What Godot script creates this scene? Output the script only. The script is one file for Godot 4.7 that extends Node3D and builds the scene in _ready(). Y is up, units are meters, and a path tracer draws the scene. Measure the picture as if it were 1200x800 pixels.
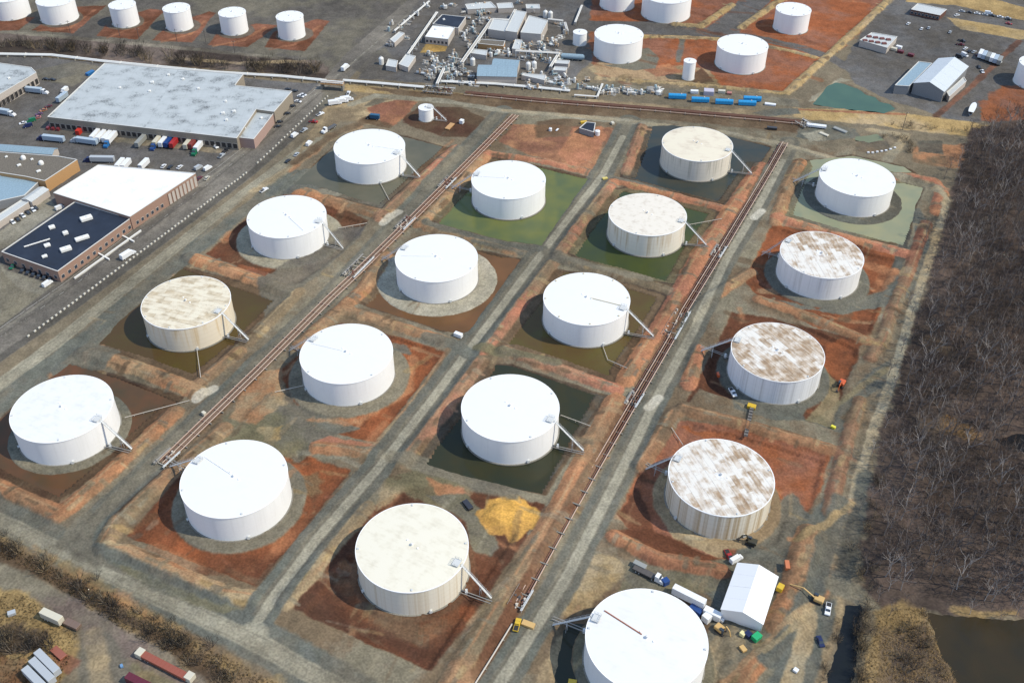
extends Node3D
# A fuel tank farm seen from the air. World: y up, metres, camera over the origin.

const FOCAL := 1225.0          # focal length in pixels of a 1200 x 800 frame
const PITCH := 0.694641        # 39.8 degrees down
const ROLL := 0.00698
const CAM_H := 310.0
const LIT := 1.14              # photo colour -> base colour divisor

var M := {}
var rng := RandomNumberGenerator.new()
var counts := {}

# ---------------------------------------------------------------- helpers
func g(px: float, py: float, y := 0.0) -> Vector3:
	# point of the level y seen at photo pixel (px, py)
	var u := px - 600.0
	var v := py - 400.0
	var c := cos(ROLL)
	var s := sin(ROLL)
	var uu := (c * u + s * v) / FOCAL
	var vv := (-s * u + c * v) / FOCAL
	var cp := cos(PITCH)
	var sp := sin(PITCH)
	var d := Vector3(uu, -vv * cp - sp, -(cp - vv * sp))
	var t := (y - CAM_H) / d.y
	return Vector3(0, CAM_H, 0) + d * t

func lin(c: Color) -> Color:
	return c.srgb_to_linear()

func rgb(r: float, gg: float, b: float) -> Color:
	# sRGB bytes as seen sunlit -> base colour (sRGB)
	var c := Color(r / 255.0, gg / 255.0, b / 255.0).srgb_to_linear()
	return Color(c.r / LIT, c.g / LIT, c.b / LIT).linear_to_srgb()

func numbered(called: String) -> String:
	var n: int = counts.get(called, 0)
	counts[called] = n + 1
	return called if n == 0 else "%s_%03d" % [called, n]

func thing(called: String, label: String, category: String, at := Vector3.ZERO, turn := 0.0, group := "") -> Node3D:
	var o := Node3D.new()
	o.name = numbered(called)
	add_child(o)
	o.position = at
	o.rotation.y = turn
	o.set_meta("label", label)
	o.set_meta("category", category)
	if group != "":
		o.set_meta("group", group)
	return o

func tag(o: Node3D, label: String, category: String, group := "") -> Node3D:
	o.set_meta("label", label)
	o.set_meta("category", category)
	if group != "":
		o.set_meta("group", group)
	return o

func copy_of(o: Node3D, base: String, at: Vector3, turn: float, label := "") -> Node3D:
	var c: Node3D = o.duplicate()
	c.name = numbered(base)
	add_child(c)
	c.position = at
	c.rotation.y = turn
	if label != "":
		c.set_meta("label", label)
	return c

func mesh_node(called: String, mesh: Mesh, mat: Material, parent: Node) -> MeshInstance3D:
	var o := MeshInstance3D.new()
	o.mesh = mesh
	if mat != null:
		o.material_override = mat
	if parent == self:
		o.name = numbered(called)
	else:
		o.name = called
	parent.add_child(o, true)
	return o

func part(called: String, st: SurfaceTool, mat: Material, parent: Node) -> MeshInstance3D:
	return mesh_node(called, st.commit(), mat, parent)

func setting(called: String, mesh: Mesh, mat: Material) -> MeshInstance3D:
	var o := mesh_node(called, mesh, mat, self)
	o.set_meta("kind", "structure")
	return o

func ST() -> SurfaceTool:
	var st := SurfaceTool.new()
	st.begin(Mesh.PRIMITIVE_TRIANGLES)
	return st

func quad(st: SurfaceTool, a: Vector3, b: Vector3, c: Vector3, d: Vector3) -> void:
	# a b c d clockwise seen from the front
	var n := (d - a).cross(b - a)
	if n.length_squared() < 1e-14:
		n = (c - a).cross(b - a)
	n = n.normalized()
	for v in [a, b, c, a, c, d]:
		st.set_normal(n)
		st.add_vertex(v)

func tri(st: SurfaceTool, a: Vector3, b: Vector3, c: Vector3) -> void:
	var n := (c - a).cross(b - a).normalized()
	for v in [a, b, c]:
		st.set_normal(n)
		st.add_vertex(v)

func box(st: SurfaceTool, lo: Vector3, hi: Vector3, t := Transform3D.IDENTITY) -> void:
	# box with a small chamfer on its top edges is left to the callers that need it
	var p := []
	for i in 8:
		p.append(t * Vector3(hi.x if i & 1 else lo.x, hi.y if i & 2 else lo.y, hi.z if i & 4 else lo.z))
	quad(st, p[2], p[6], p[7], p[3]) # top
	quad(st, p[0], p[1], p[5], p[4]) # bottom
	quad(st, p[4], p[5], p[7], p[6]) # +z
	quad(st, p[1], p[0], p[2], p[3]) # -z
	quad(st, p[5], p[1], p[3], p[7]) # +x
	quad(st, p[0], p[4], p[6], p[2]) # -x

func cham(st: SurfaceTool, lo: Vector3, hi: Vector3, b: float, t := Transform3D.IDENTITY) -> void:
	# box with chamfered upright and top edges
	var x0 := lo.x
	var x1 := hi.x
	var z0 := lo.z
	var z1 := hi.z
	var ring := [Vector2(x0 + b, z0), Vector2(x1 - b, z0), Vector2(x1, z0 + b), Vector2(x1, z1 - b),
		Vector2(x1 - b, z1), Vector2(x0 + b, z1), Vector2(x0, z1 - b), Vector2(x0, z0 + b)]
	var c := Vector2((x0 + x1) * 0.5, (z0 + z1) * 0.5)
	var hx := (x1 - x0) * 0.5
	var hz := (z1 - z0) * 0.5
	var k := Vector2((hx - b) / hx, (hz - b) / hz)
	var mid := t * Vector3(c.x, hi.y, c.y)
	for i in 8:
		var p: Vector2 = ring[i]
		var q: Vector2 = ring[(i + 1) % 8]
		var pi: Vector2 = c + (p - c) * k
		var qi: Vector2 = c + (q - c) * k
		quad(st, t * Vector3(q.x, lo.y, q.y), t * Vector3(p.x, lo.y, p.y), t * Vector3(p.x, hi.y - b, p.y), t * Vector3(q.x, hi.y - b, q.y))
		quad(st, t * Vector3(q.x, hi.y - b, q.y), t * Vector3(p.x, hi.y - b, p.y), t * Vector3(pi.x, hi.y, pi.y), t * Vector3(qi.x, hi.y, qi.y))
		tri(st, t * Vector3(qi.x, hi.y, qi.y), t * Vector3(pi.x, hi.y, pi.y), mid)

func tube(st: SurfaceTool, a: Vector3, b: Vector3, r: float, n := 8, r2 := -1.0, caps := true) -> void:
	if r2 < 0.0:
		r2 = r
	var ax := (b - a).normalized()
	var s := ax.cross(Vector3.UP)
	if s.length() < 0.01:
		s = Vector3.RIGHT
	s = s.normalized()
	var w := s.cross(ax)
	for i in n:
		var a0 := TAU * i / n
		var a1 := TAU * (i + 1) / n
		var d0 := s * cos(a0) + w * sin(a0)
		var d1 := s * cos(a1) + w * sin(a1)
		var vs := [a + d0 * r, b + d1 * r2, b + d0 * r2, a + d0 * r, a + d1 * r, b + d1 * r2]
		var ns := [d0, d1, d0, d0, d1, d1]
		for k in 6:
			st.set_normal(ns[k])
			st.add_vertex(vs[k])
		if caps:
			if r2 > 0.001:
				tri(st, b, b + d0 * r2, b + d1 * r2)
			tri(st, a, a + d1 * r, a + d0 * r)

func lathe(st: SurfaceTool, prof: Array, n := 48, c := Vector3.ZERO) -> void:
	# prof: Vector2(radius, y) from the bottom up and in; flat along the profile, smooth round it
	for j in prof.size() - 1:
		var p: Vector2 = prof[j]
		var q: Vector2 = prof[j + 1]
		var sl := Vector2(q.y - p.y, p.x - q.x).normalized()
		for i in n:
			var a0 := TAU * i / n
			var a1 := TAU * (i + 1) / n
			var d0 := Vector3(cos(a0), 0, sin(a0))
			var d1 := Vector3(cos(a1), 0, sin(a1))
			var n0 := d0 * sl.x + Vector3.UP * sl.y
			var n1 := d1 * sl.x + Vector3.UP * sl.y
			var v := [c + d0 * p.x + Vector3.UP * p.y, c + d0 * q.x + Vector3.UP * q.y, c + d1 * q.x + Vector3.UP * q.y, c + d1 * p.x + Vector3.UP * p.y]
			var nn := [n0, n0, n1, n1]
			var uv := [Vector2(float(i) / n, p.y), Vector2(float(i) / n, q.y), Vector2(float(i + 1) / n, q.y), Vector2(float(i + 1) / n, p.y)]
			for k in ([0, 2, 1, 0, 3, 2]):
				st.set_normal(nn[k])
				st.set_uv(uv[k])
				st.add_vertex(v[k])

func flat_poly(pts: PackedVector2Array, y: float) -> ArrayMesh:
	var st := ST()
	var idx := Geometry2D.triangulate_polygon(pts)
	for k in range(0, idx.size(), 3):
		var a := pts[idx[k]]
		var b := pts[idx[k + 1]]
		var c := pts[idx[k + 2]]
		if (b - a).cross(c - a) < 0.0:
			var q := b
			b = c
			c = q
		for v in [a, b, c]:
			st.set_normal(Vector3.UP)
			st.set_uv(v * 0.05)
			st.add_vertex(Vector3(v.x, y, v.y))
	return st.commit()

func wpoly(px: Array, y := 0.0) -> PackedVector2Array:
	# flat list of photo pixels x, y, x, y ... -> world xz
	var out := PackedVector2Array()
	for i in range(0, px.size(), 2):
		var p := g(px[i], px[i + 1], y)
		out.append(Vector2(p.x, p.z))
	return out

func mat(c: Color, rough := 0.8, metal := 0.0) -> StandardMaterial3D:
	var m := StandardMaterial3D.new()
	m.albedo_color = c
	m.roughness = rough
	m.metallic = metal
	return m

func noise_tex(seed_: int, freq: float, lo: Color, hi: Color, size := 256, oct := 4) -> NoiseTexture2D:
	var n := FastNoiseLite.new()
	n.seed = seed_
	n.frequency = freq
	n.fractal_octaves = oct
	var t := NoiseTexture2D.new()
	t.width = size
	t.height = size
	t.seamless = true
	t.noise = n
	var gr := Gradient.new()
	gr.set_color(0, lo)
	gr.set_color(1, hi)
	t.color_ramp = gr
	return t

func grain(c: Color, seed_: int, amount := 0.12, metres := 6.0, rough := 0.85) -> StandardMaterial3D:
	# base colour with fine uneven grain, laid in world space
	var m := mat(c, rough)
	m.albedo_texture = noise_tex(seed_, 0.03, Color(1 - amount * 2, 1 - amount * 2, 1 - amount * 2), Color.WHITE)
	m.uv1_triplanar = true
	m.uv1_world_triplanar = true
	m.uv1_scale = Vector3.ONE / metres
	return m

# ---------------------------------------------------------------- ground
const GX0 := -410.0
const GZ0 := -800.0
const GW := 820      # metres
const GD := 632
const TS := 2.0      # texels per metre
var tw := int(GW * TS)
var th := int(GD * TS)
var tex := PackedByteArray()
var hgt := PackedFloat32Array()
var own := PackedByteArray()     # which piece of the setting each square metre belongs to
var nz := PackedByteArray()      # 1024 x 1024 fractal noise, wrapping
var nz2 := PackedByteArray()

const PAL := {
	"pale": [150, 145, 128], "gravel": [128, 121, 104], "grey": [108, 103, 91], "dark": [84, 81, 73],
	"slate": [99, 101, 94], "tan": [162, 143, 112], "brown": [112, 95, 76], "dirt": [126, 111, 89],
	"orange": [168, 120, 87], "pink": [168, 114, 91], "red": [142, 86, 57], "rust": [96, 63, 47],
	"deep": [82, 58, 47], "mud": [90, 73, 57], "asphalt": [130, 124, 114], "tar": [94, 90, 85],
	"yard": [100, 98, 97], "grass": [168, 143, 98], "straw": [150, 126, 86], "litter": [94, 82, 74],
	"umber": [70, 61, 56], "sand": [204, 158, 82], "moss": [114, 108, 84], "clay": [132, 91, 73],
	"plum": [114, 102, 94], "white": [196, 193, 180], "stone": [180, 172, 154], "ochre": [148, 113, 70]}

func pcol(k: String) -> Color:
	var a: Array = PAL[k]
	return rgb(a[0], a[1], a[2])

func seg_d(p: Vector2, a: Vector2, b: Vector2) -> float:
	var ab := b - a
	var t := clampf((p - a).dot(ab) / maxf(ab.length_squared(), 1e-6), 0.0, 1.0)
	return p.distance_to(a + ab * t)

func poly_d(p: Vector2, pts: PackedVector2Array) -> float:
	# signed distance, negative inside
	var n := pts.size()
	var best := 1e12
	var inside := false
	var j := n - 1
	for i in n:
		var a := pts[i]
		var b := pts[j]
		var ab := b - a
		var ap := p - a
		var t := clampf(ap.dot(ab) / ab.length_squared(), 0.0, 1.0)
		var d := (ap - ab * t).length_squared()
		if d < best:
			best = d
		if (a.y > p.y) != (b.y > p.y):
			if p.x < a.x + ab.x * (p.y - a.y) / ab.y:
				inside = not inside
		j = i
	return -sqrt(best) if inside else sqrt(best)

func row_span(pts: PackedVector2Array, closed: bool, z: float, m: float) -> Vector2:
	# x range that the shape, grown by m, covers near row z
	var lo := 1e9
	var hi := -1e9
	var n := pts.size()
	for i in (n if closed else n - 1):
		var a := pts[i]
		var b := pts[(i + 1) % n]
		if maxf(a.y, b.y) < z - m or minf(a.y, b.y) > z + m:
			continue
		var t0 := 0.0
		var t1 := 1.0
		if absf(b.y - a.y) > 1e-5:
			t0 = clampf((z - m - a.y) / (b.y - a.y), 0.0, 1.0)
			t1 = clampf((z + m - a.y) / (b.y - a.y), 0.0, 1.0)
		var xa := lerpf(a.x, b.x, t0)
		var xb := lerpf(a.x, b.x, t1)
		lo = minf(lo, minf(xa, xb))
		hi = maxf(hi, maxf(xa, xb))
	return Vector2(lo - m, hi + m)

func shape_d(p: Vector2, pts: PackedVector2Array, half: float) -> float:
	if half < 0.0:
		return poly_d(p, pts)
	var best := 1e9
	for i in pts.size() - 1:
		var d := seg_d(p, pts[i], pts[i + 1])
		if d < best:
			best = d
	return best - half

var ops := []        # painting orders, run band by band on several threads
var bands := []
var band_lock := Mutex.new()
const NB := 24

func paint(ca: String, cb: String, pts: PackedVector2Array, half: float, soft: float, warp: float, op: float) -> void:
	var z0 := 1e9
	var z1 := -1e9
	for q in pts:
		z0 = minf(z0, q.y)
		z1 = maxf(z1, q.y)
	ops.append([pcol(ca), pcol(cb), pts, half, maxf(soft * 0.55, 0.6), warp * 0.8, op, z0, z1])

func paint_band(bi: int) -> void:
	var rb0 := bi * th / NB
	var rb1 := (bi + 1) * th / NB
	var buf := PackedByteArray()
	buf.resize((rb1 - rb0) * tw * 3)
	for o in ops:
		paint_op(buf, rb0, rb1, o[0], o[1], o[2], o[3], o[4], o[5], o[6], o[7], o[8])
	# fine grain over everything
	var seed_ := 77 + bi
	for r in range(rb0, rb1):
		var a := (r * 2 & 1023) * 1024
		var b := ((r >> 3) & 1023) * 1024
		var k := (r - rb0) * tw * 3
		for c in tw:
			seed_ = (seed_ * 1103515245 + 12345) & 0x7fffffff
			var f := 1.0 + (nz[a + (c * 2 & 1023)] - 128) * 0.0009 + (nz2[b + ((c >> 3) & 1023)] - 128) * 0.0010 + ((seed_ >> 12 & 255) - 128) * 0.0009
			buf[k] = mini(int(buf[k] * f), 255)
			buf[k + 1] = mini(int(buf[k + 1] * f), 255)
			buf[k + 2] = mini(int(buf[k + 2] * f), 255)
			k += 3
	band_lock.lock()
	bands[bi] = buf
	band_lock.unlock()

func paint_op(buf: PackedByteArray, rb0: int, rb1: int, A: Color, B: Color, pts: PackedVector2Array, half: float, soft: float, warp: float, op: float, z0: float, z1: float) -> void:
	var ar := A.r * 255.0
	var ag := A.g * 255.0
	var ab := A.b * 255.0
	var dr := B.r * 255.0 - ar
	var dg := B.g * 255.0 - ag
	var db := B.b * 255.0 - ab
	var m := maxf(half, 0.0) + soft * 0.5 + warp * 1.3 + 0.6
	var r0 := maxi(int((z0 - m - GZ0) * TS), rb0)
	var r1 := mini(int((z1 + m - GZ0) * TS) + 1, rb1 - 1)
	var inv := 1.0 / maxf(soft, 0.01)
	var whole := half < -5.0
	var mixamp := clampf(0.12 + warp * 0.6, 0.15, 1.4)
	for r in range(r0, r1 + 1):
		var z := GZ0 + (r + 0.5) / TS
		var c0 := 0
		var c1 := tw
		if not whole:
			var sp := row_span(pts, half < 0.0, z, m)
			if sp.y < sp.x:
				continue
			c0 = clampi(int((sp.x - GX0) * TS), 0, tw)
			c1 = clampi(int((sp.y - GX0) * TS) + 1, 0, tw)
		var nrow := (r & 1023) * 1024
		var nrow4 := ((r >> 2) & 1023) * 1024
		var mrow := ((r * 3) & 1023) * 1024
		var krow := (r - rb0) * tw
		# stretches near an edge need the distance, the rest is all in or all out
		var segs := PackedInt32Array([c0, c1])
		var full := PackedByteArray([2])
		if not whole and half < 0.0 and c1 - c0 > 24:
			segs = PackedInt32Array()
			full = PackedByteArray()
			var iv := []
			var n := pts.size()
			for i in n:
				var sp := row_span(PackedVector2Array([pts[i], pts[(i + 1) % n]]), false, z, m)
				if sp.y >= sp.x:
					iv.append([clampi(int((sp.x - GX0) * TS), 0, tw), clampi(int((sp.y - GX0) * TS) + 1, 0, tw)])
			iv.sort()
			var cur := c0
			for q in iv:
				if q[0] > cur:
					var inside := poly_d(Vector2(GX0 + (cur + q[0]) * 0.5 / TS, z), pts) < 0.0
					segs.append(cur)
					segs.append(q[0])
					full.append(1 if inside else 0)
					cur = q[0]
				if q[1] > cur:
					segs.append(cur)
					segs.append(q[1])
					full.append(2)
					cur = q[1]
		for si in full.size():
			var mode := full[si]
			if mode == 0:
				continue
			for c in range(segs[si * 2], segs[si * 2 + 1]):
				var nf := nz[nrow + (c & 1023)] * 0.0078125 - 1.0
				var a := op
				if mode == 2 and not whole:
					var d := shape_d(Vector2(GX0 + (c + 0.5) / TS, z), pts, half)
					if warp > 0.0:
						d += nf * warp + (nz2[mrow + ((c * 3) & 1023)] * 0.0078125 - 1.0) * warp * 0.5
					a = 0.5 - d * inv
					if a <= 0.0:
						continue
					a = minf(a, 1.0) * op
				var t := clampf(0.5 + ((nz2[nrow4 + (((c >> 2) + 300) & 1023)] * 0.0078125 - 1.0) * 1.5 + nf * 0.6) * mixamp, 0.0, 1.0)
				var k := (krow + c) * 3
				buf[k] = int(buf[k] + (ar + dr * t - buf[k]) * a)
				buf[k + 1] = int(buf[k + 1] + (ag + dg * t - buf[k + 1]) * a)
				buf[k + 2] = int(buf[k + 2] + (ab + db * t - buf[k + 2]) * a)

func P(ca: String, cb: String, soft: float, warp: float, op: float, px: Array) -> void:
	paint(ca, cb, wpoly(px), -1.0, soft, warp, op)

func L(ca: String, cb: String, width: float, soft: float, warp: float, op: float, px: Array) -> void:
	var w := wpoly(px)
	for i in w.size() - 1:
		paint(ca, cb, PackedVector2Array([w[i], w[i + 1]]), width * 0.5, soft, warp, op)

func roughen(px: Array, step: float, amp: float, seed_: int) -> Array:
	# a photo-pixel outline made ragged, as banks are
	var r := RandomNumberGenerator.new()
	r.seed = seed_
	var out := []
	var n := px.size() / 2
	for i in n:
		var a := Vector2(px[i * 2], px[i * 2 + 1])
		var b := Vector2(px[(i * 2 + 2) % (n * 2)], px[(i * 2 + 3) % (n * 2)])
		var m := maxi(1, int(a.distance_to(b) / step))
		for k in m:
			var p := a.lerp(b, float(k) / m) + Vector2(r.randf_range(-amp, amp), r.randf_range(-amp, amp) * 0.7)
			out.append(p.x)
			out.append(p.y)
	return out

func C(ca: String, cb: String, c: Vector2, r: float, soft: float, warp: float, op: float) -> void:
	paint(ca, cb, PackedVector2Array([c, c + Vector2(0.01, 0)]), r, soft, warp, op)

func raise(pts: PackedVector2Array, half: float, top: float, flat_half: float, owner_id: int, mode: int) -> void:
	# mode 0: ridge (max), 1: level the ground inside to `top` with a slope of flat_half metres
	var m := (half if mode == 0 else maxf(half, 0.0) + 4.0) + 1.0
	var z0 := 1e9
	var z1 := -1e9
	for q in pts:
		z0 = minf(z0, q.y)
		z1 = maxf(z1, q.y)
	var r0 := clampi(int(z0 - m - GZ0), 0, GD)
	var r1 := clampi(int(z1 + m - GZ0) + 1, 0, GD)
	for r in range(r0, r1 + 1):
		var z := GZ0 + r
		var sp := row_span(pts, half < 0.0, z, m)
		if sp.y < sp.x:
			continue
		var c0 := clampi(int(sp.x - GX0), 0, GW)
		var c1 := clampi(int(sp.y - GX0) + 1, 0, GW)
		for c in range(c0, c1 + 1):
			var p := Vector2(GX0 + c, z)
			var k := r * (GW + 1) + c
			if mode == 0:
				var d := shape_d(p, pts, 0.0)
				var w := (nz[(r * 7 & 1023) * 1024 + (c * 7 & 1023)] * 0.0078125 - 1.0) * 0.7
				var s := clampf((half - d - w) / maxf(half - flat_half, 0.1), 0.0, 1.0)
				var y := top * s
				if s > 0.15 and owner_id > 0:
					own[k] = owner_id
				if y > hgt[k]:
					hgt[k] = y
			else:
				var d := shape_d(p, pts, half)
				var s := clampf(0.5 - d / flat_half, 0.0, 1.0)
				s = s * s * (3.0 - 2.0 * s)
				hgt[k] = lerpf(hgt[k], top, s)
				if d < 0.5 and owner_id > 0:
					own[k] = owner_id

func claim(pts: PackedVector2Array, half: float, owner_id: int) -> void:
	var m := maxf(half, 0.0) + 1.0
	var z0 := 1e9
	var z1 := -1e9
	for q in pts:
		z0 = minf(z0, q.y)
		z1 = maxf(z1, q.y)
	for r in range(clampi(int(z0 - m - GZ0), 0, GD), clampi(int(z1 + m - GZ0) + 1, 0, GD) + 1):
		var z := GZ0 + r
		var sp := row_span(pts, half < 0.0, z, m)
		if sp.y < sp.x:
			continue
		for c in range(clampi(int(sp.x - GX0), 0, GW), clampi(int(sp.y - GX0) + 1, 0, GW) + 1):
			if shape_d(Vector2(GX0 + c, z), pts, half) < 0.0:
				own[r * (GW + 1) + c] = owner_id

func hat(x: float, z: float) -> float:
	# height of the ground at a place
	var fx := clampf(x - GX0, 0.0, GW - 1.001)
	var fz := clampf(z - GZ0, 0.0, GD - 1.001)
	var c := int(fx)
	var r := int(fz)
	var k := r * (GW + 1) + c
	var a := lerpf(hgt[k], hgt[k + 1], fx - c)
	var b := lerpf(hgt[k + GW + 1], hgt[k + GW + 2], fx - c)
	return lerpf(a, b, fz - r)

func on(px: float, py: float) -> Vector3:
	# point of the ground seen at a photo pixel
	var p := g(px, py)
	for i in 2:
		p = g(px, py, hat(p.x, p.z))
	p.y = hat(p.x, p.z)
	return p

func noise_bytes(seed_: int, f: float) -> PackedByteArray:
	var n := FastNoiseLite.new()
	n.seed = seed_
	n.noise_type = FastNoiseLite.TYPE_SIMPLEX_SMOOTH
	n.frequency = f
	n.fractal_octaves = 5
	n.fractal_gain = 0.6
	var im := n.get_seamless_image(1024, 1024)
	im.convert(Image.FORMAT_L8)
	return im.get_data()

# the tanks of the main field: centre x, z and how each looks
const TANKS := [
	[-82.3, -529.8], [-117.1, -456.5], [-151.4, -383.6], [-185.0, -311.9],
	[-2.5, -494.6], [-37.4, -420.4], [-72.5, -347.9], [-106.2, -273.8],
	[106.0, -535.4], [70.2, -460.9], [34.8, -388.4], [-0.5, -314.2], [-35.4, -241.2],
	[189.1, -499.5], [153.1, -425.5], [117.0, -350.9], [81.0, -276.3], [45.3, -203.1]]
const TANK_R := 20.2
const TANK_H := 13.0

# walled basins round the tanks, photo pixels of the floor's edge
const CELLS := {
	4: [82,425, 120,436, 212,466, 70,596, 0,568, -45,548, -40,520, 0,490],
	3: [215,313, 300,335, 334,348, 277,400, 226,455, 165,432, 112,408, 140,375],
	2: [285,258, 330,225, 375,232, 432,258, 400,295, 345,335, 300,320, 240,298],
	1: [395,168, 430,152, 475,160, 527,174, 490,205, 447,245, 400,232, 345,215],
	5: [574,184, 640,196, 689,208, 634,286, 592,281, 502,258],
	6: [455,300, 500,285, 565,294, 609,304, 548,388, 520,388, 417,353],
	7: [365,405, 400,378, 470,395, 522,412, 440,517, 385,505, 325,470, 330,430],
	8: [215,552, 240,530, 350,530, 412,550, 300,686, 150,628],
	9: [753,148, 790,146, 850,158, 903,172, 880,205, 852,241, 787,224, 728,207],
	10: [717,222, 745,218, 790,228, 842,249, 795,334, 740,325, 682,305, 662,295],
	11: [650,315, 740,332, 783,347, 721,450, 640,428, 577,408],
	12: [557,427, 600,428, 711,464, 638,578, 600,570, 540,555, 478,536],
	13: [432,597, 480,570, 545,572, 640,590, 590,670, 505,786, 340,712],
	14: [945,188, 1000,182, 1060,195, 1086,212, 1073,240, 1062,288, 1000,278, 917,253],
	15: [905,262, 1055,295, 1030,345, 1032,362, 1018,398, 895,350, 872,330],
	16: [858,365, 905,372, 1012,400, 990,455, 975,500, 900,480, 820,455, 806,470],
	17: [790,492, 860,500, 975,530, 960,580, 930,630, 850,655, 740,625, 725,600, 745,560],
	18: [665,705, 700,690, 770,690, 850,720, 850,800, 850,850, 640,850, 652,770]}

const BERMS := [  # height, half width, colour, second colour, pixels
	[1.7, 5.0, "orange", "tan", [98,413, 160,432, 232,460]],
	[1.7, 5.0, "orange", "dirt", [222,302, 290,326, 342,344]],
	[1.9, 5.5, "orange", "brown", [348,223, 400,240, 450,253]],
	[1.5, 4.5, "orange", "dirt", [66,606, 120,562, 205,484]],
	[1.3, 4.0, "orange", "dirt", [236,448, 280,412]],
	[1.2, 4.0, "dirt", "brown", [290,402, 350,342]],
	[1.5, 4.5, "pink", "dirt", [445,256, 497,208, 535,174]],
	[1.2, 4.0, "orange", "brown", [-30,556, 0,572, 66,602]],
	[1.6, 4.5, "orange", "dirt", [122,640, 140,608, 190,565, 262,503]],
	[1.5, 4.5, "orange", "dirt", [352,405, 425,340, 452,300]],
	[1.4, 4.0, "orange", "tan", [492,264, 540,214, 572,180]],
	[1.5, 4.0, "orange", "tan", [125,645, 150,648, 262,697, 296,702]],
	[1.3, 4.0, "orange", "dirt", [400,362, 460,381, 520,400]],
	[1.2, 3.5, "dirt", "orange", [500,268, 545,280, 600,295]],
	[1.4, 4.5, "pink", "dirt", [472,542, 515,487, 562,424]],
	[1.4, 4.5, "dirt", "pink", [566,410, 605,362, 648,308]],
	[1.4, 4.5, "dirt", "pink", [654,298, 685,255, 718,214]],
	[1.2, 4.5, "dirt", "tan", [334,706, 380,650, 428,596]],
	[1.4, 4.0, "pink", "dirt", [590,411, 650,431, 722,457]],
	[1.3, 4.0, "grey", "dirt", [652,304, 720,322, 788,342]],
	[1.5, 4.0, "pink", "orange", [722,212, 787,230, 855,247]],
	[1.8, 6.0, "orange", "dirt", [530,806, 600,692, 662,590, 722,472]],
	[1.8, 5.5, "orange", "pink", [735,446, 780,376, 820,300, 855,250, 893,196]],
	[1.2, 3.5, "pink", "orange", [572,180, 640,190, 692,203]],
	[1.2, 3.5, "pink", "dirt", [733,203, 745,172, 753,146]],
	[1.4, 4.0, "orange", "dirt", [908,262, 925,215, 938,190]],
	[1.6, 4.5, "pink", "orange", [912,256, 980,277, 1060,297]],
	[1.4, 4.0, "orange", "dirt", [790,392, 830,350, 880,320]],
	[1.4, 4.0, "brown", "orange", [890,352, 950,372, 1020,402]],
	[1.5, 4.0, "orange", "pink", [806,452, 818,410]],
	[1.5, 4.0, "orange", "brown", [800,480, 870,498, 925,513, 980,530]],
	[1.5, 4.5, "orange", "brown", [752,545, 790,485]],
	[1.6, 4.0, "clay", "orange", [720,630, 770,655, 845,670]],
	[1.6, 4.5, "pink", "orange", [1020,206, 1070,208, 1095,214, 1104,226, 1098,250]],
	[1.4, 3.5, "clay", "dirt", [1086,262, 1068,310, 1048,360, 1034,400, 1020,420]],
	[1.4, 3.5, "clay", "dirt", [1008,470, 998,500, 985,545, 972,600]],
	[2.6, 6.0, "orange", "dirt", [950,628, 938,665, 926,710, 912,735]],
	[1.4, 4.0, "orange", "brown", [935,735, 905,760, 880,782, 865,810]],
	[1.2, 4.0, "orange", "dirt", [372,525, 440,532]],
	[1.3, 3.5, "grass", "tan", [922,109, 970,66, 1010,30, 1046,-4]],
	[1.3, 3.5, "grass", "tan", [790,29, 822,31, 858,6]],
	[1.3, 3.5, "grass", "tan", [868,33, 918,-2]],
	[1.0, 3.0, "grass", "tan", [755,43, 800,44, 842,46]],
	[1.0, 2.5, "tan", "grass", [901,55, 930,61, 956,68]],
	[1.0, 2.5, "tan", "grass", [700,92, 800,98, 922,110]]]

# gravel rings under the tanks that stand on one: radius, colours
const RINGS := {1: [28.0, "pale", "gravel"], 5: [30.0, "stone", "pale"], 6: [27.0, "gravel", "grey"], 7: [26.0, "grey", "gravel"], 3: [25.0, "gravel", "slate"],
	13: [27.0, "dark", "slate"], 14: [26.0, "grey", "slate"], 15: [25.0, "slate", "grey"], 16: [25.0, "brown", "tan"], 17: [24.0, "grey", "moss"], 12: [23.0, "brown", "rust"]}

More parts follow.
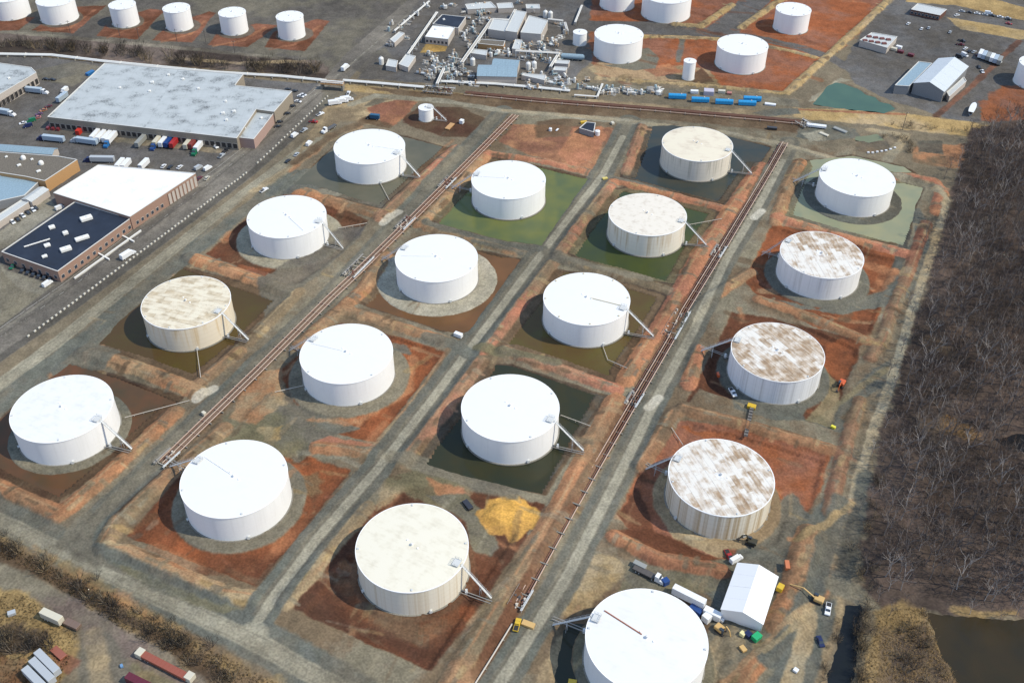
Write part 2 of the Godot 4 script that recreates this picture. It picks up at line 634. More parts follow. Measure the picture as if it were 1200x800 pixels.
func paint_ground() -> void:
	# open dirt of the field
	paint("dirt", "grey", PackedVector2Array([Vector2(-500, -900), Vector2(500, 0)]), -9.0, 1, 0, 1)
	P("gravel", "brown", 10, 10, 0.8, [100,600, 600,120, 940,160, 1100,220, 1000,560, 900,830, 300,830])
	# --- upper left: tank farm, scrub, warehouse yards
	P("tar", "grey", 2, 2, 1, [-200,-40, 510,-40, 440,60, 395,95, 200,70, -200,40])
	P("umber", "plum", 4, 3, 0.95, [-200,30, 0,38, 120,46, 250,58, 380,74, 388,93, 300,84, 120,72, -200,50])
	L("tan", "straw", 2.5, 2, 1.5, 0.8, [-100,58, 60,66, 190,80, 380,93])
	L("tan", "plum", 4.0, 2, 1.5, 0.8, [180,66, 280,74, 330,72, 372,72])
	L("grey", "pale", 5, 2, 1, 0.6, [-60,32, 60,42, 230,58, 330,68])
	for a in [[113,42, 128,25, 175,10, 192,13, 160,46], [178,47, 195,30, 245,13, 252,15, 225,50], [243,53, 252,40, 300,27, 325,30, 290,55],
			[310,55, 320,37, 372,22, 386,25, 357,60], [37,35, 50,27, 90,8, 125,6, 85,39], [-30,22, 40,20, 22,35, -30,36]]:
		P("clay", "rust", 1.5, 1.2, 1, a)
	for a in [[126,44, 150,34, 172,26], [190,49, 222,40, 240,24], [250,54, 285,47, 310,32], [316,58, 345,52, 375,30], [45,36, 80,33, 110,12]]:
		L("orange", "clay", 2.5, 1.5, 1.2, 0.6, a)
	for a in [[345,45, 14], [276,41, 14], [213,36, 14], [147,31, 14], [72,27, 16]]:
		var w := g(a[0], a[1] - 5)
		C("tar", "grey", Vector2(w.x, w.z), a[2] * 0.95, 1.5, 1, 0.85)
	P("yard", "tar", 2, 1, 1, [-150,52, 0,62, 120,74, 345,97, 383,97, 245,202, 165,264, 80,327, 0,388, -150,500])
	P("grey", "gravel", 3, 2, 0.7, [25,85, 85,72, 118,78, 100,92, 85,102, 40,92])
	P("gravel", "grey", 1.5, 1, 0.8, [62,95, 95,85, 92,98, 80,98])
	P("tan", "gravel", 2, 2, 0.6, [110,160, 250,165, 262,180, 150,168])
	P("pale", "gravel", 1.5, 1, 0.75, [0,270, 56,232, 68,245, 10,288, -20,300])
	P("gravel", "pale", 3, 2, 0.7, [0,310, 30,325, 66,334, 60,345, 20,372, -20,390])
	P("grey", "gravel", 2, 1, 0.8, [0,315, 20,338, 50,345, 30,368, 0,380])
	# highway and its verges
	P("slate", "grey", 4, 3, 0.9, [-120,500, 60,415, 250,262, 330,190, 350,200, 290,250, 215,315, 100,420, -80,560])
	P("asphalt", "tar", 0.8, 0.3, 1, [-140,520, 0,424, 100,354, 200,280, 296,206, 345,163, 388,118, 404,98, 424,76, 520,-8, 487,-8, 404,64, 378,94, 330,134, 245,198, 160,262, 70,328, 0,382, -140,478])
	L("tar", "dark", 4.6, 1.2, 0.4, 0.9, [-120,504, 0,419, 100,349, 200,275, 296,201, 345,158, 388,112])
	L("asphalt", "pale", 1.6, 1.2, 0.3, 0.5, [-120,470, 0,388, 100,318, 240,213, 350,126, 396,88, 440,50, 505,-6])
	L("tar", "dark", 1.2, 1.0, 0.3, 0.6, [-120,476, 0,394, 100,324, 240,219, 350,131, 396,92])
	L("tar", "dark", 1.0, 1.0, 0.3, 0.4, [-120,462, 0,382, 100,312, 240,206])
	L("tar", "yard", 5.0, 1.6, 0.8, 0.7, [86,330, 165,272, 232,222])
	L("pale", "gravel", 7.5, 1.4, 0.4, 1.0, [-120,538, 0,450, 62,404, 130,350, 225,274, 300,216, 345,182, 385,150, 412,122])
	L("tan", "dirt", 5, 4, 2.5, 0.7, [100,424, 215,305, 300,222, 340,196])
	L("orange", "brown", 3, 3, 2.5, 0.6, [60,440, 130,380, 160,352])
	L("orange", "tan", 3, 3, 2.5, 0.7, [340,200, 385,165, 420,148])
	P("tan", "dirt", 3, 2.5, 0.9, [388,118, 420,100, 470,112, 500,117, 440,146, 400,142, 375,160, 345,185, 360,160])
	P("dark", "grey", 3, 2, 0.7, [424,125, 440,115, 456,116, 440,124])
	P("grey", "tar", 3, 2, 0.8, [378,105, 400,100, 420,112, 395,122, 375,125])
	P("clay", "orange", 2, 2, 0.95, [428,126, 465,117, 492,119, 461,148, 450,146])
	L("mud", "brown", 6, 3, 2, 0.8, [345,190, 390,158, 430,140, 455,148])
	# --- plant yard at the top
	P("yard", "tar", 3, 2, 1, [432,72, 510,-20, 700,-20, 705,60, 660,104, 520,98, 420,92])
	P("grey", "tar", 2, 1.5, 0.8, [410,80, 450,55, 470,80, 440,92])
	P("moss", "sand", 1, 0.5, 0.9, [492,62, 500,50, 526,50, 522,60])
	P("tan", "grass", 3, 2, 0.9, [400,98, 520,108, 600,112, 700,120, 700,126, 600,120, 520,116, 400,106])
	# top right: basins with red floors
	P("clay", "red", 3, 3, 1, [695,-20, 1060,-20, 1040,10, 975,66, 925,109, 700,92, 690,40])
	P("yard", "tar", 2, 0.8, 1, [680,24, 760,25, 828,33, 856,12, 875,-12, 916,-12, 872,32, 862,44, 845,46, 760,40, 690,37])
	L("yard", "grey", 4, 2, 1, 1, [800,46, 795,72])
	L("yard", "tar", 9, 2, 0.8, 1, [860,40, 900,47, 940,56, 975,68, 1000,82])
	P("tan", "moss", 3, 3, 0.8, [710,70, 770,80, 800,76, 830,82, 850,104, 700,92, 690,80])
	P("clay", "orange", 2, 2, 0.8, [752,80, 785,74, 800,84, 770,90])
	P("grey", "slate", 1.5, 1, 1, [740,58, 760,56, 773,68, 768,80, 745,82, 705,76, 740,74])
	P("deep", "mud", 1.5, 1, 0.8, [806,92, 822,80, 838,96, 815,98])
	P("grey", "gravel", 2, 2, 1, [670,96, 800,104, 935,116, 940,126, 800,112, 660,104])
	# far right yard, grass, pond bank
	P("yard", "tar", 2, 2, 1, [988,74, 1048,-20, 1400,-20, 1400,150, 1120,142, 1098,134, 1045,118, 1000,96])
	P("grass", "straw", 2, 1.5, 0.95, [1062,2, 1120,6, 1180,20, 1260,34, 1260,26, 1150,-6, 1062,-6])
	P("grass", "tan", 2, 1.5, 0.95, [1110,20, 1160,28, 1205,36, 1230,44, 1195,46, 1125,34])
	P("dark", "tar", 2, 1, 0.8, [1150,-6, 1300,30, 1300,20, 1190,-12])
	P("clay", "red", 3, 3, 0.9, [1150,120, 1175,100, 1260,104, 1260,140, 1150,142])
	L("deep", "clay", 4, 2, 1.5, 0.8, [1098,136, 1140,100, 1195,48])
	P("grass", "tan", 2.5, 2, 1, [930,126, 1000,128, 1060,133, 1160,146, 1160,160, 1090,156, 1040,148, 930,138])
	L("clay", "orange", 2.5, 1.5, 1, 0.9, [935,128, 1000,131, 1060,134])
	P("pale", "gravel", 2, 2, 0.9, [945,120, 985,90, 1000,94, 975,100, 955,118])
	# --- band along the pipeline at the head of the field
	P("brown", "mud", 2, 2, 0.9, [430,102, 600,114, 800,128, 945,144, 940,156, 800,142, 600,128, 470,112])
	P("tan", "dirt", 2, 2, 0.8, [690,116, 800,124, 900,130, 940,138, 800,130, 690,122])
	P("slate", "grey", 1.5, 1.5, 1, [880,132, 905,127, 935,127, 938,133, 900,136])
	P("slate", "grey", 2, 2, 1, [935,150, 955,142, 1000,150, 1010,160, 960,166, 935,160])
	P("pale", "gravel", 2, 2, 0.9, [940,156, 965,152, 970,164, 950,166])
	P("brown", "orange", 3, 2.5, 0.9, [1068,175, 1080,168, 1150,170, 1140,200, 1110,196, 1070,190])
	P("grey", "dark", 2, 2, 0.9, [1075,165, 1105,165, 1105,180, 1076,178])
	P("dark", "brown", 2, 1.5, 0.9, [1005,165, 1040,165, 1045,175, 1020,180, 1003,176])
	L("gravel", "tan", 6, 2, 1.5, 1, [1040,188, 1056,168, 1062,158, 1020,152])
	P("orange", "clay", 3, 2.5, 0.85, [585,165, 600,145, 720,150, 715,178, 700,200, 660,192, 615,180])
	P("mud", "brown", 3, 2, 0.8, [628,142, 672,138, 668,160, 628,162])
	P("pink", "orange", 2.5, 1.5, 0.8, [655,180, 672,150, 704,148, 712,160, 690,190, 670,195])
	P("mud", "deep", 2.5, 2, 0.9, [475,137, 490,126, 540,125, 571,141, 555,160, 517,160, 472,144])
	# --- basins
	var kinds := {4: ["mud", "deep"], 3: ["mud", "brown"], 2: ["rust", "mud"], 1: ["mud", "grey"], 5: ["mud", "moss"], 6: ["brown", "mud"],
		7: ["red", "rust"], 8: ["red", "rust"], 9: ["mud", "dark"], 10: ["mud", "moss"], 11: ["mud", "brown"], 12: ["dark", "mud"],
		13: ["rust", "deep"], 14: ["moss", "grey"], 15: ["red", "rust"], 16: ["rust", "deep"], 17: ["red", "clay"], 18: ["mud", "brown"]}
	for k in CELLS:
		P(kinds[k][0], kinds[k][1], 1.6, 1.2, 1, CELLS[k])
	# wet mud along the water's edge
	for k in [1, 3, 4, 5, 6, 9, 10, 11, 12, 14]:
		var e: Array = CELLS[k].duplicate()
		e.append(e[0])
		e.append(e[1])
		L("mud", "umber", 1.6, 1.0, 1.0, 0.8, e)
	# smears of other soil washed along the floors of the dry basins
	var sr := RandomNumberGenerator.new()
	sr.seed = 808
	var dA := Vector2(0.43, -0.90)
	var dB := Vector2(0.905, 0.425)
	for k in [2, 7, 8, 13, 15, 16, 17]:
		var cp := wpoly(CELLS[k])
		var cl := cp[0]
		var ch := cp[0]
		for q in cp:
			cl = cl.min(q)
			ch = ch.max(q)
		for i in 34:
			var q := Vector2(sr.randf_range(cl.x, ch.x), sr.randf_range(cl.y, ch.y))
			if not Geometry2D.is_point_in_polygon(q, cp):
				continue
			var d := (dB if sr.randf() < 0.65 else dA).rotated(sr.randf_range(-0.35, 0.35)) * sr.randf_range(3.0, 13.0)
			var tones: Array = [["deep", "mud"], ["rust", "deep"], ["orange", "tan"], ["clay", "orange"], ["mud", "brown"], ["red", "clay"]][sr.randi() % 6]
			paint(tones[0], tones[1], PackedVector2Array([q - d, q + d * 0.2, q + d + d.orthogonal() * 0.15]), sr.randf_range(0.5, 2.2), 2.4, 1.8, 0.55)
	for i in 90:
		var q := Vector2(sr.randf_range(40.0, 330.0), sr.randf_range(-790.0, -640.0))
		var d := dB.rotated(sr.randf_range(-0.5, 0.5)) * sr.randf_range(4.0, 16.0)
		var tones: Array = [["rust", "red"], ["clay", "orange"], ["red", "clay"]][sr.randi() % 3]
		if Geometry2D.is_point_in_polygon(q, wpoly([695,-20, 1060,-20, 1040,10, 975,66, 925,109, 700,92, 690,40])):
			paint(tones[0], tones[1], PackedVector2Array([q - d, q + d]), sr.randf_range(0.6, 2.0), 2.4, 1.6, 0.4)
	# dry ground inside and around the basins
	P("grey", "slate", 1.5, 1.2, 1, [330,470, 300,480, 320,520, 370,515, 420,500, 380,480])
	P("grey", "moss", 2, 2, 0.9, [260,490, 330,440, 350,480, 400,520, 350,540, 300,520, 255,515])
	P("tan", "orange", 2.5, 2.5, 0.75, [290,440, 330,430, 335,470, 300,500, 270,490])
	P("sand", "tan", 1.5, 2, 0.55, roughen([298,502, 312,498, 327,500, 324,512, 310,518], 6.0, 2.5, 8))
	P("pink", "orange", 1.5, 1.5, 0.9, [364,520, 385,512, 440,522, 436,536, 400,530])
	L("gravel", "pale", 3, 2, 1, 0.7, [350,530, 400,536, 425,548])
	L("tan", "orange", 2, 1.5, 1.2, 0.85, [520,414, 484,470, 440,518])
	L("orange", "tan", 4, 2.5, 2, 0.7, [484,418, 478,455, 420,492, 365,490])
	P("tan", "moss", 2.5, 2.5, 0.8, [452,560, 500,545, 560,570, 520,600, 470,575, 440,600])
	P("pink", "orange", 2, 2, 0.85, [500,560, 545,570, 548,590, 515,585])
	P("moss", "grey", 1.6, 1.2, 1, [500,578, 545,576, 570,600, 586,640, 575,652, 555,645, 545,610])
	P("sand", "ochre", 0.7, 1.2, 1, roughen([554,601, 566,594, 572,584, 600,577, 622,588, 634,600, 626,620, 614,624, 600,638, 590,624, 576,627, 566,614], 6.0, 2.2, 12))
	P("clay", "rust", 2, 2, 0.8, [552,645, 585,650, 590,672, 560,690])
	L("brown", "red", 9, 4, 2, 0.7, [400,690, 440,725, 500,745, 545,720])
	L("deep", "rust", 5, 4, 2, 0.7, [385,690, 420,728, 490,765, 540,735])
	L("orange", "rust", 5, 3, 2, 0.5, [180,640, 240,668, 300,665, 370,600])
	P("moss", "rust", 3, 3, 0.6, [352,560, 372,552, 378,575, 366,600])
	P("clay", "red", 2, 2, 0.9, [800,500, 870,508, 970,530, 955,580, 935,620, 912,560])
	P("brown", "tan", 1.5, 1, 1, [776,560, 790,600, 850,640, 856,650, 842,652, 790,630, 766,590])
	P("red", "rust", 2, 1.5, 1, [724,622, 760,615, 846,655, 840,675, 770,648])
	P("deep", "rust", 2, 2, 0.9, [725,600, 745,570, 760,600, 770,625, 740,622])
	P("grey", "slate", 2, 2, 1, [862,645, 900,595, 930,575, 950,600, 985,560, 985,600, 960,620, 940,640, 928,690, 915,720, 880,760, 850,790, 832,800, 832,700, 800,670, 850,655])
	P("grey", "moss", 2, 2, 0.9, [722,690, 740,672, 780,670, 860,650, 862,690, 720,705])
	P("tan", "straw", 2.5, 2.5, 0.8, [655,720, 690,650, 720,648, 732,670, 715,690, 690,710])
	P("brown", "tan", 2.5, 2.5, 0.85, [628,800, 650,745, 665,735, 660,810])
	P("tan", "grey", 2, 2, 0.8, [835,750, 860,730, 875,750, 860,790, 836,800])
	P("rust", "red", 2, 2, 0.9, [866,380, 890,372, 905,380, 870,410])
	P("red", "rust", 2, 2, 0.9, [1000,395, 1012,402, 990,450, 965,430, 970,400])
	P("slate", "grey", 1.5, 1.2, 1, [855,450, 860,478, 905,492, 950,492, 985,470, 1015,440, 1045,420, 1050,440, 1010,470, 985,490, 1000,500, 985,508, 940,488, 968,445, 966,430, 950,460, 900,475])
	P("moss", "tan", 1.5, 1.5, 0.9, [966,430, 985,448, 985,475, 975,500, 945,490, 962,470])
	L("tan", "moss", 3, 2, 1, 0.8, [985,472, 1010,452, 1040,432])
	P("grey", "slate", 1.5, 1.2, 1, [905,350, 960,360, 1000,352, 1030,340, 1060,310, 1085,300, 1080,330, 1055,358, 1020,360, 990,366, 930,362])
	P("slate", "grey", 1.5, 1.2, 1, [1048,238, 1060,246, 1078,244, 1086,262, 1092,292, 1080,300, 1072,262, 1062,252])
	P("dark", "slate", 1.5, 1.2, 1, [1058,255, 1068,270, 1055,330, 1035,345, 1050,300])
	L("orange", "rust", 8, 3, 2, 0.8, [1018,308, 1045,318, 1030,335])
	L("red", "rust", 7, 3, 2, 0.9, [900,352, 960,378, 1010,388])
	L("slate", "dark", 3.0, 1.5, 1, 0.9, [905,478, 940,487])
	L("grey", "slate", 5, 1.5, 1, 0.95, [900,508, 940,518])
	for k in RINGS:
		var tk: Array = TANKS[k]
		C(RINGS[k][1], RINGS[k][2], Vector2(tk[0], tk[1]), RINGS[k][0], 1.2, 0.6, 1)
	for b in BERMS:
		L(b[2], b[3], b[1] * 1.8, 0.7, 1.0, 0.95, b[4])
		var bw := wpoly(b[4])
		for s in bw.size() - 1:
			var bd := (bw[s + 1] - bw[s]).normalized()
			var bn := bd.orthogonal()
			var bl := bw[s].distance_to(bw[s + 1])
			# crest worn to lighter earth, foot in darker soil, grey gravel spilt across
			paint("tan", b[2], PackedVector2Array([bw[s] + bn * b[1] * 0.25, bw[s + 1] + bn * b[1] * 0.25]), 0.45, 0.8, 0.5, 0.7)
			for q in int(bl / 4.0):
				var at: Vector2 = bw[s] + bd * sr.randf() * bl + bn * sr.randf_range(-0.8, 0.8) * b[1]
				var tones: Array = [["grey", "dirt"], ["dirt", "gravel"], ["brown", "mud"], ["tan", "straw"], [b[2], "tan"]][sr.randi() % 5]
				var d := (bn if sr.randf() < 0.4 else bd) * sr.randf_range(0.8, 3.5)
				paint(tones[0], tones[1], PackedVector2Array([at - d, at + d]), sr.randf_range(0.3, 1.3), 0.9, 0.9, 0.7)
	# trenches the pipe racks run in
	L("brown", "rust", 5.0, 1.4, 1.0, 0.8, [919,168, 902,197, 845,293, 800,366, 710,525, 667,597, 560,790])
	L("brown", "rust", 4.6, 1.4, 1.0, 0.75, [600,140, 540,200, 472,268, 417,322, 300,437, 190,544])
	L("umber", "mud", 3.0, 1.4, 0.8, 0.85, [190,548, 160,578, 138,604])
	L("brown", "deep", 6.0, 1.4, 1.0, 0.75, [560,111, 632,118, 760,128, 900,140, 938,144])
	for i in 420:
		var sx := sr.randf_range(60.0, 1090.0)
		var sy := sr.randf_range(130.0, 800.0)
		if sy < 470.0 - sx * 0.8:
			continue
		var q := g(sx, sy)
		var p := Vector2(q.x, q.z)
		var d := (dB if sr.randf() < 0.5 else dA).rotated(sr.randf_range(-0.3, 0.3)) * sr.randf_range(1.5, 9.0)
		var tones: Array = [["brown", "mud"], ["tan", "dirt"], ["grey", "dark"], ["straw", "tan"], ["gravel", "pale"], ["orange", "brown"]][sr.randi() % 6]
		paint(tones[0], tones[1], PackedVector2Array([p - d, p + d]), sr.randf_range(0.2, 1.1), 1.4, 1.4, 0.4)
	# --- inner roads
	for a in [[[300,726, 322,694, 370,630, 440,550, 510,460, 545,413, 600,340, 650,274, 705,204, 728,160, 738,140], 13.0],
			[[568,825, 600,775, 660,680, 722,560, 770,462, 812,385, 850,302, 890,236, 915,188, 926,166], 12.0],
			[[92,640, 108,612, 150,572, 240,484, 300,427, 370,362, 440,287, 505,217, 565,155, 590,128], 11.0]]:
		L("grey", "slate", a[1], 1.6, 0.7, 1.0, a[0])
		L("gravel", "grey", 6.0, 2, 0.8, 0.9, a[0])
	L("grey", "slate", 16, 3, 1.5, 0.95, [-140,545, -20,598, 100,656, 200,702, 300,748, 360,782, 420,816])
	L("gravel", "pale", 7, 1.8, 0.5, 0.95, [-140,550, -20,602, 100,660, 200,706, 300,752, 360,786, 420,820])
	L("pale", "pale", 4.0, 0.8, 0.2, 1.0, [303,726, 324,694, 372,630, 442,550, 512,460, 547,413, 602,340, 652,274, 707,204, 730,160])
	L("pale", "pale", 4.2, 0.8, 0.2, 1.0, [570,825, 602,775, 662,680, 724,560, 772,462, 814,385, 852,302, 892,236, 917,188])
	P("gravel", "pale", 3, 1.5, 0.9, [288,730, 300,722, 312,735, 318,752, 345,772, 320,765, 280,742])
	P("gravel", "grey", 3, 2, 0.9, [60,640, 85,610, 105,600, 108,625, 118,650, 150,672, 110,662])
	P("slate", "moss", 2, 2, 0.7, [128,658, 160,668, 260,710, 290,712, 260,720, 180,690])
	for off in [-1.0, 1.0]:
		for a in [[[303,726, 324,694, 372,630, 442,550, 512,460, 547,413, 602,340, 652,274, 707,204, 730,160], 0.0], [[570,825, 602,775, 662,680, 724,560, 772,462, 814,385, 852,302, 892,236, 917,188], 0.0],
				[[92,640, 108,612, 150,572, 240,484, 300,427, 370,362, 440,287, 505,217, 565,155], 0.0], [[-140,550, -20,602, 100,660, 200,706, 300,752, 360,786, 420,820], 0.0], [[-120,535, 0,452, 62,404, 130,350, 225,274, 300,216, 345,182], 0.0]]:
			var w := wpoly(a[0])
			for i in w.size() - 1:
				var e: Vector2 = (w[i + 1] - w[i]).normalized().orthogonal() * off
				paint("gravel", "grey", PackedVector2Array([w[i] + e * 0.5, w[i + 1] + e * 0.5]), 0.15, 0.8, 0.3, 0.25)
				paint("grey", "dark", PackedVector2Array([w[i] + e * 2.4, w[i + 1] + e * 2.4]), 0.3, 1.0, 0.6, 0.35)
	L("slate", "grey", 8.0, 1.8, 1.4, 0.9, [70,432, 130,380, 200,318, 270,258, 318,222])
	L("orange", "tan", 2.4, 1.8, 1.6, 0.7, [100,424, 150,376, 205,322])
	# cross tracks between basins
	L("grey", "slate", 6, 2, 1.5, 0.95, [500,262, 550,276, 600,288, 636,292])
	L("slate", "grey", 3, 2, 1, 0.8, [555,284, 610,297])
	L("grey", "gravel", 6, 2, 1.5, 0.9, [640,296, 700,314, 760,328])
	L("slate", "grey", 5, 2, 1.5, 0.9, [716,208, 750,216, 780,224])
	L("grey", "gravel", 8, 2.5, 1.5, 0.9, [462,536, 500,546, 560,566, 600,575])
	L("grey", "moss", 6, 2, 1.5, 0.9, [560,408, 620,418, 650,426])
	L("grey", "slate", 7, 2, 1.5, 0.85, [500,398, 530,402, 550,415])
	P("slate", "grey", 2, 2, 0.85, [395,402, 430,395, 475,402, 480,412, 440,405])
	P("grey", "slate", 2, 2, 0.9, [70,425, 105,400, 140,412, 122,432, 100,436])
	P("slate", "grey", 2, 2, 0.9, [300,235, 350,200, 385,190, 410,200, 395,215, 355,225, 320,230])
	P("grey", "pale", 1.5, 1, 0.9, [365,222, 395,220, 410,222, 398,230, 380,232])
	P("grey", "tar", 2, 2, 0.9, [300,330, 345,300, 400,265, 430,262, 425,275, 350,340, 310,372])
	for a in [[[448,262, 468,248], 4.0], [[230,468, 250,455], 4.5], [[760,478, 772,466], 4.5], [[884,255, 893,247], 4.5]]:
		L("white", "stone", a[1], 0.6, 0.2, 0.85, a[0])
	# perimeter road, top and right
	L("gravel", "pale", 6, 2.5, 1.5, 0.95, [412,122, 440,112, 520,118, 590,130, 735,142, 850,156, 920,170, 1000,192, 1060,210, 1096,222])
	L("pale", "tan", 3.5, 1.8, 0.8, 0.85, [590,129, 735,141, 850,155, 920,169, 1000,191, 1060,209])
	L("tan", "pale", 4.2, 1.2, 0.8, 1.0, [1096,222, 1110,235, 1106,250, 1094,290, 1084,320, 1066,375, 1053,420, 1040,462, 1021,512, 1008,555, 1000,590])
	L("orange", "tan", 6, 2, 1.5, 0.95, [1003,590, 992,622, 976,662, 962,695])
	L("slate", "dark", 8, 3, 2, 0.9, [1018,560, 1005,610, 992,650, 985,690])
	L("slate", "grey", 8, 2.5, 1.5, 0.95, [985,590, 970,640, 955,690, 930,740, 900,770])
	L("straw", "tan", 3, 1.5, 1, 0.9, [1000,590, 970,612, 935,635])
	L("tan", "orange", 2.2, 1.2, 0.8, 0.85, [962,700, 930,725, 900,752, 872,778, 850,800])
	L("tan", "moss", 2.0, 1.2, 0.8, 0.8, [955,712, 925,742, 895,765])
	P("slate", "grey", 2.5, 1.5, 0.95, [900,800, 935,745, 960,705, 985,700, 985,730, 965,780, 955,820, 890,820])
	L("tan", "pale", 6, 2, 1.2, 0.95, [950,720, 940,760, 928,800, 924,820])
	L("tan", "brown", 3, 2, 1.5, 0.9, [985,700, 982,730, 968,770, 956,820])
	P("gravel", "grey", 3, 2, 0.9, [972,670, 1000,680, 1030,700, 1050,715, 1010,712, 985,700, 968,690])
	# --- wood floor, lower right scrub
	P("litter", "umber", 3, 3, 1, [1122,200, 1140,150, 1200,140, 1400,140, 1400,740, 1195,726, 1100,718, 1040,715, 1012,690, 1010,640, 1022,560, 1060,420, 1098,300])
	P("straw", "brown", 4, 3, 0.9, [1030,720, 1060,706, 1086,712, 1092,740, 1105,770, 1125,800, 1150,830, 1010,830, 1020,770])
	P("brown", "litter", 3, 3, 0.7, [1050,740, 1085,730, 1098,770, 1110,800, 1060,820, 1040,800])
	L("tan", "straw", 4, 2, 1.5, 0.8, [1028,745, 1020,780, 1014,820])
	L("straw", "tan", 3, 2, 1.5, 0.8, [1120,714, 1150,720, 1190,718])
	L("ochre", "brown", 8, 4, 3, 0.5, [1090,400, 1110,410])
	L("ochre", "brown", 10, 4, 4, 0.6, [1090,500, 1110,495, 1130,505])
	# --- lower left: scrub bank, lane, yards
	P("straw", "brown", 4, 3, 0.9, [-140,570, 0,628, 110,684, 220,742, 330,800, 380,840, 240,840, 150,760, 60,690, 0,650, -140,600])
	P("orange", "straw", 4, 3, 0.6, [40,640, 120,680, 210,735, 190,735, 100,690])
	P("umber", "mud", 4, 3, 0.8, [-120,590, 0,640, 60,668, 130,705, 200,745, 260,790, 240,800, 180,755, 100,708, 30,672, -120,610])
	P("plum", "gravel", 3, 2, 1, [-140,610, 0,660, 50,680, 130,725, 200,765, 240,800, 260,840, 120,840, 95,740, 40,700, 0,690, -140,650])
	P("grey", "tar", 3, 2.5, 0.8, [95,740, 130,740, 155,780, 170,830, 90,830, 92,780])
	L("tan", "plum", 7, 3, 1.5, 0.6, [108,745, 116,775, 124,830])
	P("straw", "grass", 4, 3, 0.95, [-140,680, 0,690, 30,695, 55,720, 90,742, 92,760, 70,800, 60,840, -140,840])
	P("umber", "litter", 4, 4, 0.8, [-30,735, 20,735, 52,745, 45,765, 0,770, -30,775])
	P("rust", "brown", 4, 3, 0.7, [0,765, 30,770, 35,790, 20,830, -20,830])
	P("clay", "brown", 2, 2, 0.8, [55,758, 75,765, 92,775, 80,790, 62,772])
	P("moss", "straw", 3, 2, 0.8, [150,772, 175,785, 210,805, 200,815, 160,800])

